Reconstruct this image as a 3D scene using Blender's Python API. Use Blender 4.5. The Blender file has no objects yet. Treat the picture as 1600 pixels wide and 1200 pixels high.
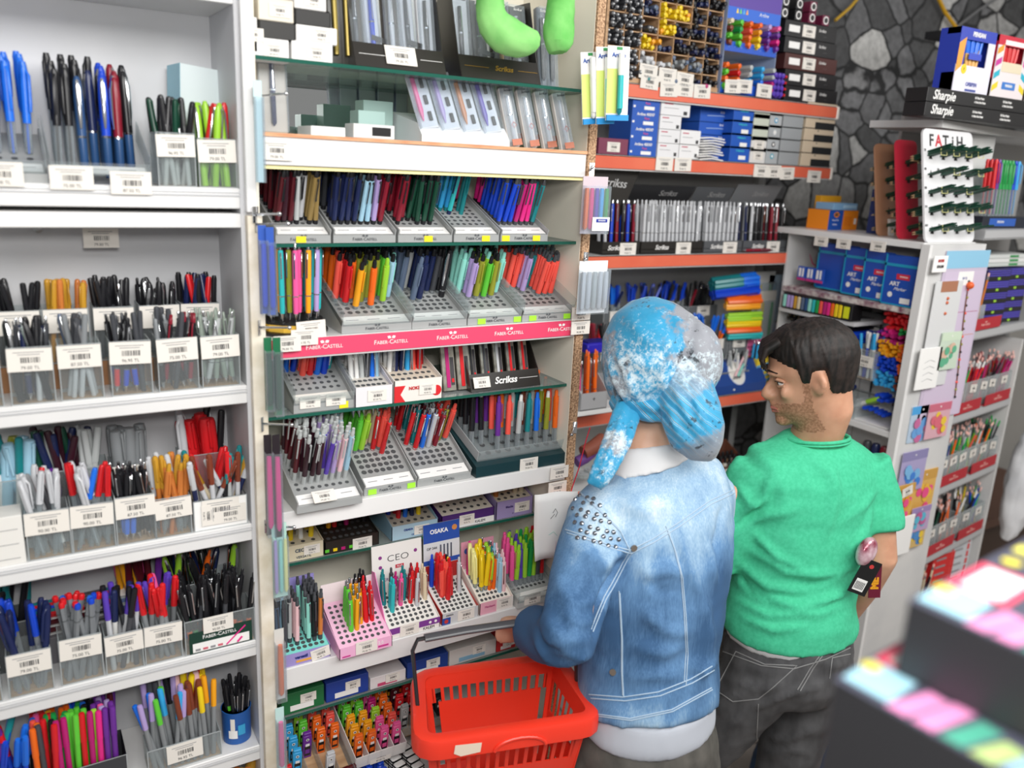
import bpy, bmesh, math, random
from math import sin, cos, pi, radians as R
from mathutils import Vector as V, Matrix, noise
random.seed(7); ru = random.uniform
SC = bpy.context.scene
COLL = SC.collection
CAM_H = 2.0
FPX = 1300.0
def _basis():
    x = V((2180, -240, FPX)).normalized(); d = V((-242, 4900, FPX))
    d = (d - x * d.dot(x)).normalized(); z = -d; y = z.cross(x)
    if y.z < 0: y = -y
    return x, y, z
BX, BY, BZ = _basis()
cd = bpy.data.cameras.new('camera'); cam = bpy.data.objects.new('camera', cd); COLL.objects.link(cam)
cd.sensor_width = 36; cd.lens = 36 * FPX / 1600; cd.clip_start = 0.02
rt = V((BX.x, BY.x, BZ.x)); up = -V((BX.y, BY.y, BZ.y)); fw = V((BX.z, BY.z, BZ.z))
m = Matrix((rt, up, -fw)).transposed().to_4x4(); m.translation = (0, 0, CAM_H)
cam.matrix_world = m; SC.camera = cam
cd.dof.use_dof = True; cd.dof.focus_distance = 1.65; cd.dof.aperture_fstop = 2.7
W = bpy.data.worlds.new('world'); SC.world = W; W.use_nodes = True
W.node_tree.nodes['Background'].inputs[0].default_value = (1, .98, .96, 1)
W.node_tree.nodes['Background'].inputs[1].default_value = 0.27
vs = SC.view_settings; vs.view_transform = 'Standard'; vs.look = 'None'; vs.exposure = 0.0; vs.gamma = 1
SC.cycles.transparent_max_bounces = 40
SC.cycles.sample_clamp_indirect = 6
def area(name, loc, to, sx, sy, e, col=(1, .985, .96)):
    l = bpy.data.lights.new(name, 'AREA'); l.shape = 'RECTANGLE'; l.size = sx; l.size_y = sy; l.energy = e; l.color = col
    o = bpy.data.objects.new(name, l); COLL.objects.link(o); o.location = loc
    o.rotation_euler = (V(to) - V(loc)).to_track_quat('-Z', 'Y').to_euler(); return o
area('ceiling_tube_light', (0.3, -0.4, 2.78), (0.5, 1.0, 1.2), 1.6, 0.7, 36)
area('aisle_tube_light', (1.9, -0.1, 2.78), (1.9, 1.5, 1.2), 1.4, 0.7, 26)
area('far_tube_light', (3.4, 0.1, 2.78), (3.0, 1.6, 1.4), 1.0, 0.6, 11)
area('camera_flash', (0.03, -0.12, 2.16), (1.0, 1.5, 1.35), 0.16, 0.12, 6.5)

def px(u, v, Y=None, X=None, Z=None):
    """room point seen at reference pixel (u, v) on a plane Y=, X= or Z= of the room"""
    c = V((u - 800, v - 600, FPX)); r = V((c.dot(BX), c.dot(BY), c.dot(BZ)))
    t = Y / r.y if Y is not None else (X / r.x if X is not None else (Z - CAM_H) / r.z)
    return V((r.x * t, r.y * t, r.z * t + CAM_H))
def pd(u, v, d):
    """room point at reference pixel (u, v), d metres deep"""
    c = V(((u - 800) / FPX * d, (v - 600) / FPX * d, d)); return V((c.dot(BX), c.dot(BY), c.dot(BZ) + CAM_H))

def lin(h):
    h = h.lstrip('#'); r = [int(h[i:i + 2], 16) / 255 for i in (0, 2, 4)]
    return tuple([(c / 12.92 if c <= .04045 else ((c + .055) / 1.055) ** 2.4) for c in r] + [1])
_M = {}
def mat(h, rough=.5, metal=0., name=None, emit=0, coat=0):
    k = (h, rough, metal, emit, coat)
    if k in _M: return _M[k]
    m = bpy.data.materials.new(name or 'paint_' + h.strip('#')); m.use_nodes = True
    b = m.node_tree.nodes['Principled BSDF']; b.inputs['Base Color'].default_value = lin(h)
    b.inputs['Roughness'].default_value = rough; b.inputs['Metallic'].default_value = metal
    b.inputs['Coat Weight'].default_value = coat
    if emit: b.inputs['Emission Color'].default_value = lin(h); b.inputs['Emission Strength'].default_value = emit
    _M[k] = m; return m
def nodes(m): return m.node_tree.nodes, m.node_tree.links, m.node_tree.nodes['Principled BSDF']
def clear_mat(name, tint, fac=.1, rough=.05):
    m = bpy.data.materials.new(name); m.use_nodes = True; N = m.node_tree.nodes; L = m.node_tree.links; N.remove(N['Principled BSDF'])
    t = N.new('ShaderNodeBsdfTransparent'); t.inputs[0].default_value = lin(tint)
    g = N.new('ShaderNodeBsdfPrincipled'); g.inputs['Base Color'].default_value = lin('#dfe4e6'); g.inputs['Roughness'].default_value = rough
    fr = N.new('ShaderNodeLayerWeight'); fr.inputs[0].default_value = .35
    mt = N.new('ShaderNodeMath'); mt.operation = 'MULTIPLY_ADD'; mt.inputs[1].default_value = .35; mt.inputs[2].default_value = fac
    mx = N.new('ShaderNodeMixShader'); L.new(fr.outputs['Facing'], mt.inputs[0]); L.new(mt.outputs[0], mx.inputs[0])
    L.new(t.outputs[0], mx.inputs[1]); L.new(g.outputs[0], mx.inputs[2]); L.new(mx.outputs[0], N['Material Output'].inputs[0]); return m
CLEAR = clear_mat('clear_acrylic', '#f4f7f7', .07)
CLEARE = clear_mat('acrylic_edge', '#aab4b6', .45)
FILM = clear_mat('plastic_film', '#f4f7fa', .05, .12)
SMOKE = clear_mat('smoked_plastic', '#aab0b4', .10)
GLASS = clear_mat('shelf_glass', '#cfe0da', .10)
GLASSE = mat('#1d5a4c', .15, name='glass_edge_green')
def noisy(name, c1, c2, scale, rough=.6, bump=0, detail=4, metal=0, stretch=(1, 1, 1)):
    m = bpy.data.materials.new(name); m.use_nodes = True; N, L, b = nodes(m)
    tc = N.new('ShaderNodeTexCoord'); mp = N.new('ShaderNodeMapping'); mp.inputs['Scale'].default_value = stretch
    n = N.new('ShaderNodeTexNoise'); n.inputs['Scale'].default_value = scale; n.inputs['Detail'].default_value = detail
    r = N.new('ShaderNodeValToRGB'); r.color_ramp.elements[0].color = lin(c1); r.color_ramp.elements[1].color = lin(c2)
    r.color_ramp.elements[0].position = .35; r.color_ramp.elements[1].position = .65
    L.new(tc.outputs['Object'], mp.inputs[0]); L.new(mp.outputs[0], n.inputs['Vector']); L.new(n.outputs[0], r.inputs[0]); L.new(r.outputs[0], b.inputs['Base Color'])
    b.inputs['Roughness'].default_value = rough; b.inputs['Metallic'].default_value = metal
    if bump:
        bp = N.new('ShaderNodeBump'); bp.inputs['Strength'].default_value = bump; L.new(n.outputs[0], bp.inputs['Height']); L.new(bp.outputs[0], b.inputs['Normal'])
    return m
WHITEB = noisy('white_laminate', '#dcdcdc', '#e9e8e7', 3, .35)
GREYB = noisy('grey_laminate', '#c6c7ca', '#d2d3d6', 4, .45)
CREAM = noisy('cream_laminate', '#e6e1d2', '#efe9da', 3, .45)
EDGE = noisy('worn_cream_edge', '#d8cdb8', '#eee7da', 25, .6)
CHIP = noisy('raw_chipboard', '#7a5a42', '#d2ad8a', 260, .9, .3)
WOODLIP = noisy('bare_wood_lip', '#c98d66', '#e2ab82', 30, .6, stretch=(1, 8, 8))
PLY = noisy('plywood', '#b08a66', '#c9a57f', 20, .6, stretch=(1, 6, 6))
STEEL = mat('#b9bbbd', .3, .85, 'brushed_steel')
CHROME = mat('#d9dbde', .16, 1, 'chrome')
SHELFM = mat('#cfd0d0', .4, .1, 'shelf_metal_grey')
PAPER = mat('#efeeec', .7, name='white_paper'); CARD = mat('#e7e2da', .7, name='cream_card')
INK = mat('#3b3b3d', .7, name='print_ink'); INKL = mat('#8f8f92', .7, name='faint_print')
BLK = mat('#18181a', .35, name='black_plastic')
PC = {'black': '#1b1b1f', 'dark grey': '#45474c', 'grey': '#85898c', 'light grey': '#b4b8b8', 'silver': '#c6c8cc', 'white': '#e6e6e4',
 'navy': '#1b2650', 'blue': '#1746c8', 'bright blue': '#1d6fe0', 'sky blue': '#37a6e2', 'light blue': '#9fc9de', 'turquoise': '#2fb5b8', 'mint': '#93ddcf',
 'teal': '#1c7f84', 'green': '#1f9a4a', 'dark green': '#154534', 'lime': '#9ed43a', 'apple green': '#5fc63b', 'olive': '#93962f', 'yellow': '#f0cf1f', 'pale yellow': '#f1ec9d',
 'amber': '#f0a41e', 'orange': '#ee6a1c', 'coral': '#f0594c', 'red': '#d21f26', 'dark red': '#85162a', 'maroon': '#55141f', 'pink': '#ec5a9b', 'hot pink': '#e12a86',
 'pale pink': '#efc4c9', 'magenta': '#b51f70', 'purple': '#6a2f92', 'violet': '#5a3fb0', 'lilac': '#b09bd0', 'bronze': '#8d7645', 'gold': '#c6942f', 'brown': '#7b3b28',
 'copper': '#cb7a3a', 'grey green': '#8f9b90', 'slate': '#5c6b83', 'steel blue': '#2c4f7d', 'beige': '#dccdae', 'dark plum': '#33121f'}
def pm(c, rough=.3): return mat(PC[c], rough, name='pen_' + c.replace(' ', '_'))
PCLEAR = clear_mat('clear_pen_plastic', '#dfe6ea', .16)

class MB:
    def __init__(s): s.v = []; s.f = []; s.m = []; s.mats = []
    def mi(s, mt):
        if mt not in s.mats: s.mats.append(mt)
        return s.mats.index(mt)
    def add(s, vs, fs, mt):
        o = len(s.v); k = s.mi(mt); s.v += [tuple(v) for v in vs]
        for f in fs: s.f.append([i + o for i in f]); s.m.append(k)
        return s
    def box(s, x0, x1, y0, y1, z0, z1, mt, M=None, b=0, faces='all'):
        if b: b = min(b, (x1 - x0) * .45, (y1 - y0) * .45, (z1 - z0) * .45)
        if b > 0:
            vs = []
            for sx in (0, 1):
                for sy in (0, 1):
                    for sz in (0, 1):
                        X, Y, Z = (x0, x1)[sx], (y0, y1)[sy], (z0, z1)[sz]; a, c, d = (1 - 2 * sx) * b, (1 - 2 * sy) * b, (1 - 2 * sz) * b
                        vs += [(X, Y + c, Z + d), (X + a, Y, Z + d), (X + a, Y + c, Z)]
            def I(sx, sy, sz, k): return (sx * 4 + sy * 2 + sz) * 3 + k
            fs = []
            for q in (0, 1):
                fs.append([I(q, 0, 0, 0), I(q, 1, 0, 0), I(q, 1, 1, 0), I(q, 0, 1, 0)])
                fs.append([I(0, q, 0, 1), I(1, q, 0, 1), I(1, q, 1, 1), I(0, q, 1, 1)])
                fs.append([I(0, 0, q, 2), I(1, 0, q, 2), I(1, 1, q, 2), I(0, 1, q, 2)])
            for p in (0, 1):
                for q in (0, 1):
                    fs.append([I(p, q, 0, 0), I(p, q, 0, 1), I(p, q, 1, 1), I(p, q, 1, 0)])
                    fs.append([I(p, 0, q, 0), I(p, 0, q, 2), I(p, 1, q, 2), I(p, 1, q, 0)])
                    fs.append([I(0, p, q, 1), I(0, p, q, 2), I(1, p, q, 2), I(1, p, q, 1)])
                    for r in (0, 1): fs.append([I(p, q, r, 0), I(p, q, r, 1), I(p, q, r, 2)])
        else:
            vs = [(x, y, z) for x in (x0, x1) for y in (y0, y1) for z in (z0, z1)]
            fs = [[0, 1, 3, 2], [4, 6, 7, 5], [0, 4, 5, 1], [2, 3, 7, 6], [0, 2, 6, 4], [1, 5, 7, 3]]
        if M is not None: vs = [M @ V(v) for v in vs]
        return s.add(vs, fs, mt)
    def tube(s, pts, rad, mt, n=8, cap=True, sq=1.0, ref=None):
        """rad: number or list; each entry a number or (a, b)"""
        pts = [V(p) for p in pts]; k = len(pts)
        if not isinstance(rad, (list, tuple)): rad = [rad] * k
        vs = []; pv = None
        for i, p in enumerate(pts):
            t = (pts[min(i + 1, k - 1)] - pts[max(i - 1, 0)])
            t = t.normalized() if t.length > 1e-9 else V((0, 0, 1))
            if ref is not None: a = V(ref) - t * t.dot(V(ref)); a.normalize()
            elif pv is None:
                a = V((1, 0, 0)) if abs(t.x) < .9 else V((0, 1, 0)); a = (a - t * t.dot(a)).normalized()
            else: a = (pv - t * t.dot(pv)); a = a.normalized() if a.length > 1e-6 else pv
            pv = a; b = t.cross(a); r = rad[i]; ra, rb = r if isinstance(r, (list, tuple)) else (r, r)
            for j in range(n):
                q = 2 * pi * j / n; vs.append(p + a * ra * cos(q) + b * rb * sin(q))
        fs = [[i * n + j, i * n + (j + 1) % n, (i + 1) * n + (j + 1) % n, (i + 1) * n + j] for i in range(k - 1) for j in range(n)]
        if cap: fs += [list(range(n))[::-1], list(range((k - 1) * n, k * n))]
        return s.add(vs, fs, mt)
    def lathe(s, prof, mt, n=10, c=(0, 0, 0), cap=True):
        return s.tube([(c[0], c[1], c[2] + z) for r, z in prof], [max(r, 1e-5) for r, z in prof], mt, n, cap, ref=(1, 0, 0)) if True else s
    def quad(s, a, b, c, d, mt): return s.add([a, b, c, d], [[0, 1, 2, 3]], mt)
    def disc(s, c, r, mt, n=10, M=None, ry=None):
        vs = [V((c[0] + r * cos(2 * pi * i / n), c[1] + (ry or r) * sin(2 * pi * i / n), c[2])) for i in range(n)]
        if M is not None: vs = [M @ v for v in vs]
        return s.add(vs, [list(range(n))], mt)
    def prism(s, poly, y0, y1, mt, axis='y', M=None):
        """poly 2D in (x,z) extruded over y, or (y,z) over x, or (x,y) over z"""
        def mk(p, t): return {'y': (p[0], t, p[1]), 'x': (t, p[0], p[1]), 'z': (p[0], p[1], t)}[axis]
        n = len(poly); vs = [V(mk(p, y0)) for p in poly] + [V(mk(p, y1)) for p in poly]
        if M is not None: vs = [M @ v for v in vs]
        fs = [list(range(n))[::-1], list(range(n, 2 * n))] + [[i, (i + 1) % n, n + (i + 1) % n, n + i] for i in range(n)]
        return s.add(vs, fs, mt)
    def ball(s, c, r, mt, n=10, k=7, M=None):
        rx, ry, rz = r if isinstance(r, (list, tuple)) else (r, r, r); vs = []
        for i in range(k + 1):
            a = -pi / 2 + pi * i / k
            for j in range(n):
                q = 2 * pi * j / n; vs.append(V((c[0] + rx * cos(a) * cos(q) + 0, c[1] + ry * cos(a) * sin(q), c[2] + rz * sin(a))))
        if M is not None: vs = [M @ v for v in vs]
        return s.add(vs, [[i * n + j, i * n + (j + 1) % n, (i + 1) * n + (j + 1) % n, (i + 1) * n + j] for i in range(k) for j in range(n)], mt)
    def text(s, txt, size, mt, M, ex=.0003, shear=0, wide=1, align='CENTER', bold=0):
        vs, fs = text_geo(txt, size, ex, shear, align, bold)
        return s.add([M @ V((v[0] * wide, v[1], v[2])) for v in vs], fs, mt)
    def mesh(s, name, smooth=True, ang=40):
        me = bpy.data.meshes.new(name); me.from_pydata(s.v, [], s.f)
        for q in s.mats: me.materials.append(q)
        me.polygons.foreach_set('material_index', s.m)
        bm = bmesh.new(); bm.from_mesh(me); bmesh.ops.recalc_face_normals(bm, faces=bm.faces); bm.to_mesh(me); bm.free()
        if smooth:
            me.polygons.foreach_set('use_smooth', [True] * len(me.polygons)); me.set_sharp_from_angle(angle=R(ang))
        me.update(); return me
    def build(s, name, parent=None, loc=None, **k):
        return link(name, s.mesh(name, **k), parent, loc)
_T = {}
def text_geo(txt, size, ex, shear, align, bold):
    key = (txt, size, ex, shear, align, bold)
    if key in _T: return _T[key]
    cu = bpy.data.curves.new('t', 'FONT'); cu.body = txt; cu.size = size; cu.extrude = ex; cu.shear = shear; cu.align_x = align; cu.align_y = 'CENTER'
    cu.resolution_u = 3; cu.offset = bold
    o = bpy.data.objects.new('t', cu); COLL.objects.link(o); dg = bpy.context.evaluated_depsgraph_get()
    me = bpy.data.meshes.new_from_object(o.evaluated_get(dg))
    r = ([tuple(v.co) for v in me.vertices], [list(p.vertices) for p in me.polygons])
    bpy.data.objects.remove(o); bpy.data.curves.remove(cu); bpy.data.meshes.remove(me); _T[key] = r; return r
def link(name, me, parent=None, loc=None):
    o = bpy.data.objects.new(name, me); COLL.objects.link(o)
    if parent is not None: o.parent = parent
    if loc is not None: o.location = loc
    return o
def thing(name, label, cat, loc=(0, 0, 0), rz=0, group=None):
    o = bpy.data.objects.new(name, None); COLL.objects.link(o); o.empty_display_size = .02; o.location = loc; o.rotation_euler = (0, 0, rz)
    if XF[0] is not None: o.matrix_world = XF[0] @ (T(*loc) @ RZ(rz))
    return tag(o, label, cat, group)
def tag(o, label, cat, group=None):
    o['label'] = label; o['category'] = cat
    if group: o['group'] = group
    return o
def struct(o): o['kind'] = 'structure'; return o
def T(x, y, z): return Matrix.Translation((x, y, z))
def RX(a): return Matrix.Rotation(a, 4, 'X')
def RY(a): return Matrix.Rotation(a, 4, 'Y')
def RZ(a): return Matrix.Rotation(a, 4, 'Z')
FRONT = RX(pi / 2)
def fc(x, y, z, a=0, tilt=0): return T(x, y, z) @ RZ(a) @ RX(pi / 2 - tilt)

def castell(mb, M, size, mt):      # small-caps maker's lettering with a little jousting mark above
    w = size * .62
    mb.text('F', size * 1.25, mt, M @ T(-w * 5.6, 0, 0)); mb.text('ABER', size, mt, M @ T(-w * 3.2, -size * .06, 0))
    mb.text('-', size, mt, M @ T(-w * .95, 0, 0)); mb.text('C', size * 1.25, mt, M @ T(0, 0, 0)); mb.text('ASTELL', size, mt, M @ T(w * 3.3, -size * .06, 0))
    for k in (-1, 1):
        mb.prism([(k * size * .1, size * .75), (k * size * .7, size * .7), (k * size * .9, size * 1.15), (k * size * .4, size * 1.3), (k * size * .15, size * 1.1)], 0, .0003, mt, 'z', M=M)

def price_mesh(w=.044, h=.026, seed=0, card=CARD):
    r = random.Random(seed); mb = MB(); mb.box(-w / 2, w / 2, -.0006, .0006, -h / 2, h / 2, card)
    x = -w * .2
    while x < w * .24:
        b = r.choice((.0005, .0008, .0013)) * (w / .044); mb.box(x, x + b, -.0009, -.0006, -h * .12, h * .12, INK); x += b + r.choice((.0005, .0009, .0012)) * (w / .044)
    for q, (a, zz) in enumerate(((.36, .34), (.26, .24))):
        mb.box(-w * a, w * a * .9, -.0008, -.0006, h * zz - .0004, h * zz + .0004, INKL)
    mb.text(r.choice(('75.00', '79.00', '85.00', '87.50', '90.00', '39.90', '96.95')) + ' TL', h * .2, INK, T(0, -.0007, -h * .34) @ FRONT, .0001)
    return mb.mesh('price_label')
PRICE = [price_mesh(seed=i) for i in range(6)]
def price(parent, x, y, z, a=0, tilt=0, s=1.0, roll=0, name='price_label'):
    o = link(name, random.choice(PRICE), parent); o.matrix_local = T(x, y, z) @ RZ(a) @ RX(-tilt) @ RY(roll) @ Matrix.Scale(s, 4); return o

_P = {}
def pen_parts(kind, c, c2=None, lo=False):
    """list of (part name, mesh); first entry is the body. Base at origin, pen along +Z."""
    k = (kind, c, c2, lo)
    if k in _P: return _P[k]
    n = 6 if lo else 9; A = pm(c) if c else PCLEAR; B = pm(c2) if c2 else None; out = []
    def part(nm, mb): out.append((nm, mb.mesh(nm)))
    if kind == 'click':
        L = .140; b = MB(); g = B or CHROME
        b.lathe([(.0012, 0), (.0018, .004), (.0042, .014)], CHROME, n); b.lathe([(.0043, .014), (.0048, .02), (.0050, .045)], g if B else A, n)
        b.lathe([(.0052, .045), (.0052, .118), (.0047, .127), (.003, .128)], A, n); b.lathe([(.0054, .0445), (.0054, .0465)], CHROME, n)
        p = MB().lathe([(.0026, .127), (.0026, .138), (.0015, .140)], CHROME if B is None else A, n)
        q = MB().box(-.0013, .0013, -.0082, -.0069, .078, .124, CHROME, b=.0004).box(-.0013, .0013, -.0075, -.003, .119, .124, CHROME)
        part('pen', b); part('push_button', p); part('pen_clip', q)
    elif kind == 'mech':
        b = MB(); b.lathe([(.0005, 0), (.0006, .005), (.0015, .006), (.0040, .018)], CHROME, n); b.lathe([(.0041, .018), (.0043, .05)], B or A, n); b.lathe([(.0045, .05), (.0045, .125)], A, n)
        p = MB().lathe([(.0036, .125), (.0036, .134), (.0028, .135), (.0028, .142), (.001, .143)], B or CHROME, n)
        q = MB().box(-.0013, .0013, -.0074, -.0062, .085, .124, B or CHROME, b=.0004).box(-.0013, .0013, -.007, -.003, .12, .124, B or CHROME)
        part('pen', b); part('push_button', p); part('pen_clip', q)
    elif kind == 'cap':
        b = MB(); b.lathe([(.0036, 0), (.0044, .002), (.0046, .09)], B or mat('#8e9295', .25), n); b.lathe([(.0022, -.004), (.0038, 0)], A, n)
        p = MB().lathe([(.0053, .085), (.0053, .136), (.0045, .142), (.002, .144)], A, n); p.box(-.0014, .0014, -.0078, -.0066, .098, .138, A, b=.0005).box(-.0014, .0014, -.0074, -.003, .133, .138, A)
        part('pen', b); part('pen_cap', p)
    elif kind == 'roller': # fat liquid-ink pen, cap with metal clip
        b = MB(); b.lathe([(.0052, 0), (.0058, .002), (.0060, .055)], B or A, n); b.lathe([(.0063, .055), (.0063, .058)], CHROME, n)
        p = MB().lathe([(.0064, .058), (.0068, .11), (.0056, .132), (.003, .139), (.001, .1395)], A, n)
        q = MB().tube([(0, -.0055, .134), (0, -.0092, .122), (0, -.0092, .085), (0, -.0075, .068)], [(.0018, .0008), (.003, .0008), (.0026, .0008), (.0014, .0008)], CHROME, 6, ref=(1, 0, 0))
        part('pen', b); part('pen_cap', p); part('pen_clip', q)
    elif kind == 'geltop':
        b = MB(); b.lathe([(.0022, 0), (.004, .004), (.0048, .012), (.0048, .07)], PCLEAR, n); b.lathe([(.0016, .006), (.0016, .07)], A, 6)
        p = MB().lathe([(.0054, .07), (.0056, .12), (.0048, .132), (.0052, .138), (.0036, .145)], A, n)
        q = MB().tube([(0, -.004, .139), (0, -.0095, .132), (0, -.0095, .095), (0, -.0085, .085)], [(.002, .001)] * 4, A, 6, ref=(1, 0, 0))
        part('pen', b); part('pen_cap', p); part('pen_clip', q)
    elif kind == 'fine':
        b = MB(); b.lathe([(.0042, 0), (.0046, .002), (.0046, .128), (.0040, .132)], B or mat('#7c8084', .4), 6 if lo else 6)
        p = MB().lathe([(.0046, .132), (.0048, .138), (.0035, .141)], A, n); b.lathe([(.0050, .108), (.0050, .1085), (.0050, .11)], mat('#5f6366', .4), n)
        part('pen', b); part('end_plug', p)
    elif kind == 'felt':
        b = MB(); b.lathe([(.0038, 0), (.0044, .002), (.0044, .1)], B or mat('#6f7478', .4), n)
        p = MB().lathe([(.0050, .095), (.0050, .142), (.0042, .146), (.001, .147)], A, n)
        part('pen', b); part('pen_cap', p)
    elif kind == 'stick':
        b = MB(); b.lathe([(.0035, 0), (.0040, .002), (.0040, .1)], B or PCLEAR, n); b.lathe([(.002, -.004), (.0036, 0)], A, 6)
        p = MB().lathe([(.0052, .092), (.0052, .142), (.0038, .148)], A, n); p.box(-.0012, .0012, -.0076, -.0064, .1, .146, A)
        part('pen', b); part('pen_cap', p)
    elif kind == 'marker':
        b = MB(); b.lathe([(.0062, 0), (.0074, .003), (.0076, .085)], B or A, n)
        p = MB().lathe([(.0082, .085), (.0082, .128), (.0070, .134), (.003, .135)], A, n); p.box(-.0016, .0016, -.0112, -.0098, .092, .132, A, b=.0005).box(-.0016, .0016, -.0108, -.006, .126, .132, A)
        part('pen', b); part('pen_cap', p)
    elif kind == 'pencil':
        b = MB(); b.lathe([(.0004, 0), (.001, .003)], INK, 6); b.lathe([(.001, .003), (.0036, .02)], mat('#d9b98c', .6), 6); b.lathe([(.0036, .02), (.0036, .175)], A, 6)
        p = MB().lathe([(.0037, .163), (.0037, .175)], STEEL if not B else B, n).lathe([(.0034, .175), (.0034, .185), (.002, .187)], B or mat('#e8b7ad', .6), n)
        part('pen', b); part('eraser_end', p)
    elif kind == 'chubby':
        b = MB(); b.lathe([(.0012, 0), (.0045, .012), (.0055, .02), (.0055, .05)], PCLEAR, n); b.lathe([(.0022, .01), (.0022, .05)], STEEL, 6); b.lathe([(.0060, .05), (.0062, .115), (.0056, .122)], A, n)
        p = MB().lathe([(.0040, .122), (.0040, .132), (.0030, .136)], B or A, n)
        q = MB().box(-.0016, .0016, -.0088, -.0074, .08, .12, A, b=.0005)
        part('pen', b); part('push_button', p); part('pen_clip', q)
    if lo:
        out = [(nm, me) for nm, me in out if nm != 'pen_clip']
        if len(out) > 1:
            bm = bmesh.new(); mats = [];
            for nm, me in out:
                off = len(mats); n0 = len(bm.faces); bm.from_mesh(me); bm.faces.ensure_lookup_table()
                for f in bm.faces[n0:]: f.material_index += off
                mats += list(me.materials)
            me = bpy.data.meshes.new('pen'); bm.to_mesh(me); bm.free()
            for q in mats: me.materials.append(q)
            out = [('pen', me)]
    _P[k] = out; return out
KN = {'click': ('ballpoint_pen', 'ballpoint pen', 'pen'), 'mech': ('mechanical_pencil', 'mechanical pencil', 'pencil'), 'cap': ('gel_pen', 'gel pen', 'pen'),
 'roller': ('rollerball_pen', 'rollerball pen', 'pen'), 'geltop': ('clear_gel_pen', 'clear gel pen', 'pen'), 'fine': ('fineliner', 'fineliner', 'pen'), 'felt': ('felt_tip_pen', 'felt-tip pen', 'pen'),
 'stick': ('stick_pen', 'stick ballpoint', 'pen'), 'marker': ('marker_pen', 'marker', 'marker'), 'pencil': ('pencil', 'pencil', 'pencil'), 'chubby': ('clutch_pencil', 'push pencil', 'pencil')}
ALT = [('pigeonhole', 'marker_pen', 'paint_marker'), ('pegs', 'marker_pen', 'board_marker'), ('display board', 'pencil', 'drawing_pencil'), ('third orange', 'ballpoint_pen', 'metal_ballpoint_pen'), ('hooded', 'ballpoint_pen', 'metal_ballpoint_pen'), ('tub of', 'ballpoint_pen', 'click_pen'), ('box', 'ballpoint_pen', 'click_pen')]
NPEN = [0]
XF = [None]
def pen(kind, c, c2, base, d, where, lo=False, s=1.0, spin=None):
    """one pen standing or lying with its lower end at base, pointing along d"""
    NPEN[0] += 1; nm, txt, cat = KN[kind]
    for key, k2, n2 in ALT:
        if key in where and nm == k2: nm = n2
    parts = pen_parts(kind, c, c2, lo); d = V(d).normalized()
    q = V((0, 0, 1)).rotation_difference(d);
    Mx = Matrix.Translation(base) @ q.to_matrix().to_4x4() @ RZ(ru(-.9, .9) if spin is None else spin) @ Matrix.Scale(s, 4)
    if XF[0] is not None: Mx = XF[0] @ Mx
    root = link(nm, parts[0][1]); root.matrix_world = Mx
    cn = ((c or 'clear') + ('-and-' + c2 if c2 and c2 != c else '')).replace(' ', '-')
    root['label'] = f'{cn} {txt} {where}'; root['category'] = cat; root['group'] = f'{cn} {txt}s {where}'
    for pn, me in parts[1:]: link(pn, me, root)
    return root
def pick(pal):
    """palette: list of (kind, colour, colour2, weight)"""
    t = sum(p[3] for p in pal); r = ru(0, t)
    for p in pal:
        r -= p[3]
        if r <= 0: return p[:3]
    return pal[-1][:3]
def fill(x0, x1, y0, y1, z, h, n, pal, where, lo=False, lean=1.0, s=1.0, order=False):
    """n pens standing loosely in an open container, feet on z, leaning on its walls at height h"""
    w, d = x1 - x0, y1 - y0; nx = max(1, round(math.sqrt(n * w / max(d, 1e-3)))); ny = math.ceil(n / nx); r = .0055 * s
    k = 0
    for j in range(ny):
        for i in range(nx):
            if k >= n: return
            k += 1
            bx = x0 + r + (w - 2 * r) * ((i + .5) / nx); by = y0 + r + (d - 2 * r) * ((j + .5) / ny)
            tx = bx + ru(-.5, .5) * w * lean * .55; ty = by + ru(-.5, .5) * d * lean * .55
            bx += ru(-.5, .5) * w / nx * .5
            tx = min(max(tx, x0 + r), x1 - r); ty = min(max(ty, y0 + r), y1 - r); bx = min(max(bx, x0 + r), x1 - r)
            kd, c, c2 = pal[min(len(pal) - 1, int(i / nx * len(pal)))][:3] if order else pick(pal)
            pen(kd, c, c2, (bx, by, z + .001), (tx - bx, ty - by, h), where, lo, s * ru(.97, 1.03))

def cup(x0, x1, y0, y1, z, h, label, tagged=True, wall=None, base=PLY, group=None, cat='pen cup'):
    """open clear acrylic box; walls 1.5 mm thick, price sticker on its front"""
    c = thing('acrylic_pen_cup', label, cat, ((x0 + x1) / 2, (y0 + y1) / 2, z), group=group); w = (x1 - x0) / 2; d = (y1 - y0) / 2; t = .0012; wm = wall or CLEAR
    b = MB().box(-w, w, -d, -d + t, 0, h, wm).box(-w, w, d - t, d, 0, h, wm).box(-w, -w + t, -d + t, d - t, 0, h, wm).box(w - t, w, -d + t, d - t, 0, h, wm)
    b.build('clear_wall', c, smooth=0)
    e = MB()
    for sx in (-1, 1): e.box(sx * w - .0007, sx * w + .0007, -d - .0006, -d + .001, 0, h, CLEARE)
    e.box(-w, w, -d - .0005, -d + .0012, h - .0012, h, CLEARE).box(-w, w, -d - .0005, -d + .0012, 0, .0012, CLEARE).box(-w, -w + .0012, -d, d, h - .0012, h, CLEARE).box(w - .0012, w, -d, d, h - .0012, h, CLEARE)
    e.build('wall_edge', c, smooth=0)
    MB().box(-w + t, w - t, -d + t, d - t, 0, .001, base).build('cup_base', c, smooth=0)
    if tagged: price(c, ru(-.001, .001), -d - .0016, h - .018, s=min(1.32, 2 * w / .043), roll=ru(-.04, .04))
    return c
TRAYM = noisy('tray_grey_plastic', '#9a9c9c', '#a9abaa', 5, .35); HOLE = mat('#4a4c4e', .6, name='punched_hole')
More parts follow.
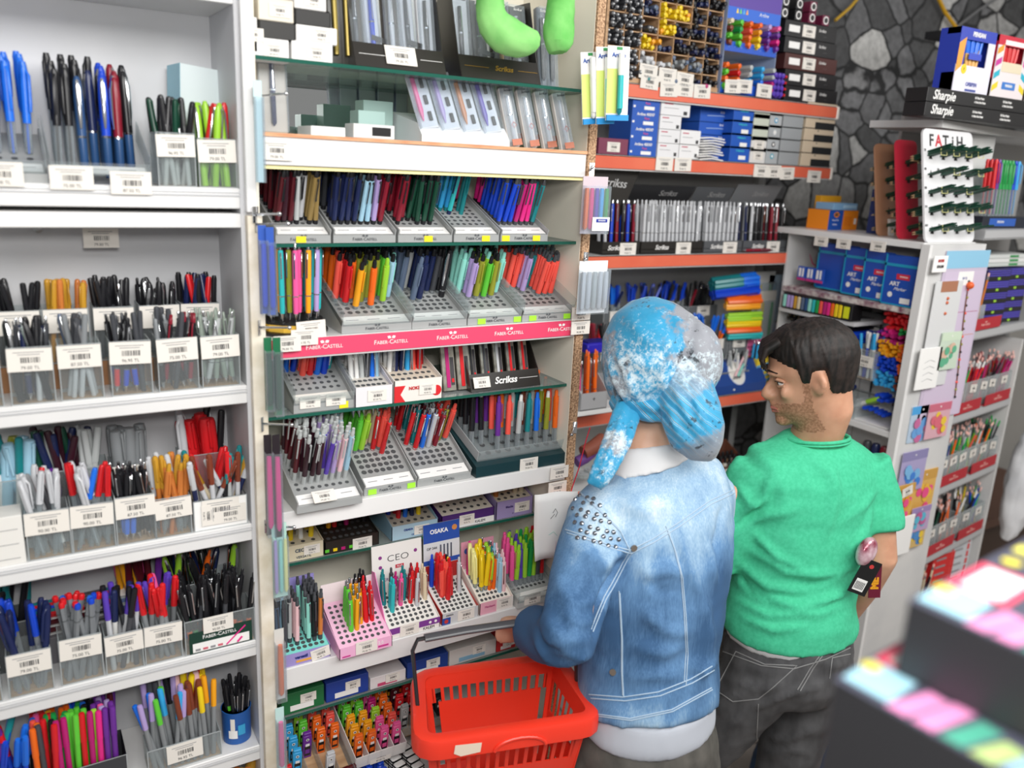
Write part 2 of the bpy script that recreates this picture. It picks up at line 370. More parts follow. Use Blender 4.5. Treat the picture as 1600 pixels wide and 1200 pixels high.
def tray(x0, x1, y0, z0, L, ang, label, nx=7, ny=8, hole=.0038, body=TRAYM, rimm=None, card=True, maker=True, lip=.012, top=None, group=None, name='pen_tray', cardcol=PAPER, sticker=None):
    """sloping perforated display tray: front bottom edge at (y0,z0), surface length L rising at ang; returns frame M whose Z is the surface normal"""
    w = (x1 - x0) / 2; cx = (x0 + x1) / 2; t = thing(name, label, 'display tray', (cx, y0, z0), group=group)
    ca, sa = cos(ang), sin(ang); fh = lip
    b = MB(); b.prism([(0, 0), (0, fh), (L * ca, fh + L * sa), (L * ca, 0)], -w, w, body, 'x');
    M = T(0, 0, fh) @ RX(ang)
    for sx in (-1, 1): b.box(sx * w - (.002 if sx > 0 else 0), sx * w + (0 if sx > 0 else .002), 0, L, 0, .010, body, M)
    y_first = .034 if card else .012
    tp = top or body; b.box(-w + .002, w - .002, y_first - .006, L, 0, .0008, tp, M)
    for i in range(nx):
        for j in range(ny):
            X = -w + .008 + (2 * w - .016) * (i + .5) / nx; Yy = y_first + (L - y_first - .006) * (j + .5) / ny
            b.disc((X, Yy, .0012), hole, HOLE, 8, M)
    b.build('tray_body', t, smooth=0)
    if card:
        c = MB().box(-w + .004, w - .004, .003, .026, .001, .002, cardcol, M)
        for k in range(3): c.box(-w + .012 + k * w * .6, -w + .012 + k * w * .6 + w * .35, .014, .0155, .002, .0023, INKL, M)
        c.build('index_card', t, smooth=0)
    if maker:
        mb = MB(); castell(mb, T(0, -.0006, fh * .5) @ FRONT, .0058, mat('#53565a', .5)); mb.build('maker_lettering', t)
    if rimm:
        r = MB(); H = .03
        r.box(-w, -w + .0012, 0, L, 0, H, rimm, M).box(w - .0012, w, 0, L, 0, H, rimm, M).box(-w, w, 0, .0012, 0, H * .6, rimm, M); r.build('clear_rim', t, smooth=0)
    if sticker:
        for (sx, c) in sticker: MB().box(sx * w - .008, sx * w + .008, -.0012, -.0006, .001, fh - .001, mat(c, .6)).build('colour_sticker', t, smooth=0)
    Mw = T(cx, y0, z0) @ M
    def at(i, j): return Mw @ V((-w + .008 + (2 * w - .016) * (i + .5) / nx, y_first + (L - y_first - .006) * (j + .5) / ny, .001)), (Mw.to_3x3() @ V((0, 0, 1)))
    return t, at
def stock(at, cells, where, lo=False, jit=.05, s=1.0, vert=False, sink=0.0):
    """cells: dict-like list of (i, j, kind, colour, colour2)"""
    for (i, j, k, c, c2) in cells:
        p, n = at(i, j)
        if vert: n = V((0, 0, 1))
        d = V(n) + V((ru(-jit, jit), ru(-jit, jit), ru(-jit, jit)))
        pen(k, c, c2, p - d.normalized() * sink, d, where, lo, s * ru(.98, 1.02))
def sbx(x0, x1, y0, y1, z0, z1, col, name, label, cat='box', rz=0, group=None, deco=None, b=.0008, rough=.5, tilt=0):
    cx, cy = (x0 + x1) / 2, (y0 + y1) / 2; w, d = (x1 - x0) / 2, (y1 - y0) / 2
    o = thing(name, label, cat, (cx, cy, z0), rz, group); o.rotation_euler = (tilt, 0, rz)
    MB().box(-w, w, -d, d, 0, z1 - z0, col if not isinstance(col, str) else mat(col, rough), b=b).build('carton', o, smooth=0)
    if deco:
        mb = MB(); deco(mb, w, d, z1 - z0);
        if mb.f: mb.build('printed_label', o)
    return o
# ===== THE ROOM
def stone_wall_mat():
    m = bpy.data.materials.new('grey_stone_mural'); m.use_nodes = True; N, L, b = nodes(m)
    tc = N.new('ShaderNodeTexCoord'); mp = N.new('ShaderNodeMapping'); mp.inputs['Scale'].default_value = (6.4, 6.4, 8.2)
    nz = N.new('ShaderNodeTexNoise'); nz.inputs['Scale'].default_value = 1.3; nz.inputs['Detail'].default_value = 3
    ad = N.new('ShaderNodeMixRGB'); ad.blend_type = 'LINEAR_LIGHT'; ad.inputs[0].default_value = .16
    L.new(tc.outputs['Object'], mp.inputs[0]); L.new(mp.outputs[0], nz.inputs['Vector']); L.new(mp.outputs[0], ad.inputs[1]); L.new(nz.outputs['Color'], ad.inputs[2])
    e = N.new('ShaderNodeTexVoronoi'); e.feature = 'DISTANCE_TO_EDGE'; c = N.new('ShaderNodeTexVoronoi')
    for q in (e, c): q.inputs['Scale'].default_value = 1; q.voronoi_dimensions = '3D'; L.new(ad.outputs[0], q.inputs['Vector'])
    r = N.new('ShaderNodeValToRGB'); r.color_ramp.elements[0].position = .022; r.color_ramp.elements[1].position = .05; L.new(e.outputs['Distance'], r.inputs[0])
    g = N.new('ShaderNodeSeparateColor'); L.new(c.outputs['Color'], g.inputs[0])
    gr = N.new('ShaderNodeValToRGB'); gr.color_ramp.elements[0].color = lin('#57585a'); gr.color_ramp.elements[1].color = lin('#d4d4d2'); gr.color_ramp.elements[1].position = 1; gr.color_ramp.elements[0].position = .1
    q = gr.color_ramp.elements.new(.7); q.color = lin('#86878a'); L.new(g.outputs[0], gr.inputs[0])
    n2 = N.new('ShaderNodeTexNoise'); n2.inputs['Scale'].default_value = 34; n2.inputs['Detail'].default_value = 9; n2.inputs['Roughness'].default_value = .75; L.new(tc.outputs['Object'], n2.inputs['Vector'])
    nr = N.new('ShaderNodeValToRGB'); nr.color_ramp.elements[0].position = .36; nr.color_ramp.elements[1].position = .64; nr.color_ramp.elements[0].color = (.35, .35, .35, 1); L.new(n2.outputs[0], nr.inputs[0])
    mu = N.new('ShaderNodeMixRGB'); mu.blend_type = 'MULTIPLY'; mu.inputs[0].default_value = .7; L.new(gr.outputs[0], mu.inputs[1]); L.new(nr.outputs[0], mu.inputs[2])
    mx = N.new('ShaderNodeMixRGB'); mx.inputs[1].default_value = lin('#232426'); L.new(r.outputs[0], mx.inputs[0]); L.new(mu.outputs[0], mx.inputs[2]); L.new(mx.outputs[0], b.inputs['Base Color'])
    b.inputs['Roughness'].default_value = .65; return m
def tile_mat():
    m = bpy.data.materials.new('beige_floor_tiles'); m.use_nodes = True; N, L, b = nodes(m)
    tc = N.new('ShaderNodeTexCoord'); mp = N.new('ShaderNodeMapping'); mp.inputs['Rotation'].default_value = (0, 0, R(8)); mp.inputs['Scale'].default_value = (3, 3, 3)
    br = N.new('ShaderNodeTexBrick'); br.offset = 0; br.inputs['Scale'].default_value = 1; br.inputs['Mortar Size'].default_value = .012; br.inputs['Brick Width'].default_value = 1; br.inputs['Row Height'].default_value = 1
    br.inputs['Color1'].default_value = lin('#b3a9a2'); br.inputs['Color2'].default_value = lin('#bab1aa'); br.inputs['Mortar'].default_value = lin('#6d665f')
    L.new(tc.outputs['Object'], mp.inputs[0]); L.new(mp.outputs[0], br.inputs['Vector']); L.new(br.outputs[0], b.inputs['Base Color']); b.inputs['Roughness'].default_value = .35; return m
struct(MB().box(-1.2, 4.6, -2.2, 2.4, -.05, 0, tile_mat()).build('floor', smooth=0))
struct(MB().box(-1.2, 4.6, 2.36, 2.44, 0, 3.0, stone_wall_mat()).build('wall_back', smooth=0))
struct(MB().box(4.6, 4.7, -2.2, 2.4, 0, 3.0, mat('#c9c6c0', .8)).build('wall_right', smooth=0))
c1 = MB().tube([px(1462, -12, Y=2.33), px(1476, 18, Y=2.33), px(1490, 38, Y=2.33), px(1505, 58, Y=2.33)], .008, mat('#d9a520', .5)).build('yellow_cable'); tag(c1, 'yellow cable running down the stone wall above the pen boxes', 'cable')
c2 = MB().tube([px(1345, -8, Y=2.33), px(1328, 12, Y=2.33), px(1305, 32, Y=2.33)], .006, mat('#c9a030', .5)).build('yellow_cable'); tag(c2, 'short yellow cable at the top of the wall beside the stacked black boxes', 'cable')
c3 = MB().tube([px(1570, -10, Y=2.33), px(1530, 15, Y=2.33), px(1490, 46, Y=2.33)], .006, mat('#77787a', .5)).build('grey_cable'); tag(c3, 'grey cable slanting across the stone wall at the upper right', 'cable')

# ===== LEFT WHITE CABINET
LZ = [1.944, 1.640, 1.402, 1.184, .972]
lc = thing('white_shelf_cabinet', 'tall white shelf cabinet of open shelves at the far left', 'cabinet', (.3, 1.3, 0))
def lcp(name, mb, **k): return mb.build(name, lc, loc=(-.3, -1.3, 0), smooth=0, **k)
XL, XR = -.78, .313
lcp('side_panel', MB().box(XR, XR + .022, 1.3, 1.50, 0, 2.5, GREYB, b=.001)); lcp('side_panel', MB().box(XL - .022, XL, 1.3, 1.50, 0, 2.5, GREYB))
lcp('back_panel', MB().box(XL, XR, 1.455, 1.465, 0, 2.22, GREYB))
lcp('top_board', MB().box(XL, XR, 1.3, 1.455, 2.198, 2.222, WHITEB, b=.001))
lcp('divider_board', MB().box(XL, XR, 1.3, 1.455, 1.886, 1.907, WHITEB, b=.001))
for i, z in enumerate(LZ + [.76]):
    mb = MB().box(XL, XR, 1.3, 1.455, z - .03, z, WHITEB, b=.0015); mb.box(XL, XR, 1.2985, 1.3, z - .012, z - .0095, mat('#bfc0c2', .5)).box(XL, XR, 1.2985, 1.3, z - .007, z - .0055, mat('#c9cacc', .5))
    sh = lcp('shelf', mb)
MB().lathe([(.006, 0), (.007, .003), (.003, .005)], STEEL, 10).build('shelf_bolt', lc).matrix_local = T(-.3, -1.3, 0) @ T(px(60, 366, Y=1.45).x, 1.452, 1.872) @ RX(pi / 2)
for (u, v) in ((0, 272), (112, 278), (205, 286)):
    p = px(u, v, Y=1.295); price(lc, p.x - .3, p.y - 1.3, p.z, s=1.2)
p = px(158, 372, Y=1.40); price(lc, p.x - .3, p.y - 1.3, p.z, s=1.1)

# ===== MIDDLE CREAM CABINET
mc = thing('cream_shelf_cabinet', 'cream display cabinet with lit glass shelves in the middle, full of mechanical pencils', 'cabinet', (.65, 1.3, 0))
def mcp(name, mb, par=None, **k): return mb.build(name, par or mc, loc=(-.65, -1.3, 0) if par is None else None, smooth=0, **k)
MX0, MX1 = .342, .946
mcp('side_panel', MB().box(.3365, .3415, 1.30, 1.55, 0, 2.6, CREAM).box(.319, .3415, 1.285, 1.30, 0, 1.905, EDGE, b=.001).box(.319, .334, 1.285, 1.30, 1.91, 2.6, WHITEB, b=.001))
mcp('side_panel', MB().box(MX1, MX1 + .015, 1.302, 1.55, 0, 2.6, CREAM).box(MX1 + .001, MX1 + .018, 1.296, 1.302, 0, 2.6, CHIP))
mcp('back_panel', MB().box(MX0, MX1, 1.55, 1.56, 0, 2.6, CREAM))
MIRROR = mat('#e8ecec', .02, 1, 'mirror')
mcp('mirror_panel', MB().box(MX0 + .004, MX1 - .2, 1.544, 1.549, 2.03, 2.135, MIRROR))
def board(z0, z1, lip=None, yf=1.3):
    mb = MB().box(MX0, MX1, yf, 1.55, z0, z1, WHITEB, b=.001)
    if lip: mb.box(MX0, MX1, yf - .003, yf + .02, z1 - .0045, z1 + .001, lip)
    return mcp('shelf', mb)
def glass(z, yf=1.315, yb=1.548):
    g = mcp('glass_shelf', MB().box(MX0, MX1, yf + .001, yb, z - .005, z, GLASS).box(MX0, MX1, yf, yf + .001, z - .0055, z, GLASSE))
    return g
board(1.980, 2.026, WOODLIP); board(1.676, 1.710); board(1.377, 1.411); board(1.068, 1.110); board(.76, .79)
mcp('under_shelf_light_strip', MB().box(MX0, MX1, 1.305, 1.32, 1.974, 1.980, mat('#f1e6a8', .5)))
glass(2.134, 1.30); glass(1.860); glass(1.577); glass(1.262, 1.40); glass(.966, 1.36)
bn = MB().box(MX0 + .01, MX1 - .012, 1.2975, 1.3, 1.680, 1.7095, mat('#e5476b', .5))
for k in range(5): castell(bn, fc(.44 + k * .118, 1.2968, 1.694), .0085, PAPER)
mcp('pink_banner', bn)
for (u, v, s) in ((132 + 300, 235, 1.0),): p = px(u, v, Y=1.296); price(mc, p.x - .65, p.y - 1.3, p.z, s=1.1)
for (u, v) in ((449, 537), (476, 527), (908, 490), (907, 512), (874, 738), (871, 762)):
    p = px(u, v, Y=1.292 - .0025 * (u % 2)); price(mc, p.x - .65, p.y - 1.3, p.z, s=1.0)

# ===== ORANGE RAILED METAL SHELVING
oc = thing('metal_wall_shelving', 'grey metal wall shelving with orange price rails behind the two shoppers', 'shelving', (1.9, 1.9, 0))
def ocp(name, mb, par=None, sm=False): return mb.build(name, par or oc, loc=(-1.9, -1.9, 0) if par is None else None, smooth=sm)
ocp('back_panel', MB().box(1.30, 2.43, 2.215, 2.23, 0, 1.99, mat('#bdbcba', .5)).box(1.30, 2.30, 2.215, 2.23, 1.99, 2.9, mat('#bdbcba', .5)))
RAIL = noisy('orange_price_rail', '#e0654b', '#e77558', 6, .35)
OZ = [2.226, 2.034, 1.757, 1.285]
for i, (z, xr) in enumerate(zip(OZ, (2.385, 2.395, 2.40, 2.30))):
    s = ocp('shelf', MB().box(1.40, xr - .004, 1.90, 2.212, z - .012, z, SHELFM, b=.001).box(1.40, xr - .004, 1.90, 1.905, z - .04, z, SHELFM))
    rl = MB().box(1.405, xr - .012, 1.8955, 1.8995, z - .036, z - .003, RAIL, b=.001); rl.build('orange_price_rail', s, smooth=0)
    MB().box(xr - .014, xr, 1.893, 1.91, z - .041, z + .001, mat('#e8e2da', .4), b=.004).build('rail_end_cap', s, smooth=0)
    for (u, v) in [((1015, 128), (1045, 140), (1070, 140), (1097, 143), (1145, 135), (1163, 135), (1194, 142), (1013, 112), (1043, 118), (1070, 125)), ((1038, 256), (1067, 257), (1189, 267), (1209, 268), (1230, 271), (1272, 276)), (), ()][i]:
        p = px(u, v, Y=1.893); price(s, p.x, p.y, p.z, s=1.45, roll=ru(-.05, .05))
for x in (1.36, 2.37):
    ocp('upright', MB().box(x, x + .03, 2.19, 2.215, 0, 2.0, SHELFM))

# ===== UNIT A (faces left) with end panel
ua = thing('white_end_shelf_unit', 'white shelf unit at the right end of the aisle, seen end-on behind the man', 'cabinet', (2.33, 1.4, 0))
def uap(name, mb): return mb.build(name, ua, loc=(-2.33, -1.4, 0), smooth=0)
PEG = noisy('white_painted_panel', '#c9c9c9', '#dad9d7', 5, .5)
uap('side_panel', MB().box(2.21, 2.475, 1.385, 1.405, 0, 1.835, PEG, b=.001).box(2.197, 2.21, 1.383, 1.41, 0, 1.835, WHITEB, b=.001))
uap('upper_panel', MB().box(2.42, 2.705, 1.548, 1.562, 1.840, 2.150, PEG, b=.001))
uap('side_panel', MB().box(2.405, 2.475, 1.90, 1.92, 0, 1.83, PEG).box(2.40, 2.475, 1.88, 1.9, 0, 1.83, PEG))
uap('back_panel', MB().box(2.452, 2.47, 1.405, 1.92, 0, 1.835, PEG))
for z, yb in ((1.838, 1.93), (1.281, 1.89), (.76, 1.89)): uap('shelf', MB().box(2.20, 2.452, 1.405, yb, z - .018, z, WHITEB, b=.001))
uap('divider_wall', MB().box(2.22, 2.452, 1.89, 1.897, 0, 1.82, PEG))
for (u, v) in ((1283, 377), (1318, 381), (1372, 385)):
    p = px(u, v, X=2.192); o = price(ua, p.x - 2.33, p.y - 1.4, p.z, s=1.15, a=-pi / 2)

# ===== UNIT B (pencils on grey metal shelves)
ub = thing('grey_pencil_shelving', 'grey metal shelving stocked with pencils at the right edge', 'shelving', (2.49, 1.405, 0), R(7.6))
BZS = [1.875, 1.566, 1.297, 1.057, .812, .56]
def ubp(name, mb): return mb.build(name, ub, smooth=0)
GM = mat('#a3a4a6', .4, .2, 'grey_shelf_metal')
ubp('back_panel', MB().box(-.0, 1.0, .30, .31, 0, 2.2, mat('#a2a1a0', .6)))
for i, z in enumerate(BZS):
    ln = .9 if i < 2 else .46
    s = ubp('shelf', MB().box(.0, ln, 0, .30, z - .032, z, GM, b=.001).box(0, ln, -.002, 0, z - .026, z - .004, mat('#b7b8ba', .35)))
ubp('side_panel', MB().box(.46, .475, .0, .3, 0, 1.50, PEG)); ubp('top_board', MB().box(-.20, 1.0, .085, .30, 2.152, 2.172, PEG))
ubp('side_panel', MB().box(-.012, 0, .02, .30, 0, 1.83, PEG))
# ===== CONTENTS OF THE LEFT CABINET
def X13(u, v, Y=1.305): return px(u, v, Y=Y).x
z = 1.944
t, at = tray(-.045, .063, 1.312, z, .125, R(24), 'clear display tray of blue gel pens at the left end of the top white shelf', nx=5, ny=5, body=TRAYM, rimm=CLEAR, maker=False, hole=.0045)
stock(at, [(i, j, 'geltop', 'bright blue', None) for i in range(5) for j in range(1, 5)], "in the clear tray at the top shelf's left end", jit=.03, vert=True, sink=.03)
t, at = tray(.066, .192, 1.312, z, .125, R(24), 'grey perforated tray of black and navy pens on the top white shelf', nx=7, ny=5, body=TRAYM, rimm=CLEAR, maker=False, hole=.0045)
cc = []
w2 = 'in the perforated tray on the top white shelf'
for j in range(1, 5):
    for i in (0, 1, 2):
        if (i, j) != (2, 1): cc.append((i, j, 'geltop', 'black', None))
cc += [(2, 1, 'roller', 'steel blue', 'steel blue'), (3, 2, 'roller', 'navy', 'steel blue'), (3, 4, 'geltop', 'black', None)]
cc += [(4, j, 'roller', 'blue', 'steel blue') for j in (1, 2, 3, 4)] + [(5, j, 'roller', 'dark red', 'steel blue') for j in (1, 2, 3, 4)] + [(6, j, 'roller', 'black', 'steel blue') for j in (2, 3, 4)]
stock(at, cc, w2, jit=.03, vert=True, sink=.03)
mb = MB().box(.075, .185, 1.309, 1.3105, z + .001, z + .011, PAPER); mb.build('index_card', t).matrix_parent_inverse = t.matrix_world.inverted(); t.children[-1].location = (-.129, -1.312, -1.944)
wc = 'in the clear cup on the top white shelf'
cup(.203, .254, 1.312, 1.375, z, .075, 'clear cup of black pens beside the perforated tray on the top white shelf')
fill(.203, .254, 1.312, 1.375, z, .075, 14, [('cap', 'black', 'light grey', 5), ('click', 'dark grey', None, 2), ('cap', 'dark green', None, 1)], wc + ', left one', lean=.9, s=.86)
cup(.259, .312, 1.312, 1.375, z, .07, 'clear cup of lime green pens at the right end of the top white shelf')
fill(.259, .312, 1.312, 1.375, z, .07, 11, [('roller', 'lime', 'lime', 5), ('click', 'lime', 'red', 1), ('roller', 'lime', 'black', 2), ('roller', 'bright blue', 'lime', 1), ('roller', 'red', 'lime', 1)], wc + ', right one', lean=.6, s=.86)
def deco(mb, w, d, h):
    mb.box(-w - .0004, -w, -d, d, 0, h, mat('#9ccadb', .5));
    for k in range(9): mb.box(-w * .3 + k * .006, -w * .3 + k * .006 + .003, -d - .0006, -d, h * .3, h * .34, INKL)
    mb.box(-w * .2, w * .6, -d - .0006, -d, h * .55, h * .57, INKL); mb.box(-w * .1, w * .5, -d - .0006, -d, h * .12, h * .135, INKL)
o = sbx(.240, .305, 1.395, 1.440, 1.944, 2.115, '#dfeaec', 'pen_carton', 'pale white and light blue carton standing behind the lime green pens', deco=deco, rz=R(14)); o.rotation_euler = (R(-3), R(4), R(14)); o.location.z = 1.948
z = LZ[1]
front = [(-32, 8, 650, [('click', 'green', 'white', 1), ('click', 'light blue', None, 1)], 5, 'pale blue and green pens at the left edge'),
 (20, 89, 637, [('click', 'dark grey', None, 3), ('roller', 'black', 'black', 2), ('click', 'navy', None, 2), ('cap', 'black', 'silver', 2)], 12, 'dark and navy pens'),
 (98, 164, 630, [('roller', 'slate', 'silver', 2), ('felt', 'grey', 'silver', 3), ('cap', 'dark grey', 'silver', 2)], 9, 'grey-capped silver pens'),
 (177, 240, 622, [('felt', 'dark grey', 'dark grey', 4), ('click', 'dark grey', 'red', 2), ('click', 'black', 'blue', 1)], 12, 'red-tipped charcoal pens'),
 (250, 312, 615, [('felt', 'dark grey', 'dark grey', 3), ('click', 'dark grey', None, 2), ('click', 'grey', 'black', 2), ('mech', 'black', 'dark red', 1)], 13, 'mixed charcoal click pens'),
 (318, 376, 608, [('click', 'grey green', 'grey green', 6), ('click', 'light grey', None, 1)], 13, 'sage grey click pens')]
for (u0, u1, v, pal, n, what) in front:
    a, b = X13(u0, v), X13(u1, v)
    cup(a, b, 1.306, 1.352, z, .082, f'clear cup of {what}, front row, second shelf')
    fill(a, b, 1.306, 1.352, z, .082, n, pal, f'in cup of {what}', lean=.95, s=.84)
back = [(-15, 62, 470, [('felt', 'black', 'black', 3), ('cap', 'black', 'dark grey', 3)], 13, 'plain black pens'),
 (63, 136, 470, [('cap', 'gold', 'amber', 5), ('cap', 'gold', 'gold', 3), ('cap', 'copper', 'gold', 2)], 12, 'golden amber pens'),
 (144, 206, 465, [('felt', 'black', 'dark grey', 4), ('click', 'black', None, 2), ('cap', 'black', 'slate', 2)], 13, 'black and slate pens'),
 (216, 278, 460, [('roller', 'black', 'black', 4), ('click', 'black', 'black', 3)], 13, 'rubber-gripped black pens'),
 (282, 341, 455, [('stick', 'navy', None, 4), ('stick', 'red', None, 2), ('stick', 'black', None, 2)], 15, 'navy and red-capped pens')]
rb = sbx(-.05, .306, 1.376, 1.446, z, z + .038, '#a9774f', 'cardboard_riser', 'brown cardboard riser carrying the back row of cups in the left cabinet', deco=lambda mb, w, d, h: mb.text('PILOT', .013, INK, fc(0.03, -d - .0006, h * .5)))
for (u0, u1, v, pal, n, what) in back:
    a, b = X13(u0, v, 1.378), X13(u1, v, 1.378)
    cup(a, b, 1.378, 1.432, z + .0385, .082, f'clear cup of {what}, back row, second shelf')
    fill(a, b, 1.378, 1.432, z + .0385, .082, n, pal, f'in the cup of {what}, back row', lean=.9, s=.84)
z = LZ[2]
ws = 'second shelf'
a, b = X13(-45, 860), X13(38, 845)
sbx(a, b, 1.304, 1.35, z, z + .075, '#e6e4df', 'white_carton', 'white carton covered in price stickers at the left end of the third shelf', deco=lambda mb, w, d, h: [mb.box(-w * .7, w * .8, -d - .0006, -d, h * (.12 + .3 * k), h * (.13 + .3 * k), INKL) for k in range(3)])
fr = [(43, 112, 850, [('stick', 'silver', None, 4), ('geltop', 'silver', None, 2), ('click', 'dark grey', 'white', 2), ('cap', 'grey', None, 1), ('stick', 'red', None, 1)], 14, 'clear and silver pens', .075),
 (113, 180, 835, [('geltop', 'silver', None, 3), ('stick', 'red', None, 2), ('stick', 'silver', None, 3), ('stick', 'bright blue', None, .6)], 12, 'clear and red-capped pens', .075),
 (182, 243, 822, [('click', 'black', 'bright blue', 4), ('click', 'black', None, 3)], 13, 'black pens with blue buttons', .078),
 (243, 299, 812, [('cap', 'gold', 'copper', 3), ('chubby', 'copper', 'gold', 3), ('cap', 'silver', 'silver', 1.5), ('cap', 'copper', 'black', 2)], 16, 'copper and gold capped pens', .066),
 (303, 386, 800, [('cap', 'silver', 'navy', 2), ('cap', 'turquoise', 'silver', 1.5), ('cap', 'gold', 'beige', 1.5), ('cap', 'red', 'light grey', 1), ('cap', 'brown', 'silver', 1.5), ('cap', 'teal', 'black', 1), ('cap', 'light grey', 'pink', 1)], 20, 'silver and teal pens', .052)]
for (u0, u1, v, pal, n, what, h) in fr:
    a, b = X13(u0, v), X13(u1, v)
    if h < .06:
        c = cup(a, b, 1.305, 1.352, z, h, f'white open carton of {what}, right end of the third shelf', wall=PAPER, base=PAPER); price(c, .014, -.0255, h * .45, s=1.15); price(c, -.02, -.0256, h * .5, s=.8, roll=pi / 2)
    else: cup(a, b, 1.305, 1.352, z, h, f'clear cup of {what}, third shelf')
    fill(a, b, 1.305, 1.352, z, h, n, pal, f'in the cup of {what}, third shelf', lean=1.1, s=.88)
cup(X13(-15, 790, 1.385), X13(58, 770, 1.385), 1.385, 1.44, z, .10, "tall clear cup of pale blue pens at the third shelf's left end", tagged=False)
fill(X13(-15, 790, 1.385), X13(58, 770, 1.385), 1.385, 1.44, z, .10, 9, [('marker', 'light blue', 'light blue', 2), ('marker', 'olive', None, 1), ('felt', 'teal', 'white', 1)], 'in the tall cup at the left end of the third shelf', s=1.15)
cup(X13(60, 770, 1.385), X13(172, 750, 1.385), 1.385, 1.44, z, .105, 'wide clear tub of dark purple pens behind the third shelf cups', tagged=False, base=PLY)
fill(X13(60, 770, 1.385), X13(172, 750, 1.385), 1.385, 1.44, z, .105, 24, [('felt', 'dark plum', 'dark plum', 3), ('felt', 'navy', 'purple', 3), ('felt', 'light grey', 'light grey', 2), ('felt', 'dark green', 'navy', 1)], 'in the wide tub behind the third shelf cups', s=1.12, lean=.8)
cup(X13(175, 740, 1.385), X13(236, 735, 1.385), 1.385, 1.44, z, .10, 'tall clear cup of thick grey pens at the back of the third shelf')
fill(X13(175, 740, 1.385), X13(236, 735, 1.385), 1.385, 1.44, z, .10, 10, [('marker', 'grey', 'grey', 3), ('marker', 'light grey', 'grey', 1)], 'in the tall cup at the back of the third shelf', s=1.15, lean=.3)
cup(X13(285, 740, 1.39), X13(358, 730, 1.39), 1.39, 1.445, z, .10, 'tall clear cup of red and clear pens at the back right of the third shelf', tagged=False)
fill(X13(285, 740, 1.39), X13(358, 730, 1.39), 1.39, 1.445, z, .10, 12, [('marker', 'red', 'red', 2.5), ('felt', 'magenta', 'dark grey', 1), ('geltop', 'silver', None, 2), ('felt', 'black', 'black', 1)], 'in the tall cup at the back right of the third shelf', s=1.18)
z = LZ[3]
fr = [(-60, 4, 1095, [('felt', 'orange', 'pink', 2), ('felt', 'coral', 'light blue', 2)], 7, 'pink and orange pens at the edge', .09),
 (14, 85, 1075, [('geltop', 'navy', None, 3), ('click', 'silver', 'bright blue', 2), ('stick', 'blue', None, 2)], 13, 'clear and blue pens', .072),
 (96, 163, 1055, [('fine', 'red', None, 4), ('fine', 'blue', None, 2), ('fine', 'bright blue', None, 1)], 19, 'red and blue ended fineliners', .078),
 (166, 225, 1035, [('felt', 'black', 'dark grey', 3), ('felt', 'violet', 'silver', 2), ('cap', 'navy', 'white', 2)], 11, 'black and blue capped pens', .068),
 (227, 285, 1018, [('cap', 'red', 'grey', 4), ('cap', 'violet', 'grey', 1.6), ('cap', 'pink', 'grey', .8)], 12, 'red and violet capped pens', .068)]
for (u0, u1, v, pal, n, what, h) in fr:
    a, b = X13(u0, v), X13(u1, v)
    cup(a, b, 1.305, 1.355, z, h, f'clear cup of {what}, fourth shelf')
    fill(a, b, 1.305, 1.355, z, h, n, pal, f'in the cup of {what}, fourth shelf', lean=1.0, s=.97)
a, b = X13(290, 1010), X13(398, 985)
c = cup(a, b, 1.303, 1.36, z, .062, 'wide clear tray with a dark green card, full of black pens', tagged=False)
mb = MB().box(-.051, .051, -.0305, -.0295, .002, .040, mat('#12382c', .5)).box(-.046, .046, -.0312, -.0305, .004, .020, PAPER); castell(mb, fc(-.002, -.0312, .029), .0075, PAPER)
mb.tube([(.008, -.0315, .006), (.040, -.0315, .034)], .0013, pm('hot pink'), 6).tube([(.026, -.0316, .006), (.034, -.0316, .014)], .0018, pm('hot pink'), 6)
for k in range(4): mb.box(-.042 + k * .012, -.034 + k * .012, -.0316, -.0312, .006, .010, mat('#d06a78', .5) if k % 2 else INKL)
mb.build('printed_card', c); price(c, -.004, -.0325, .050, s=1.1)
fill(a, b, 1.303, 1.36, z, .062, 30, [('click', 'black', 'orange', 5), ('click', 'black', 'green', 1), ('click', 'black', 'blue', 1), ('cap', 'black', 'dark grey', 1.5)], 'in the wide green-carded tray', lean=.4, s=.92)
cup(X13(262, 965, 1.385), X13(372, 945, 1.385), 1.385, 1.44, z, .085, 'clear tub of black, orange and green pens behind the wide tray', tagged=False)
fill(X13(262, 965, 1.385), X13(372, 945, 1.385), 1.385, 1.44, z, .085, 20, [('click', 'black', 'black', 4), ('roller', 'navy', 'black', 2), ('click', 'orange', 'black', 1), ('roller', 'lime', 'black', 1.4), ('roller', 'black', 'dark green', 1)], 'in the tub behind the wide tray', lean=.7)
cup(X13(190, 975, 1.385), X13(258, 960, 1.385), 1.385, 1.44, z, .09, 'tall clear cup of purple, pink and orange pens at the back of the fourth shelf', tagged=False)
fill(X13(190, 975, 1.385), X13(258, 960, 1.385), 1.385, 1.44, z, .09, 13, [('felt', 'amber', 'amber', 1.5), ('felt', 'pink', 'magenta', 2), ('felt', 'purple', 'purple', 3), ('felt', 'green', 'dark grey', 1), ('felt', 'maroon', 'black', 2)], 'in the tall cup at the back of the fourth shelf', s=1.12)
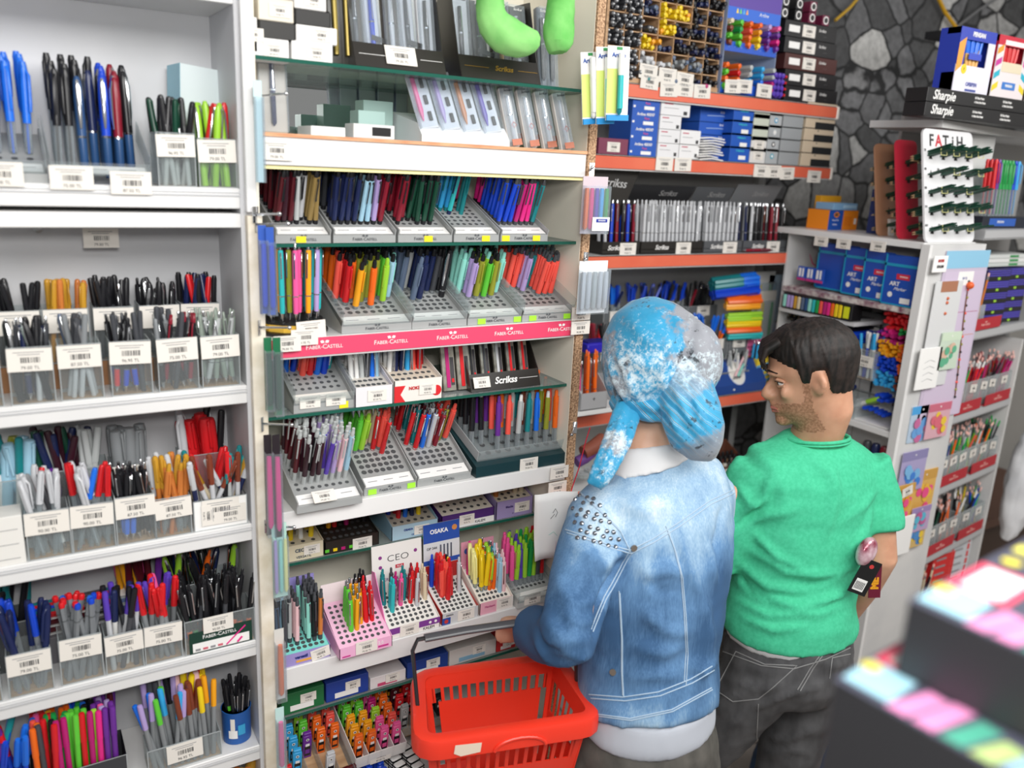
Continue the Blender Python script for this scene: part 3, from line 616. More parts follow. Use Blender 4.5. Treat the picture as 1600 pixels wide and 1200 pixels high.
for k, cs in enumerate((('maroon', 'dark grey', 'navy'), ('maroon', 'magenta', 'purple'), ('red', 'teal', 'blue'))):
    o = thing('felt_tip_pack', ['lowest', 'middle', 'topmost'][k] + ' of three flat packs of felt-tips lying on the fourth shelf', 'pen pack', (X13(130, 950, 1.40), 1.412, z + .048 + .0135 * k), R(2), 'packs of felt-tips on the fourth shelf')
    mb = MB().box(-.075, .07, -.026, .026, -.0005, .0005, PAPER).box(.045, .07, -.026, .026, 0, .0115, PAPER, b=.001).box(.047, .066, -.0265, -.026, .002, .009, mat('#2f64b4', .5)).box(.067, .0702, -.026, .026, 0, .0116, mat('#d84a8a', .5))
    mb.build('printed_sleeve', o, smooth=0)
    for q in range(5): MB().tube([(-.074, -.021 + q * .0105, .006), (.044, -.021 + q * .0105, .006)], .0048, pm(cs[q % 3]), 7).tube([(.0, -.021 + q * .0105, .006), (.03, -.021 + q * .0105, .006)], .0052, CHROME, 7).build('felt_tip_pen', o)
sbx(X13(60, 985, 1.38), X13(190, 965, 1.38), 1.375, 1.45, z, z + .047, '#77757a', 'pen_carton', 'dark grey carton under the flat packs of felt-tips on the fourth shelf')
cup(X13(-40, 975, 1.38), X13(52, 965, 1.38), 1.38, 1.44, z, .085, 'smoky tub of teal and black pens at the back left of the fourth shelf', wall=SMOKE, tagged=False)
fill(X13(-40, 975, 1.38), X13(52, 965, 1.38), 1.38, 1.44, z, .085, 14, [('felt', 'teal', 'black', 2), ('felt', 'black', 'black', 4)], 'in the smoky tub at the back left of the fourth shelf')
z = LZ[4]
DARKBIN = mat('#3a3b3f', .5, name='dark_bin_card')
a, b = X13(-60, 1215), X13(44, 1190)
cup(a, b, 1.305, 1.37, z, .06, 'dark bin of blue and red pens at the lower left corner', wall=DARKBIN, base=DARKBIN)
fill(a, b, 1.305, 1.37, z, .06, 22, [('stick', 'bright blue', 'blue', 3), ('felt', 'turquoise', 'turquoise', 1.5), ('stick', 'blue', 'red', 1), ('felt', 'purple', 'purple', 2), ('felt', 'red', 'blue', 1)], 'in the dark bin at the lower left corner', lean=.9)
a, b = X13(46, 1195), X13(196, 1160)
c = cup(a, b, 1.305, 1.375, z, .058, 'long dark bin packed with rows of bright felt-tip pens on the fifth shelf', wall=DARKBIN, base=DARKBIN, tagged=False)
price(c, .0, -.0365, .022, s=1.25, roll=.2)
n0 = 11
ROW = [['orange', 'dark grey', 'red', 'magenta', 'magenta', 'apple green', 'red', 'magenta', 'hot pink', 'purple', 'purple'], ['orange', 'red', 'black', 'green', 'apple green', 'apple green', 'apple green', 'lime', 'pink', 'lilac', 'purple'],
 ['coral', 'green', 'red', 'green', 'green', 'apple green', 'apple green', 'black', 'purple', 'purple', 'lilac'], ['pink', 'red', 'amber', 'orange', 'orange', 'green', 'bright blue', 'black', 'purple', 'lilac', 'maroon'], ['red', 'coral', 'orange', 'orange', 'amber', 'bright blue', 'blue', 'black', 'purple', 'purple', 'purple']]
for j in range(5):
    for i in range(n0):
        x = a + .008 + (b - a - .016) * (i + .5 * (j % 2) * .5 + .25) / n0; y = 1.314 + j * .012; c1_ = ROW[j][i]
        pen('felt', c1_, c1_, (x, y, z + .002), (ru(-.05, .05), ru(-.06, .02), 1), 'in the long dark bin of the fifth shelf', s=1.0)
a, b = X13(232, 1195), X13(346, 1163)
cup(a, b, 1.307, 1.357, z, .048, 'low clear tray of grey felt-tips with coloured caps on the fifth shelf')
CL = ['lilac', 'bright blue', 'apple green', 'sky blue', 'lilac', 'brown', 'brown', 'brown', 'yellow', 'amber']
for i in range(10):
    for j in range(4):
        cc_ = CL[i] if j < 2 else random.choice(['yellow', 'red', 'orange', 'pale pink', CL[i]]) if i > 4 else random.choice(['lilac', 'black', 'dark grey', 'light grey'])
        pen('felt', cc_, 'grey', (a + .007 + (b - a - .014) * (i + .5) / 10, 1.314 + .012 * j, z + .002), (ru(-.12, .12) - (.25 if i < 2 and j == 0 else 0), ru(-.08, .1), 1), 'in the low clear tray of the fifth shelf', s=.95 + .06 * j)
p = px(372, 1150, Y=1.335)
m_ = thing('blue_pen_tub', 'round blue tub with stickers holding black and green pens', 'tub', (p.x, 1.342, z))
MB().lathe([(.021, 0), (.0245, .001), (.0255, .062), (.0262, .064), (.0245, .064), (.0235, .004), (.001, .0035)], mat('#1f5ba8', .35, name='blue_tub_plastic'), 28, cap=False).build('tub_body', m_)
mb = MB()
for a0, a1, z0, z1, cm in ((-2.35, -1.75, .014, .03, PAPER), (-1.7, -1.2, .02, .04, mat('#3aa0d0', .4)), (-2.2, -1.9, .03, .054, CARD)):
    vs = [];
    for k in range(7):
        q = a0 + (a1 - a0) * k / 6
        for zz in (z0, z1): vs.append((.0258 * cos(q), .0258 * sin(q), zz))
    mb.add(vs, [[2 * k, 2 * k + 2, 2 * k + 3, 2 * k + 1] for k in range(6)], cm)
mb.build('tub_sticker', m_)
for k in range(15):
    q = k * 2.4; r = .006 + .011 * ((k * .37) % 1); pen('click' if k % 3 else 'stick', 'black', ['apple green', 'apple green', 'magenta', 'black'][k % 4], (p.x + r * cos(q) * .7, 1.342 + r * sin(q) * .7, z + .004), (cos(q) * .12, sin(q) * .12, 1), 'in the round blue tub', s=.78)
cup(.02, .30, 1.32, 1.40, .76, .06, 'dark tub on the lowest visible shelf of the left cabinet', wall=DARKBIN, tagged=False)
fill(.20, .30, 1.32, 1.40, .76, .06, 14, [('marker', 'gold', 'gold', 1), ('marker', 'copper', 'gold', 1)], 'in the dark tub on the lowest shelf', s=1.2)
# ===== CONTENTS OF THE MIDDLE CABINET
def XM(u, v, Y=1.312): return px(u, v, Y=Y).x
def grid(cols, rows, skip=0., kinds='mech', c2='black'):
    """cols: one colour per column or None; rows: iterable of rows"""
    out = []
    for i, c in enumerate(cols):
        if c is None: continue
        for j in rows:
            if random.random() < skip: continue
            cc = random.choice(c) if isinstance(c, list) else c
            out.append((i, j, kinds, cc, c2))
    return out
def faber(u0, u1, v, z, cells, what, nx=7, ny=8, L=.15, ang=22, yf=1.316, where=None, s=.98, jit=.05, sink=.042, **k):
    a, b = XM(u0, v, yf), XM(u1, v, yf)
    t, at = tray(a, b, yf, z, L, R(ang), f'grey sloping tray of {what}', nx, ny, **k)
    stock(at, cells, where or 'in the tray of ' + what, jit=jit, s=s, sink=sink); return t, at
YL = '#f2e21c'; GL = '#a6f03a'
z = 1.8605
faber(431, 517, 385, z, grid(['maroon', 'dark plum', 'maroon', 'light grey', 'silver', 'bronze', 'bronze'], range(0, 8), .08), 'maroon, silver and bronze pencils, leftmost on upper glass', sticker=[(-.1, YL)])
faber(521, 618, 385, z, grid([['navy', 'dark grey'], 'navy', ['navy', 'slate'], 'navy', 'light blue', ['light blue', 'navy'], 'lilac', 'dark red'], range(0, 8), .06), 'navy and pale blue pencils on upper glass', nx=8)
faber(622, 706, 384, z, grid(['dark red', 'dark red', 'dark green', 'dark green', 'dark green', ['black', 'dark green'], None], range(0, 8), .1), 'dark red and dark green pencils on upper glass', sticker=[(.1, YL)])
faber(709, 779, 383, z, grid(['sky blue', 'sky blue', None, 'teal', None, None], range(4, 8), .1, c2='teal') + grid([None, None, None, None, 'magenta', 'navy'], range(7, 8)) + [(1, 3, 'mech', 'turquoise', 'navy'), (3, 3, 'mech', 'teal', 'teal'), (5, 6, 'mech', 'red', 'black')], 'turquoise and teal pencils, half empty, upper glass', nx=6, sticker=[(.4, YL)])
faber(782, 855, 382, z, grid(['blue', 'blue', 'blue', 'magenta', 'hot pink', 'hot pink', 'teal'], range(0, 6), .12, c2='dark grey') + grid(['hot pink', 'hot pink', 'red', 'red', 'maroon', 'magenta', None], range(6, 8)), 'blue and hot pink pencils, rightmost on upper glass', sticker=[(-.8, YL), (.5, YL)])
z = 1.7105
p = px(467, 505, Y=1.37)
st = thing('round_pen_stand', 'round revolving pen stand with a yellow base, full of pink, amber and turquoise pencils', 'pen stand', (.405, 1.362, z))
MB().lathe([(.058, 0), (.060, .002), (.060, .005), (.057, .006)], BLK, 32).build('turntable', st); MB().lathe([(.052, .006), (.052, .018)], mat('#e9bd45', .35, name='yellow_lacquer'), 12).build('yellow_base', st, smooth=0); MB().lathe([(.053, .018), (.053, .022), (.050, .023)], BLK, 12).build('holder_plate', st, smooth=0)
MB().tube([(.0, .0, .02), (0, 0, .12)], .012, CLEAR, 10).build('clear_column', st); price(st, .015, -.058, .012, s=1.1, roll=-.05)
sc = ['turquoise', 'amber', 'amber', 'olive', 'orange', 'pink', 'pink', 'amber', 'pink', 'turquoise', 'lilac', 'turquoise', 'black']
for k in range(26):
    q = -pi + k * 2 * pi / 26 * 1.0; r = (.044, .032)[k % 2]; pen('click', sc[int((cos(q) + 1) / 2 * 12)] if k % 4 else random.choice(sc), None, (.405 + r * cos(q), 1.362 + r * sin(q), z + .024), (cos(q) * .03, sin(q) * .03, 1), 'standing in the round yellow-based stand', s=.9)
gb = MB()
for (u0, u1) in ((521, 705), (705, 780)):
    gb.box(XM(u0, 400, 1.53), XM(u1, 400, 1.53), 1.532, 1.534, z, z + .135, mat('#173a31', .5))
h1 = gb.build('header_card', None, smooth=0); tag(h1, 'dark green header card with white lettering behind the second pencil row', 'card')
hb = MB(); castell(hb, fc(XM(560, 392, 1.53), 1.5312, 1.837), .0085, PAPER); castell(hb, fc(XM(735, 392, 1.53), 1.5312, 1.837), .0085, PAPER); hb.build('white_lettering', h1)
eb = MB().box(XM(702, 430, 1.528), XM(733, 430, 1.528), 1.526, 1.528, z + .02, z + .122, PAPER); eb.text('Edge', .011, INKL, fc(XM(717, 430, 1.528), 1.5257, z + .112))
for k in range(5): eb.box(XM(708, 430, 1.528), XM(728, 430, 1.528), 1.5255, 1.526, z + .055 + k * .009, z + .0565 + k * .009, INKL)
tag(eb.build('information_card'), 'white information card headed Edge behind the green and mint pencils', 'card')
faber(534, 643, 512, z, grid([['orange', 'coral'], ['red', 'coral'], ['orange', 'orange'], ['olive', 'dark green'], ['orange', 'olive'], ['olive', 'lime'], ['apple green', 'lime'], 'light blue'], range(3, 9), .05, 'chubby', 'black') + [(1, 2, 'chubby', 'red', 'black'), (3, 2, 'chubby', 'olive', 'black'), (4, 1, 'chubby', 'orange', 'black'), (2, 1, 'chubby', 'amber', 'black'), (6, 2, 'chubby', 'lime', 'lime'), (7, 3, 'chubby', 'mint', 'mint')], 'orange, olive and lime push pencils, second row', nx=8, ny=9, L=.165, yf=1.31, ang=21, rimm=CLEAR, hole=.0048, sticker=None)
faber(644, 729, 505, z, grid(['slate', ['slate', 'light grey'], 'navy', 'slate', 'navy', 'dark grey', 'black'], range(4, 9), .15, 'chubby', 'black') + [(6, 3, 'roller', 'black', 'black'), (1, 2, 'chubby', 'slate', 'slate'), (2, 2, 'chubby', 'navy', 'navy')], 'slate, navy and charcoal push pencils, second row', ny=9, L=.165, yf=1.31, ang=21, rimm=CLEAR, hole=.0048)
faber(731, 814, 499, z, grid(['mint', 'mint', None, 'lime', None, 'mint'], range(3, 6), .15, 'chubby', 'mint') + grid([None, 'lilac', 'olive', 'apple green', 'olive', None], range(2, 7), .05, 'chubby', 'black'), 'mint, lilac and green push pencils, second row', nx=6, ny=9, L=.165, yf=1.31, ang=21, rimm=CLEAR, hole=.0048, sticker=[(-.5, GL), (.85, GL)])
faber(816, 895, 494, z, grid(['coral', 'coral', None, None, None, 'coral', 'coral'], range(4, 9), .1, 'chubby', 'dark grey') + grid([None, None, 'lilac', 'teal', 'coral', 'teal', 'coral'], range(3, 7), .15, 'chubby', 'dark grey') + grid([None, None, None, None, 'coral', 'coral', 'coral'], range(2, 4), .1, 'chubby', 'dark grey'), 'coral, lilac and teal push pencils, second row', ny=9, L=.165, yf=1.31, ang=21, rimm=CLEAR, hole=.0048, sticker=[(-.6, GL), (.75, GL)])
def display(x0, x1, y0, z0, D, hf, hb, name, label, body, plat, cells, where, hp=.03, ang=22, header=None, deco=None, nx=8, ny=6, vert=True, s=.95, hole=.0042, side=None, yaw=0, jit=.06, sink=.052):
    w = (x1 - x0) / 2; t = thing(name, label, 'display box', ((x0 + x1) / 2, y0, z0), yaw); a = R(ang)
    side = side or body
    b = MB().box(-w, w, 0, .0012, 0, hf, body).box(-w, w, D - .0012, D, 0, hb, body)
    for sx in (-1, 1): b.prism([(0, 0), (0, hf), (D, hb), (D, 0)], sx * w - (.0012 if sx > 0 else 0), sx * w + (0 if sx > 0 else .0012), side, 'x')
    b.build('carton', t, smooth=0)
    M = T(0, .002, hp) @ RX(a); L = (D - .004) / cos(a); pb = MB().box(-w + .0015, w - .0015, 0, L, -.001, 0, plat, M)
    for i in range(nx):
        for j in range(ny): pb.disc((-w + .006 + (2 * w - .012) * (i + .5) / nx, .006 + (L - .012) * (j + .5) / ny, .0006), hole, HOLE, 8, M)
    pb.build('punched_insert', t, smooth=0)
    if header:
        hh, hc, hd, lean = header; Mh = T(0, D, hb) @ RX(-lean); hm = MB().box(-w, w, -.0008, .0008, 0, hh, hc, Mh); hd(hm, w, hh, Mh); hm.build('header_card', t, smooth=0)
    if deco:
        dm = MB(); deco(dm, w, hf); dm.build('printed_front', t, smooth=0)
    Mw = T((x0 + x1) / 2, y0, z0) @ RZ(yaw) @ M
    def at(i, j): return Mw @ V((-w + .006 + (2 * w - .012) * (i + .5) / nx, .006 + (L - .012) * (j + .5) / ny, .001)), Mw.to_3x3() @ V((0, 0, 1))
    stock(at, cells, where, s=s, vert=vert, jit=jit, sink=sink); return t
def ft(mb, txt, size, m, x, z, y=-.0008, bold=0, wide=1): mb.text(txt, size, m, fc(x, y, z), wide=wide, bold=bold)
def stk(t, x, y, z, s=.8, **k): return price(t, x, y, z, s=s, **k)
z = 1.5775
t, _ = faber(459, 553, 645, z, grid(['bright blue', 'blue', 'bright blue', 'bright blue', None, None, 'turquoise'], range(4, 7), .15, 'click', 'blue') + grid([None, None, 'coral', 'red', 'bright blue', 'blue', None], range(3, 7), .1, 'chubby', None), 'blue, red and turquoise pens on lower glass', ny=7, L=.14, yf=1.318, sink=.068, rimm=CLEAR, maker=False, cardcol=CARD, sticker=[(.65, YL)], lip=.014)
stk(t, -.025, -.0015, .018, .8); stk(t, .02, -.0015, .018, .8)
t = display(XM(556, 635), XM(615, 628), 1.315, z, .11, .035, .075, 'pen_display_box', 'white display box of white and blue click pens on the lower glass shelf', mat('#e3e1e4', .5), mat('#c9c4bd', .5), grid(['white', 'white', 'light grey', 'dark grey', 'bright blue', 'light blue'], range(2, 6), .1, 'click', None), 'in the white display box of the lower glass shelf', hp=.03, ang=14, nx=6, side=mat('#d3cfda', .5), sink=.075); stk(t, .005, -.001, .018, .8)
def dn(mb, w, h): mb.prism([(-w, 0), (-w, h * .75), (-w * .55, h * .75), (-w * .75, h * .35), (-w * .55, 0)], -.0006, 0, mat('#d7262c', .5)); ft(mb, 'NOKI', .008, mat('#c32026', .5), -w * .2, h * .6, bold=.0003); mb.disc((w * .75, 0, 0), .01, mat('#d7262c', .5), 14, T(0, -.0007, h * .4) @ RX(pi / 2))
t = display(XM(617, 630), XM(692, 615), 1.315, z, .12, .04, .075, 'pen_display_box', 'white and red display box of navy, blue and red pens on the lower glass shelf', mat('#e8e2db', .5), mat('#cfc2b2', .5), grid(['white', 'navy', 'navy', 'sky blue', 'coral', 'red', 'red'], range(2, 6), .1, 'click', None), 'in the white and red display box', hp=.034, ang=14, nx=7, deco=dn, sink=.075); stk(t, .017, -.0014, .02, .75)
SBLK = mat('#26231f', .4, name='black_display_card')
FOIL = noisy('crinkled_foil_pouch', '#8f8b80', '#d8d4c6', 40, .2, .4, metal=.6)
def pouches(n, x0, x1, y, z, h, lean, where, label, fronts, w=.016, mt=FOIL):
    for k in range(n):
        x = x0 + (x1 - x0) * (k + .5) / n; o = thing('pen_pouch', f'{label}, {["first","second","third","fourth","fifth","sixth"][k]} from the left', 'pen pouch', (x, y, z), group=None); o.rotation_euler = (-lean, 0, 0)
        c = fronts[k % len(fronts)]
        MB().box(-w * .95 / 1, w * .95, -.003, .004, 0, h, mt, b=.001).build('pouch', o, smooth=0)
        m = MB().box(-w * .45, w * .1, -.0045, -.003, h * .06, h * .92, pm(c), b=.0012); m.box(w * .2, w * .75, -.0037, -.003, h * .1, h * .6, mat('#39363a', .5)).box(w * .3, w * .65, -.0041, -.0037, h * .15, h * .22, pm('red')); m.build('wrapped_pen', o, smooth=0)
pouches(2, XM(690, 600, 1.35), XM(735, 600, 1.35), 1.345, z + .002, .105, R(14), '', 'crinkled silver pouch with a slim pen beside the black display', ['magenta', 'red'], w=.014)
x0, x1 = XM(742, 612), XM(850, 598)
d = thing('lettered_display_stand', 'black display stand lettered in white, holding foil-wrapped pens over the eraser-topped pencils', 'display stand', ((x0 + x1) / 2, 1.325, z)); w = (x1 - x0) / 2
Ms = RX(R(-22)); mb = MB().box(-w, w, -.001, .001, 0, .034, SBLK, Ms).box(-w, w, 0, .11, 0, .0015, SBLK)
for sx in (-1, 1): mb.prism([(0, 0), (.013, .034), (.075, .115), (.085, .115), (.085, 0)], sx * w - .0008, sx * w + .0008, SBLK, 'x')
mb.box(-w, w, .083, .085, 0, .115, SBLK); mb.build('stand', d, smooth=0)
mb = MB(); mb.text('Scrikss', .018, PAPER, Ms @ fc(-.0, -.0014, .017), shear=.3, bold=.0005); mb.box(w * .4, w * .95, -.0016, -.001, .0175, .0183, PAPER, Ms); mb.build('white_lettering', d); stk(d, -w * .72, -.0, .018, .8, tilt=R(22))
pouches(5, x0 + .004, x1 - .004, 1.352, z + .004, .118, R(16), '', 'gold-topped pen pouch in the white-lettered black stand', ['black', 'dark grey', 'silver', 'red', 'red'], w=.0098)
z = 1.4115
t, _ = faber(464, 566, 800, z, grid([['dark plum', 'maroon'], 'dark plum', ['dark plum', 'black'], ['light blue', 'dark plum'], ['lilac', 'violet'], 'lilac', 'pale pink', 'light blue'], range(1, 9), .12, 'mech', 'light grey'), 'plum and lilac pencils jutting over the board', nx=8, ny=9, L=.155, yf=1.284, sink=.03, maker=False, card=True, sticker=None); stk(t, -.01, .002, .024, .9, tilt=R(55))
MB().box(-.056, .056, .06, .16, 0, .03, mat('#12382c', .5)).build('dark_green_base', t, smooth=0)
faber(569, 650, 775, z, grid(['apple green', 'lime', None, None, None, None, None], range(4, 9), .1, 'chubby', None) + grid([None, None, 'beige', 'beige', None, None, None], range(5, 8), .1, 'chubby', None) + [(3, 4, 'click', 'red', None), (4, 4, 'chubby', 'coral', None), (5, 5, 'chubby', 'coral', None), (4, 6, 'chubby', 'coral', None), (4, 3, 'click', 'red', None)], 'lime, beige and coral pens, nearly empty', ny=9, L=.165, yf=1.31, ang=25, hole=.0052, sticker=[(-.7, GL), (.8, GL)])
faber(652, 735, 758, z, grid(['red', 'teal', 'maroon', 'silver', 'red', None, None], range(4, 9), .12, 'click', None) + [(1, 3, 'click', 'red', None), (2, 3, 'click', 'bright blue', None), (3, 3, 'click', 'silver', None), (4, 3, 'click', 'dark red', None), (5, 4, 'click', 'olive', None), (6, 6, 'chubby', 'coral', None), (6, 4, 'chubby', 'coral', None), (6, 7, 'chubby', 'coral', None)], 'red, teal and silver click pens', ny=9, L=.165, yf=1.31, ang=25, hole=.0052)
GRN = mat('#1e3a3f', .3, name='dark_green_plastic')
x0, x1 = XM(741, 742), XM(886, 712); w = (x1 - x0) / 2; D = .155
t = thing('tiered_pencil_stand', 'dark green plastic stand with a clear tray of chunky coloured pencils', 'pen stand', ((x0 + x1) / 2, 1.305, z))
mb = MB().prism([(0, 0), (0, .022), (.01, .026), (D, .075), (D, 0)], -w, w, GRN, 'x'); mb.build('stand_base', t, smooth=0)
Mp = T(0, .012, .030) @ RX(R(18)); mb = MB().box(-w + .008, w - .008, 0, D - .02, 0, .002, CLEAR, Mp).box(-w + .008, w - .008, 0, .0015, -.004, .02, CLEAR, Mp)
for sx in (-1, 1): mb.box(sx * (w - .008) - .0007, sx * (w - .008) + .0007, 0, D - .02, 0, .02, CLEARE, Mp)
for i in range(9):
    for j in range(5): mb.disc((-w + .018 + (2 * w - .036) * i / 8, .016 + j * .026, .0025), .0058, HOLE, 10, Mp)
mb.build('clear_insert', t, smooth=0); price(t, .01, -.002, .012, s=.95)
cols = ['black', 'black', 'purple', 'orange', 'light grey', 'teal', 'light grey', 'olive', 'orange']; alt = ['black', 'purple', 'coral', 'coral', 'silver', 'brown', 'bright blue', 'orange', 'coral']
Mw = T((x0 + x1) / 2, 1.305, z) @ Mp
for i in range(9):
    for j in range(1 if i < 2 else 0, 5):
        c = cols[i] if (j + i) % 3 else alt[i]
        if i == 7 and j == 0: c = 'olive'
        pen('chubby', c, 'white' if i % 3 == 1 else c, Mw @ V((-w + .018 + (2 * w - .036) * i / 8, .016 + j * .026, -.014)), (ru(-.03, .03), ru(-.03, .03), 1), 'in the dark green stand with the clear tray', s=.93)
z = 1.2625
KR = mat('#d9cfb4', .5);
def txt2(a, sa, b_, sb, col):
    def f(mb, w, h): ft(mb, a, sa, col, -w * .3, h * .62, bold=.0002); ft(mb, b_, sb, col, -w * .1, h * .2)
    return f
t = display(XM(448, 868, 1.405), XM(506, 850, 1.405), 1.405, z, .10, .032, .05, 'pen_display_box', 'cream display box on the half-depth glass shelf, far left', KR, KR, grid(['yellow', 'white', 'yellow'], range(1, 5), .2, 'click', None), 'in the cream display box far left', hp=.028, ang=8, nx=3, deco=txt2('CEO', .009, 'VERSATIL', .007, mat('#20405a', .5)), vert=True); stk(t, .012, -.001, .018, .7)
t = display(XM(508, 865, 1.405), XM(592, 835, 1.405), 1.405, z, .12, .026, .05, 'pen_display_box', 'black display box of neon pens under the fourth board', SBLK, SBLK, grid(['lime', 'amber', 'red', 'lime', 'magenta', 'amber', 'light grey', 'black'], range(2, 6), .3, 'click', None), 'in the black display box of neon pens', hp=.02, ang=14, deco=lambda mb, w, h: [mb.box(-w + q * .016, -w + q * .016 + .008, -.0006, 0, .004, .010, pm(['apple green', 'yellow', 'magenta'][q % 3])) for q in range(6)], vert=True); stk(t, .02, -.001, .01, .9);
t = display(XM(612, 852, 1.405), XM(684, 830, 1.405), 1.405, z, .12, .03, .07, 'pen_display_box', 'light blue display box of blue, red and yellow pens', mat('#a9c6d6', .5), mat('#bcb6a8', .5), grid(['blue', 'red', 'bright blue', 'navy', 'yellow', 'white'], range(1, 6), .25, 'click', None), 'in the light blue display box', hp=.026, ang=12, nx=6, deco=txt2('OSAKA', .006, 'OS', .005, mat('#1d3c8a', .5)), vert=True, side=mat('#8db3c9', .5)); stk(t, .014, -.001, .014, .75)
t = display(XM(690, 826, 1.405), XM(772, 800, 1.405), 1.405, z, .12, .032, .055, 'pen_display_box', 'white and purple display box of magenta and teal pencils', mat('#4f2a73', .5), mat('#e6dfd0', .5), grid(['red', 'magenta', 'purple', 'teal', 'magenta', 'teal', 'teal'], range(2, 6), .35, 'chubby', None), 'in the white and purple display box', hp=.03, ang=14, nx=7, deco=lambda mb, w, h: (mb.box(-w, w, -.0006, 0, 0, h * .4, PAPER), ft(mb, 'KALEM', .008, INK, w * .45, h * .2, -.0012)), jit=.12); stk(t, -.004, -.001, .016, .8)
t = display(XM(775, 812, 1.405), XM(832, 795, 1.405), 1.405, z, .10, .04, .07, 'pen_display_box', 'lilac display box of pale wooden pencils under the board', mat('#9f90bf', .5), mat('#dfd5c2', .5), grid(['copper', 'beige', 'copper', 'beige', 'beige'], range(1, 5), .2, 'chubby', 'beige'), 'in the lilac display box', hp=.036, ang=14, nx=5, deco=txt2('Mecha', .007, 'P', .005, mat('#4d3a78', .5)), vert=True); stk(t, .018, -.001, .02, .85)
z = 1.1105
def h_bubu(mb, w, hh, M): mb.disc((0, 0, 0), .0155, mat('#e04a33', .5), 24, M @ fc(.0, -.0016, hh * .55)); mb.text('BUBU', .009, PAPER, M @ fc(0, -.002, hh * .47), bold=.0004); mb.box(w * .55, w * .95, -.0014, -.0008, hh * .2, hh * .9, mat('#4b6bc0', .5), M)
t = display(.349, .447, 1.305, z, .085, .024, .035, 'pen_display_box', 'lilac and turquoise display box with a round red badge, holding slim patterned pencils', mat('#9c8ec9', .5), mat('#7fd6cd', .5), grid([['light grey', 'slate'], ['dark grey', 'light blue'], 'light grey', ['pale pink', 'light blue'], None, 'mint', 'black', ['black', 'copper']], range(1, 7), .2, 'mech', 'dark grey'), 'in the lilac and turquoise box with the red badge', hp=.022, ang=14, ny=7, sink=.04, header=(.09, mat('#8d85c4', .5), h_bubu, R(4)), deco=lambda mb, w, h: (ft(mb, 'versatil', .008, mat('#1d2c78', .5), -w * .1, h * .62, bold=.0003), mb.box(-w * .3, w * .5, -.0006, 0, h * .18, h * .36, mat('#e2a348', .5))), jit=.04); stk(t, .03, -.001, .012, .8, roll=-.15)
PNK = mat('#ecb1d4', .5, name='pink_card')
t = display(.457, .560, 1.284, z, .10, .022, .055, 'pen_display_box', 'pink display box with a hot pink side, holding green, orange, red and black pens', PNK, mat('#f0bcd8', .5), grid([None, None, 'apple green', 'amber', 'amber', None, None, None], range(3, 6), 0, 'click', None) + [(2, 2, 'click', 'apple green', None), (3, 2, 'click', 'amber', None), (4, 6, 'click', 'black', 'black'), (5, 5, 'click', 'red', 'red'), (5, 4, 'click', 'red', 'red'), (5, 3, 'click', 'red', 'red'), (6, 6, 'click', 'black', 'black'), (6, 3, 'click', 'red', 'red'), (5, 7, 'click', 'black', 'black'), (6, 4, 'click', 'red', 'red')], 'in the pink display box', hp=.020, ang=24, ny=8, sink=.062, hole=.0036, header=(.045, mat('#f3e3e6', .5), lambda mb, w, hh, M: None, R(4)), deco=lambda mb, w, h: (ft(mb, '2,0', .009, PAPER, w * .55, h * .62), mb.box(w * .45, w * .85, -.0006, 0, h * .2, h * .36, mat('#c43d8c', .5)), mb.box(-w * .9, -w * .6, -.0006, 0, h * .12, h * .24, mat('#c43d8c', .5)))); stk(t, .0, -.001, .014, .95)
MB().prism([(.03, .032), (.10, .055), (.10, .108), (.085, .112)], .0502, .0514, mat('#f07fc0', .4), 'x').build('hot_pink_side_flap', t, smooth=0)
def h_ceo(mb, w, hh, M):
    mb.text('CEO', .019, INK, M @ fc(.002, -.0012, hh * .66), bold=-.0003, wide=1.25); mb.box(-.004, .014, -.0014, -.0008, hh * .42, hh * .50, mat('#c23a4a', .5), M); mb.text('PLUS', .0055, PAPER, M @ fc(.005, -.0018, hh * .46)); mb.text('VERSATIL KALEM', .0092, mat('#8d6f9c', .5), M @ fc(0, -.0012, hh * .2))
    for (a, c) in ((-.036, .72), (-.036, .5), (.040, .74)): mb.disc((0, 0, 0), .0038, mat('#8a3a86', .5), 14, M @ fc(a, -.0012, hh * c))
t = display(.563, .670, 1.305, z, .085, .022, .060, 'pen_display_box', 'white display box lettered CEO with teal, pink, red and black push pencils', mat('#ece9e4', .5), mat('#e9e6e0', .5), [(0, 5, 'click', 'teal', 'black'), (1, 4, 'click', 'turquoise', 'black'), (0, 6, 'click', 'teal', 'black'), (2, 5, 'click', 'magenta', 'black'), (2, 6, 'click', 'dark grey', 'black'), (3, 4, 'click', 'pink', 'black'), (4, 6, 'click', 'teal', 'black'), (4, 5, 'click', 'teal', 'black'), (5, 4, 'click', 'red', 'black'), (6, 5, 'click', 'red', 'black'), (6, 6, 'click', 'dark red', 'black'), (6, 3, 'click', 'silver', 'silver'), (5, 5, 'click', 'dark red', 'black'), (7, 6, 'click', 'red', 'red'), (8, 5, 'click', 'beige', 'white'), (8, 4, 'click', 'beige', 'white'), (1, 3, 'click', 'turquoise', 'turquoise')], 'in the white box lettered CEO', hp=.018, ang=28, nx=9, ny=8, sink=.068, hole=.0036, header=(.092, mat('#efece8', .5), h_ceo, R(5)), deco=lambda mb, w, h: (mb.box(-w, w, -.0006, 0, h * .42, h, mat('#7d3f93', .5)), ft(mb, 'KALEM', .008, INK, w * .55, h * .2), mb.disc((0, 0, 0), .003, PAPER, 12, fc(w * .6, -.001, h * .7)), mb.disc((0, 0, 0), .003, PAPER, 12, fc(w * .82, -.001, h * .7)))); stk(t, -.012, -.001, .012, .9)
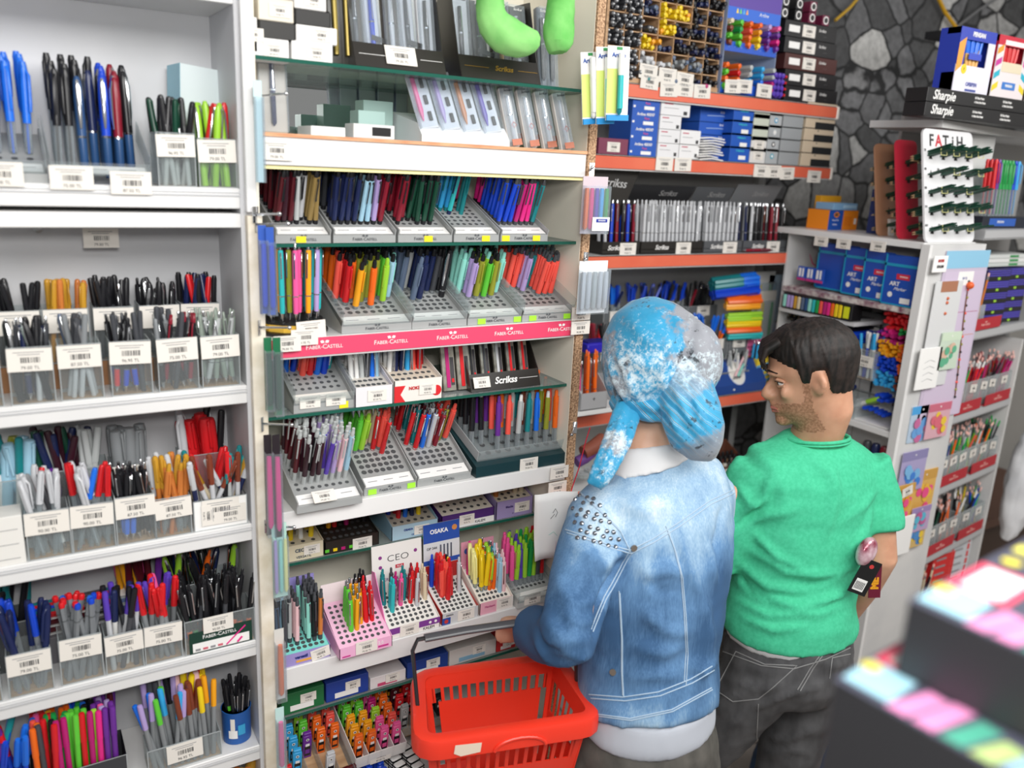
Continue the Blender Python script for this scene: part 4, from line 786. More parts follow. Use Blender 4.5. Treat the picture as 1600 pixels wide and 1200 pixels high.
def h_osa(mb, w, hh, M):
    mb.box(-w, w, -.0012, -.0008, hh * .68, hh, mat('#2a50a8', .5), M); mb.text('OSAKA', .0125, PAPER, M @ fc(-w * .15, -.0016, hh * .86), bold=.0004); mb.disc((0, 0, 0), .006, mat('#d08a4a', .5), 16, M @ fc(w * .72, -.0016, hh * .88)); mb.box(-w, w, -.0014, -.0008, hh * .3, hh * .38, mat('#2a50a8', .5), M)
    for k in range(4): mb.box(-w * .1 + k * .008, -w * .1 + k * .008 + .003, -.002, -.0008, hh * .38, hh * .62, mat('#6a6f80', .3, .5), M @ T(0, 0, 0))
    mb.text('OP 344', .0075, INK, M @ fc(-w * .55, -.0016, hh * .58)); mb.box(-w, w, -.0014, -.0008, 0, hh * .29, mat('#b32a2a', .5), M); mb.text('OSAKA', .0095, PAPER, M @ fc(-w * .1, -.0018, hh * .17), bold=.0004)
t = display(.675, .757, 1.305, z, .085, .024, .05, 'pen_display_box', 'blue, silver and red display box lettered OSAKA with clear-tipped red pencils', mat('#c9cbcd', .5), mat('#e2e2de', .5), grid([None, 'red', 'coral', 'red', None, None, None], range(4, 8), .1, 'chubby', None) + [(0, 7, 'click', 'blue', 'blue'), (2, 3, 'chubby', 'red', 'red'), (3, 5, 'click', 'yellow', 'black'), (3, 6, 'click', 'black', 'black'), (5, 4, 'click', 'silver', 'blue'), (1, 4, 'chubby', 'coral', 'red')], 'in the box lettered OSAKA', hp=.018, ang=24, nx=7, ny=8, sink=.06, hole=.0036, header=(.125, mat('#d6d8db', .4), h_osa, R(5)), side=mat('#b8352f', .5), deco=lambda mb, w, h: (mb.box(-w, -w * .55, -.0006, 0, 0, h * .6, mat('#2c4a9a', .5)), mb.disc((0, 0, 0), .0045, mat('#c23a3a', .5), 14, fc(-w * .78, -.001, h * .3)), ft(mb, 'OSAKA', .005, INK, -w * .6, h * .8))); stk(t, .012, -.001, .012, .85)
def h_mec(mb, w, hh, M): mb.text('Mechanical', .0085, mat('#b0437c', .5), M @ fc(w * .15, -.0012, hh * .66)); mb.text('pencil', .0065, mat('#b0437c', .5), M @ fc(w * .15, -.0012, hh * .36)); mb.disc((0, 0, 0), .0065, mat('#3c5a9a', .5), 16, M @ fc(-w * .66, -.0012, hh * .6))
t = display(.760, .838, 1.305, z, .085, .026, .07, 'pen_display_box', 'pink and cream display box lettered Mechanical with neon yellow and orange pens', mat('#e6a9bb', .5), mat('#ece6dc', .5), grid(['pale yellow', 'yellow', 'yellow', 'lime', None, None], range(2, 6), .15, 'geltop', None) + grid([None, None, None, 'orange', 'orange', None, None], range(2, 7), .1, 'click', None) + [(0, 6, 'click', 'hot pink', 'hot pink'), (5, 5, 'click', 'teal', None)] + grid([None] * 5 + ['light blue', 'pale pink'], range(1, 5), .1, 'click', 'light grey'), 'in the box lettered Mechanical', hp=.020, ang=28, nx=7, ny=7, sink=.058, hole=.0036, header=(.052, mat('#d796a9', .5), h_mec, R(5)), deco=lambda mb, w, h: (mb.box(0, w, -.0006, 0, 0, h, mat('#efe9e4', .5)), ft(mb, 'Mechanic', .0065, mat('#b0437c', .5), -w * .4, h * .6)), side=mat('#efe6dc', .5)); stk(t, .018, -.001, .016, .8)
t, at = tray(.842, .943, 1.292, z, .105, R(14), 'clear tray of lime, violet and green pens next to the drawing, last on its board', nx=8, ny=6, body=mat('#b9bcbb', .4), rimm=CLEAR, maker=False)
stock(at, grid(['pink', 'lime', 'violet', 'lime', 'green', 'lime', ['lime', 'dark grey'], 'red'], range(1, 6), .15, 'chubby', None), 'in the clear tray beside the drawing', vert=True, s=.92, sink=.03); stk(t, -.015, -.001, .016, .9)
z = .9665
for (u0, u1, v, h, c, lab, dk, pal) in (
    (440, 507, 1105, .044, '#1d6b3c', 'dark green carton with coloured pen ends under the fifth board', PAPER, ['copper', 'red', 'green', 'blue']),
    (510, 576, 1088, .042, '#1f3f97', 'blue and white carton with white band under the fifth board', PAPER, ['dark grey', 'red', 'dark grey']),
    (579, 634, 1070, .026, '#e5dfe0', 'white carton with pink print and a green sticker under the fifth board', mat('#c94a72', .5), ['red', 'black']),
    (637, 700, 1045, .036, '#20408f', 'small blue carton with a white drawing beside the basket handle', PAPER, ['dark grey', 'silver']),
    (703, 775, 1020, .036, '#d6d3cf', 'grey-white carton with a blue picture behind the basket handle', mat('#86b4cf', .5), ['silver', 'grey']),
    (777, 806, 1005, .03, '#c8282c', 'small red carton behind the basket handle', PAPER, ['red'])):
    a, b = XM(u0, v, 1.365), XM(u1, v, 1.365)
    def dec(mb, w, d, hh): mb.box(-w * .6, w * .5, -d - .0006, -d, hh * .12, hh * .38, dk)
    o = sbx(a, b, 1.366, 1.45, z, z + h, c, 'pen_carton', lab, deco=dec); stk(o, (b - a) * .12, -.0435, h * .62, .7)
    for k in range(6): pen('click', pal[k % len(pal)], None, (a + .006 + (b - a - .012) * k / 5, 1.375 + .012 * (k % 3), z + h + .0002), (0, .25, 1), 'on top of the cartons under the fifth board', lo=True, s=.3) if False else None
z = .7905
def leadbox(x, y, z, c, where, tilt=0, h=.068):
    o = thing('lead_case', f'{c} pencil lead case {where}', 'lead case', (x, y, z), ru(-.08, .08), f'{c} pencil lead cases {where}'); o.rotation_euler.x = tilt
    link('lead_case', lead_mesh(c)[0], o); link('case_lid', lead_mesh(c)[1], o)
_L = {}
def lead_mesh(c):
    if c not in _L:
        a = MB().box(-.0085, .0085, -.0045, .0045, 0, .055, pm(c, .4), b=.001); a.box(-.006, .006, -.0050, -.0045, .006, .030, pm('black')).box(-.004, .004, -.0053, -.005, .03, .036, PAPER).box(-.0045, .0045, -.0054, -.005, .012, .022, pm(c))
        b = MB().box(-.0075, .0075, -.004, .004, .055, .062, pm(c, .25), b=.001).disc((0, 0, 0), .0032, PAPER, 10, fc(0, -.0048, .046)).disc((0, 0, 0), .0018, pm('black'), 8, fc(0, -.0050, .046))
        _L[c] = (a.mesh('lead_case'), b.mesh('case_lid', smooth=0))
    return _L[c]
def lead_tray(x0, x1, y0, zz, D, label, rows, where, wall=CLEAR, slope=16, base=PLY):
    t = thing('divided_tray', label, 'tray', ((x0 + x1) / 2, y0, zz)); w = (x1 - x0) / 2; M = RX(R(slope)); n = len(rows[0])
    mb = MB().box(-w, w, 0, .0012, 0, .03, wall, M).box(-w, w, D - .0012, D, 0, .05, wall, M)
    for k in range(n + 1): x = -w + 2 * w * k / n; mb.box(x - .0006, x + .0006, 0, D, 0, .03, wall, M)
    mb.build('tray_wall', t, smooth=0); MB().box(-w, w, 0, D, -.0012, 0, base, M).build('tray_base', t, smooth=0); price(t, .0, -.002, .012, s=1.0)
    for j, r in enumerate(rows):
        for i, c in enumerate(r):
            if c is None: continue
            p = T((x0 + x1) / 2, y0, zz) @ M @ V((-w + 2 * w * (i + .5) / n, .008 + (D - .016) * (j + .5) / len(rows), .001)); leadbox(p.x, p.y, p.z, c, where, R(slope) * .5)
    return t
lead_tray(.352, .492, 1.305, z + .035, .16, 'clear divided tray at the bottom left holding green, blue and orange lead cases', [['red', None, None, 'silver', None], [None, 'sky blue', None, None, None], [None, 'sky blue', 'purple', 'orange', 'orange'], ['lime', 'sky blue', 'apple green', 'orange', 'coral'], ['lime', None, 'lime', 'coral', 'coral']], 'in the clear divided tray at the bottom left')
t = lead_tray(.498, .605, 1.318, z + .045, .16, 'white carton tray packed with orange, pink and green lead cases', [['orange', 'orange', 'pink', 'pink'], ['amber', 'amber', 'pink', 'coral'], ['amber', 'amber', 'lime', 'orange'], ['apple green', 'apple green', 'magenta', 'orange'], ['apple green', 'lime', 'pink', 'orange'], ['pink', 'coral', 'yellow', 'amber']], 'in the white carton tray', wall=PAPER, base=PAPER)
lead_tray(.615, .72, 1.36, z + .045, .15, 'clear tray of red, black and amber lead cases beside the basket', [['light grey', 'light grey', 'beige', 'black'], ['red', 'red', 'black', 'light grey'], ['maroon', 'red', 'red', 'black'], ['amber', 'orange', 'red', 'black'], ['amber', 'amber', 'orange', 'dark grey']], 'in the clear tray beside the basket')
for k in range(9):
    o = thing('correction_tape', 'small blue plastic correction tape in the lowest front tray', 'stationery', (.505 + (k % 3) * .024, 1.30 + (k // 3) * .02, z + .002), ru(-.3, .3), 'blue correction tapes in the lowest front tray')
    MB().box(-.008, .008, -.007, .007, 0, .032, mat('#1c47c4', .35), b=.004).build('tape_case', o); MB().box(-.006, .006, -.005, .005, .032, .037, mat('#1c47c4', .35), b=.001).build('tape_tip', o)
for k in range(8):
    o = thing('striped_eraser', 'black and white striped eraser near the basket on the bottom board', 'eraser', (.59 + (k % 2) * .03, 1.29 + (k // 2) * .02, z + .002), .2, 'striped erasers near the basket')
    mb = MB().box(-.012, .012, -.008, .008, 0, .028, PAPER, b=.003)
    for q in range(4): mb.box(-.0123, .0123, -.0083, .0083, .003 + q * .0065, .006 + q * .0065, BLK)
    mb.build('eraser_block', o)
for k in range(6):
    o = thing('lead_case', 'dark red pencil lead case lying on the bottom board', 'lead case', (.42 + k * .014, 1.31, z + .001), .1, 'dark red lead cases lying on the bottom board'); link('case_body', lead_mesh('maroon')[0], o); link('case_lid', lead_mesh('maroon')[1], o)
def cartons(items, Y, z0, d=.07):
    for (u0, u1, v0, v1, c, lab, kind) in items:
        a = px(u0, v1, Y=Y); b = px(u1, v1, Y=Y); h = px(u0, v0, Y=Y).z - px(u0, v1, Y=Y).z
        def dec(mb, w, dd, hh): mb.box(-w * .35, w * .35, -dd - .0006, -dd, hh * .35, hh * .38, INKL)
        o = sbx(a.x, b.x, Y, Y + d, a.z, a.z + h, c, 'pen_carton' if kind else 'black_case', lab, deco=None, b=.0012 if kind else .003)
        if kind == 2: price(o, (b.x - a.x) * .1, -d / 2 - .0008, h * .5, s=.7)
cartons([(392, 452, 56, 93, '#e3e2e2', 'white carton at the bottom left on the top glass shelf', 2), (456, 520, 62, 95, '#e8e6e4', 'white carton with a barcode, second from the left on the top glass shelf', 2),
 (404, 463, 28, 60, '#22211f', 'low black case between white cartons, left pile on the top shelf', 0), (463, 527, 37, 64, '#e9e7e5', 'white carton lying under the black case, right pile on the top shelf', 2),
 (404, 459, -6, 30, '#ddd5c6', 'cream carton on top of the left pile on the top shelf', 2), (460, 518, 10, 39, '#1f1e1d', 'black case on top of the right pile on the top shelf', 0), (460, 510, -20, 12, '#e6e4e2', 'white carton above the black case at the top edge of the photo', 2), (385, 403, 25, 80, '#e2e1e0', 'narrow white carton against the cabinet side, top left pile', 2)], 1.312, 2.1345)
WIN = [('dark grey', '#2e2b28'), ('gold', '#4b463e'), ('blue', '#d9dadd'), ('silver', '#45413c'), ('dark grey', '#cfcfd2'), ('black', '#d6d6d8'), ('silver', '#3b3834')]
def blister(x, y, z, h, w, lean, col, penc, label, shape=True, name='boxed_pen', group=None, rz=0, band=None, logo=True):
    o = thing(name, label, 'boxed pen', (x, y, z), group=group); o.rotation_euler = (-lean, 0, rz)
    mb = MB().box(-w / 2, w / 2, 0, .012, 0, h, mat(col, .35), b=.002); mb.build('pen_box', o, smooth=0)
    m = MB().tube([(0, -.003, h * .08), (0, -.003, h * .12), (0, -.003, h * .55), (0, -.003, h * .86)], [.0006, .004, .0045, .0035], pm(penc, .25), 8).tube([(0, -.0085, h * .55), (0, -.0085, h * .84)], .001, CHROME, 5).tube([(0, -.003, h * .52), (0, -.003, h * .54)], .0048, CHROME, 8)
    if band: m.box(-w * .5, w * .5, -.0078, -.007, h * .3, h * .36, mat(band, .4), RY(.2))
    m.build('boxed_pen_body', o)
    MB().box(-w / 2 + .001, w / 2 - .001, -.0095, -.009, .001, h - .001, FILM).box(-w / 2 + .001, -w / 2 + .0016, -.009, 0, .001, h - .001, FILM).box(w / 2 - .0016, w / 2 - .001, -.009, 0, .001, h - .001, FILM).build('clear_cover', o, smooth=0)
    if logo: q = MB(); q.text('Scrikss', .0062, INK if sum(lin(col)[:3]) > 1 else PAPER, fc(0, -.0101, h * .93), shear=.3); q.build('small_lettering', o)
    return o
def black_display(u0, u1, v0, v1, y, z, cols, label, txt, gold):
    x0, x1 = px(u0, v0, Y=y).x, px(u1, v1, Y=y).x; w = (x1 - x0) / 2; d = thing('lettered_display_stand', label, 'display stand', ((x0 + x1) / 2, y, z)); Ms = RX(R(-24))
    mb = MB().box(-w, w, -.001, .001, 0, .04, SBLK, Ms).box(-w, w, 0, .10, 0, .0015, SBLK)
    for sx in (-1, 1): mb.prism([(0, 0), (.017, .038), (.05, .14), (.10, .14), (.10, 0)], sx * w - .0008, sx * w + .0008, SBLK, 'x')
    mb.build('stand', d, smooth=0); mb = MB(); mb.text(txt, .013, gold, Ms @ fc(w * .08, -.0014, .021), shear=.3, bold=.0003); mb.box(-w * .9, -w * .3, -.0016, -.001, .0205, .0212, gold, Ms).box(w * .45, w * .95, -.0016, -.001, .0205, .0212, gold, Ms); mb.build('lettering', d)
    for k, (pc, bc) in enumerate(cols):
        blister(x0 + 2 * w * (k + .5) / len(cols), y + .034 + .004 * (k % 2), z + .003, .135, 2 * w / len(cols) * .86, R(12 + 2 * (k % 2)), bc, pc, f'{["dark", "blue-and-white", "slim"][k % 3]} boxed pen, {["first","second","third","fourth","fifth"][k]} from the left in the {"left" if u0 < 700 else "right"} black top-shelf stand', band='#222222' if k % 2 else None)
    return d
d = black_display(556, 697, 92, 112, 1.305, 2.1345, [('dark grey', '#4a4032'), ('blue', '#d9dadd'), ('silver', '#3d3833'), ('dark grey', '#cfcfd2'), ('black', '#d6d6d8')], 'black stand of boxed pens with a price sticker over its lettering, top shelf', 'Scrikss', PAPER); price(d, -.0, .006, .022, s=1.2, tilt=R(24))
black_display(722, 845, 115, 128, 1.305, 2.1345, [('black', '#d6d6d8'), ('dark grey', '#2e2b28'), ('gold', '#4b463e'), ('silver', '#26241f')], 'black stand of boxed pens with gold lettering, top shelf behind the green plush legs', 'Scrikss', mat('#b08a3a', .4, .6))
for k, u in enumerate((528, 546)):
    p = px(u, 92, Y=1.33); o = thing('dark_pen_pouch', ['left', 'right'][k] + ' one of two tall dark glossy pen pouches beside the white cartons', 'pen pouch', (p.x, 1.335, 2.135)); o.rotation_euler = (R(-8), 0, 0)
    MB().box(-.013, .013, 0, .008, 0, .15, mat('#2b2a24', .12), b=.003).build('pouch', o); MB().tube([(0, -.003, .015), (0, -.003, .13)], .004, mat('#8b7a3a', .3, .5), 8).build('wrapped_pen', o)
for k, u in enumerate((852, 866)): p = px(u, 128, Y=1.34); blister(p.x, 1.345, 2.135, .14, .018, R(10), '#7d8288', 'dark grey', ['grey boxed pen beside the right black stand, left of two', 'grey boxed pen beside the right black stand, right of two'][k])
PLUSH = noisy('green_plush_fur', '#62b556', '#93d47e', 14, .9, .5, 8)
def plush(pts, name, label):
    pts = [(px(u, v, Y=y), r) for (u, v, y, r) in pts]
    fl = [p for p, r in pts]; rr = [r for p, r in pts]; o = MB().tube(fl, rr, PLUSH, 20).build(name); sub = o.modifiers.new('s', 'SUBSURF'); sub.levels = 1; sub.render_levels = 1
    tx = bpy.data.textures.new('fuzz', 'CLOUDS'); tx.noise_scale = .02; dm = o.modifiers.new('d', 'DISPLACE'); dm.texture = tx; dm.strength = .009
    return tag(o, label, 'soft toy')
plush([(752, -60, 1.26, .020), (768, -10, 1.26, .022), (765, 25, 1.26, .025), (778, 48, 1.255, .031), (800, 62, 1.25, .030), (826, 66, 1.245, .024), (842, 66, 1.245, .010)], 'plush_leg', 'green plush toy leg with foot pointing right, hanging at the top edge')
plush([(876, -70, 1.25, .022), (880, -20, 1.25, .022), (876, 15, 1.25, .024), (872, 45, 1.245, .027), (872, 68, 1.24, .026), (872, 86, 1.24, .014)], 'plush_leg', 'green plush toy leg hanging straight down at the top edge, right one')
z = 2.0275
p = px(395, 200, Y=1.32); blister(p.x - .002, 1.34, z, .12, .022, R(6), '#e3dfdc', 'dark red', 'white boxed dark red pen at the far left above the pencil rows'); p = px(445, 203, Y=1.32); blister(p.x - .012, 1.335, z, .118, .045, R(6), '#cdbfae', 'navy', 'beige boxed navy pen standing beside the mirror')
cartons([(486, 540, 196, 214, '#e3e4e4', 'flat white carton lying in front of the mirror', 1)], 1.33, z);
for (u0, u1, v1, h, c, lab) in ((560, 602, 214, .045, '#9fbcb6', 'mint green carton in front of the mirror, lower one'), (585, 632, 214, .065, '#a9c6bf', 'taller mint green carton in front of the mirror'), (537, 600, 214, .022, '#d4d6d6', 'flat grey-white tray with a black insert before the mint cartons')):
    a, b = px(u0, v1, Y=1.37).x, px(u1, v1, Y=1.37).x; Y0 = 1.37 if h > .03 else 1.325; Y0 += .05 if h > .06 else 0
    sbx(a, b, Y0, Y0 + .04, z, z + h, c, 'pen_carton', lab, deco=(lambda mb, w, d, hh: mb.box(-w * .1, w * .8, -d - .0006, -d, hh * .2, hh * .8, BLK)) if h < .03 else None)
t = thing('white_step_display', 'white stepped card display of pastel pen packs on the board above the pencils', 'display box', (px(722, 222, Y=1.33).x, 1.312, z)); MB().prism([(0, 0), (0, .01), (.02, .03), (.13, .05), (.13, 0)], -.085, .085, mat('#dfe2e4', .5), 'x').build('carton', t, smooth=0)
for r in range(2):
    for k, (c, n) in enumerate((('pink', 'pink'), ('lilac', 'lilac'), ('copper', 'rose'), ('violet', 'violet'))):
        x = px(668, 220, Y=1.33).x + k * .041 + r * .008; o = thing('pastel_pen_pack', f'clear pack with a {n} pen and black cartridges, {["front", "back"][r]} row above the pencils', 'pen pack', (x, 1.322 + .04 * r, z + .022 + .028 * r)); o.rotation_euler = (R(-20), R(-10), 0)
        MB().box(-.018, .018, 0, .003, 0, .095, mat('#d3d7dd', .3), b=.002).build('backing_card', o, smooth=0)
        MB().tube([(-.009, -.004, .012), (-.009, -.004, .03), (-.009, -.004, .085)], [.001, .0045, .004], pm(c), 8).build('pastel_pen', o)
        m = MB(); [m.box(.003, .010, -.003, 0, .012 + q * .028, .028 + q * .028, BLK, b=.001) for q in range(3)]; m.build('ink_cartridges', o)
        MB().box(-.018, .018, -.010, -.0095, 0, .095, FILM).box(-.018, -.0174, -.0095, 0, 0, .095, FILM).build('clear_cover', o, smooth=0)
for r in range(2):
    for k in range(4):
        p = px(815 + k * 27, 232, Y=1.32); x = p.x - .012 - r * .016
        if x > .93: continue
        o = blister(x, 1.322 + r * .035, z + r * .01, .105 + .012 * r, .0225, R(14), '#ddd6d0', 'silver', f'slim white boxed pen with copper foot, {["first","second","third","fourth"][k]} in the {["front","back"][r]} row at the right', name='slim_boxed_pen'); o.rotation_euler[1] = R(-8)
        MB().box(-.010, .010, -.0102, -.0097, .001, .012, mat('#9a5a42', .4, .3)).build('copper_foot', o, smooth=0); MB().tube([(.0, -.0104, .042), (.005, -.0104, .037), (0, -.0104, .032), (-.005, -.0104, .037), (0, -.0104, .042)], .0004, mat('#b0463a', .5), 5).build('red_ring', o)
def hook(x, y, z, ln, label, rz=0):
    o = MB().tube([(0, 0, 0), (0, -ln, .004)], .0018, CHROME, 7).ball((0, -ln, .004), .0034, CHROME).box(-.006, .006, -.001, .0, -.012, .012, CHROME).build('metal_hook', None, (x, y, z)); o.rotation_euler.z = rz; return tag(o, label, 'hook')
def hanging(name, label, u0, u1, v0, v1, Y, card, items, cat='pen pack', depth=.012, rz=0, film=True, extra=None, tall=.0):
    a = px(u0, v0, Y=Y); b = px(u1, v1, Y=Y); w = max(abs(b.x - a.x) / 2, .006); h = a.z - b.z; o = thing(name, label, cat, ((a.x + b.x) / 2, Y, b.z), rz)
    m = MB().box(-w, w, 0, .0012, 0, h, card); m.build('backing_card', o, smooth=0)
    n = len(items)
    for k, c in enumerate(items):
        x = -w + 2 * w * (k + .5) / n; r = min(w / n * .8, .005); MB().tube([(x, -.006, h * .08), (x, -.006, h * .12), (x, -.006, h * .6), (x, -.006, h * .8)], [r * .4, r, r, r * .8], pm(c), 8).build('packed_pen', o)
    if extra: q = MB(); extra(q, w, h); q.build('printed_header', o)
    if film: MB().box(-w, w, -.0125, -.012, 0, h * .84, FILM).box(-w, -w + .0005, -.012, 0, 0, h * .84, FILM).box(w - .0005, w, -.012, 0, 0, h * .84, FILM).build('clear_pouch', o, smooth=0)
    return o
hook(.338, 1.285, px(400, 150, Y=1.29).z, .05, 'small chrome hook beside the beige boxed pen, top left', R(40)); hook(.331, 1.285, px(405, 335, Y=1.29).z, .045, 'chrome hook above the blue hanging packs', R(35)); hook(.333, 1.285, px(408, 350, Y=1.29).z, .05, 'second chrome hook above the blue hanging packs', R(48))
hook(.333, 1.285, px(412, 510, Y=1.29).z, .05, 'chrome hook above the dark green hanging packs', R(45)); hook(.333, 1.285, px(415, 660, Y=1.29).z, .05, 'chrome hook above the black and pink packs', R(45)); hook(.333, 1.285, px(420, 818, Y=1.29).z, .05, 'chrome hook above the pastel highlighter pack', R(45))
PB = mat('#c3dde0', .4)
hanging('pale_blue_pack', 'tall pale blue hanging pack over the gap between the two cabinets', 397, 411, 125, 285, 1.262, PB, [], film=True)
NB = mat('#2c56b0', .4); GRN2 = mat('#1c6a45', .4)
for k in range(2): hanging('blue_pen_pack', ['left', 'right'][k] + ' of two bright blue hanging packs beside the round pen stand', 405 + 12 * k, 417 + 12 * k, 352 + 3 * k, 490 + 2 * k, 1.262 - .004 * k, NB, ['blue'], depth=.02)
for k in range(2): hanging('green_pen_pack', ['left', 'right'][k] + ' of two dark green hanging packs left of the white and blue pens', 412 + 14 * k, 427 + 14 * k, 528, 640 + 8 * k, 1.262 - .004 * k, GRN2, ['dark green'])
for k in range(2): hanging('black_pen_pack', ['left', 'right'][k] + ' of two black hanging packs with hot pink pens', 414 + 13 * k, 426 + 13 * k, 680, 835 + 4 * k, 1.262 - .004 * k, mat('#2a2328', .3), ['hot pink'])
hanging('highlighter_pack', 'hanging pack of pastel mint, lilac and cream highlighters', 424, 450, 820, 930, 1.258, mat('#b8ddcf', .4), ['lilac', 'mint', 'pale yellow'])
hanging('orange_pen_pack', 'hanging pack with an orange and pink brush pen at the lower left panel', 428, 446, 985, 1090, 1.258, mat('#d7d5cf', .4), ['orange'])
hanging('pink_sticker_pack', 'hanging pastel pack at the bottom of the cream panel', 430, 446, 1108, 1200, 1.258, mat('#bfe0dc', .4), ['pink'])
hook(.955, 1.295, px(925, 265, Y=1.29).z, .05, 'white hook above the multicolour gel pen pack', R(-35)); hook(.955, 1.295, px(925, 404, Y=1.29).z, .05, 'chrome hook above the silver needle pen pack', R(-35)); hook(.957, 1.295, px(905, 668, Y=1.29).z, .06, 'chrome hook holding the thin red ribbon', R(-40))
hanging('glitter_gel_pen_pack', 'clear pack of colourful glitter gel pens hanging from the chipboard edge', 912, 944, 275, 365, 1.262, mat('#cdbfc6', .4), ['orange', 'hot pink', 'violet', 'sky blue', 'green'], extra=lambda q, w, h: (q.box(-w * .4, w, -.0135, -.013, h * .06, h * .3, PAPER), q.box(-w * .1, w * .8, -.014, -.0135, h * .21, h * .27, mat('#2a3a9a', .4)), q.text('PENSAN', .0045, PAPER, fc(w * .35, -.0142, h * .24))))
hanging('needle_pen_pack', 'clear hanging pack of silver needle-point pens on a white card', 906, 944, 408, 488, 1.258, PAPER, ['silver', 'silver', 'light grey', 'silver', 'silver'])
for k, (u0, v0, u1, v1) in enumerate(((918, 80, 938, 195), (940, 72, 958, 195), (955, 70, 980, 190))):
    o = hanging('marker_blister_card', ['leftmost', 'middle', 'rightmost'][k] + ' of three white and lime hanging marker cards beside the shelf edge', u0, u1, v0, v1, 1.252 - .014 * k, PAPER, [['white', 'white', 'teal'][k]], film=False, extra=lambda q, w, h: (q.text('Artline', .0105, mat('#1c4fa0', .5), fc(0, -.0008, h * .88), bold=.0002), q.box(-w, -w * .1, -.0006, 0, h * .1, h * .7, mat('#cfe07a', .5)), q.box(-w, w, -.003, 0, 0, h * .08, mat('#2a8fd0', .4)), q.box(-w * .2, w * .3, -.0008, 0, h * .95, h * .99, mat('#2f8a4a', .5))))
    o.rotation_euler = (0, R(-7 + 2 * k), 0); MB().tube([(0, -.008, .02), (0, -.008, .075)], .005, pm(['white', 'mint', 'turquoise'][k]), 10).tube([(0, -.008, .075), (0, -.008, .11)], .0054, pm('white'), 10).build('packed_marker', o)
p = px(885, 790, Y=1.27)
o = thing('orange_pad', 'orange ribbed pad sticking out at the cabinet edge under the scarf', 'pad', (p.x, 1.262, p.z - .01), R(-15)); mb = MB().box(-.035, .035, 0, .03, 0, .03, mat('#f06a1e', .4), b=.002); [mb.box(-.033 + k * .006, -.031 + k * .006, -.0006, 0, .002, .028, mat('#c24a10', .5)) for k in range(11)]; mb.build('pad_block', o, smooth=0)
a = px(838, 775, Y=1.25); b = px(888, 868, Y=1.25); o = thing('hand_drawn_sheet', 'white paper with a faint pencil drawing hanging beside the studded shoulder', 'paper', ((a.x + b.x) / 2 + .0, 1.25, b.z), R(-12))
w, h = (b.x - a.x) / 2 * 1.05, a.z - b.z; mb = MB(); vs = []; fs = []
for i in range(9):
    for j in range(9): vs.append((-w + 2 * w * i / 8 - .010 * (j / 8) + .012, .004 * sin(i * .9 + j * .5), h * j / 8 + .010 * i / 8 * (1 - j / 8)))
for i in range(8):
    for j in range(8): fs.append([i * 9 + j, i * 9 + j + 1, (i + 1) * 9 + j + 1, (i + 1) * 9 + j])
mb.add(vs, fs, PAPER); mb.build('paper_sheet', o); o.children[0].modifiers.new('t', 'SOLIDIFY').thickness = .0006
MB().tube([(-.004, -.006, h * .72), (.001, -.006, h * .78), (.006, -.006, h * .72), (.002, -.006, h * .66)], .0005, INK, 5).tube([(-.008, -.006, h * .64), (.0, -.006, h * .7)], .0005, INK, 5).tube([(-.01, -.006, h * .4), (.0, -.006, h * .44), (.008, -.006, h * .38)], .0004, mat('#8ed0c0', .6), 5).tube([(.006, -.006, h * .1), (.007, -.006, h * .3)], .0004, mat('#d9b2c8', .6), 5).build('pencil_drawing', o)
c = MB().tube([px(922, 668, Y=1.24), px(915, 690, Y=1.25), px(905, 730, Y=1.27), px(893, 765, Y=1.285), px(886, 800, Y=1.26)], .0012, mat('#e0304a', .4), 6).build('red_ribbon'); tag(c, 'thin red ribbon hanging from a hook beside the blue scarf', 'ribbon')
# ===== ORANGE-RAILED SHELVING: GOODS
def XO(u, v, Y=1.905): return px(u, v, Y=Y).x
x0, x1 = XO(945, 100), XO(1122, 115); zb = 2.2275; NC, NR = 7, 6; cw = (x1 - x0) / NC; ch = .043
t = thing('pigeonhole_rack', 'plywood pigeonhole rack full of markers on the top orange-railed shelf', 'rack', ((x0 + x1) / 2, 1.905, zb))
mb = MB(); w = (x1 - x0) / 2
for i in range(NC + 1): x = -w + i * cw; mb.box(x - .0015, x + .0015, .003, .17, 0, NR * ch, PLY)
for j in range(NR + 1): mb.box(-w, w, .003 if j else -.004, .17, j * ch + (-.0 if j else 0), j * ch + (.003 if j else .012), PLY)
mb.box(-w, w, .17, .174, 0, NR * ch, PLY).box(-w - .008, -w, -.004, .17, 0, NR * ch, PLY); mb.build('rack_frame', t, smooth=0)
grp = {'t': [('marker', 'dark grey', 'dark grey', 1)], 'y': [('marker', 'yellow', 'yellow', 3), ('marker', 'amber', 'yellow', 1)], 'k': [('marker', 'black', 'black', 4), ('marker', 'navy', 'black', 1)],
 's': [('marker', 'silver', 'light grey', 2), ('marker', 'light grey', 'grey', 1)], 'g': [('marker', 'teal', 'light grey', 1)], 'n': [('marker', 'navy', 'dark grey', 2), ('marker', 'slate', 'dark grey', 1)],
 'd': [('marker', 'grey', 'slate', 2), ('marker', 'slate', 'grey', 1)], 'm': [('marker', 'black', 'black', 2), ('marker', 'magenta', 'black', 1)]}
rows = ['ttgsdkm', 'ttssddk', 'ttynkkk', 'tttykkk', 'ttnyykk', 'tttkkkk']
nm = {'t': 'dark grey markers with pale tips', 'y': 'yellow markers', 'k': 'black markers', 's': 'silver markers', 'g': 'teal-ended markers', 'n': 'navy markers', 'd': 'slate markers', 'm': 'black and magenta markers'}
TIP = mat('#e8eaec', .3)
_tp = MB().ball((0, 0, .136), .0035, TIP, 6, 4).mesh('pale_tip')
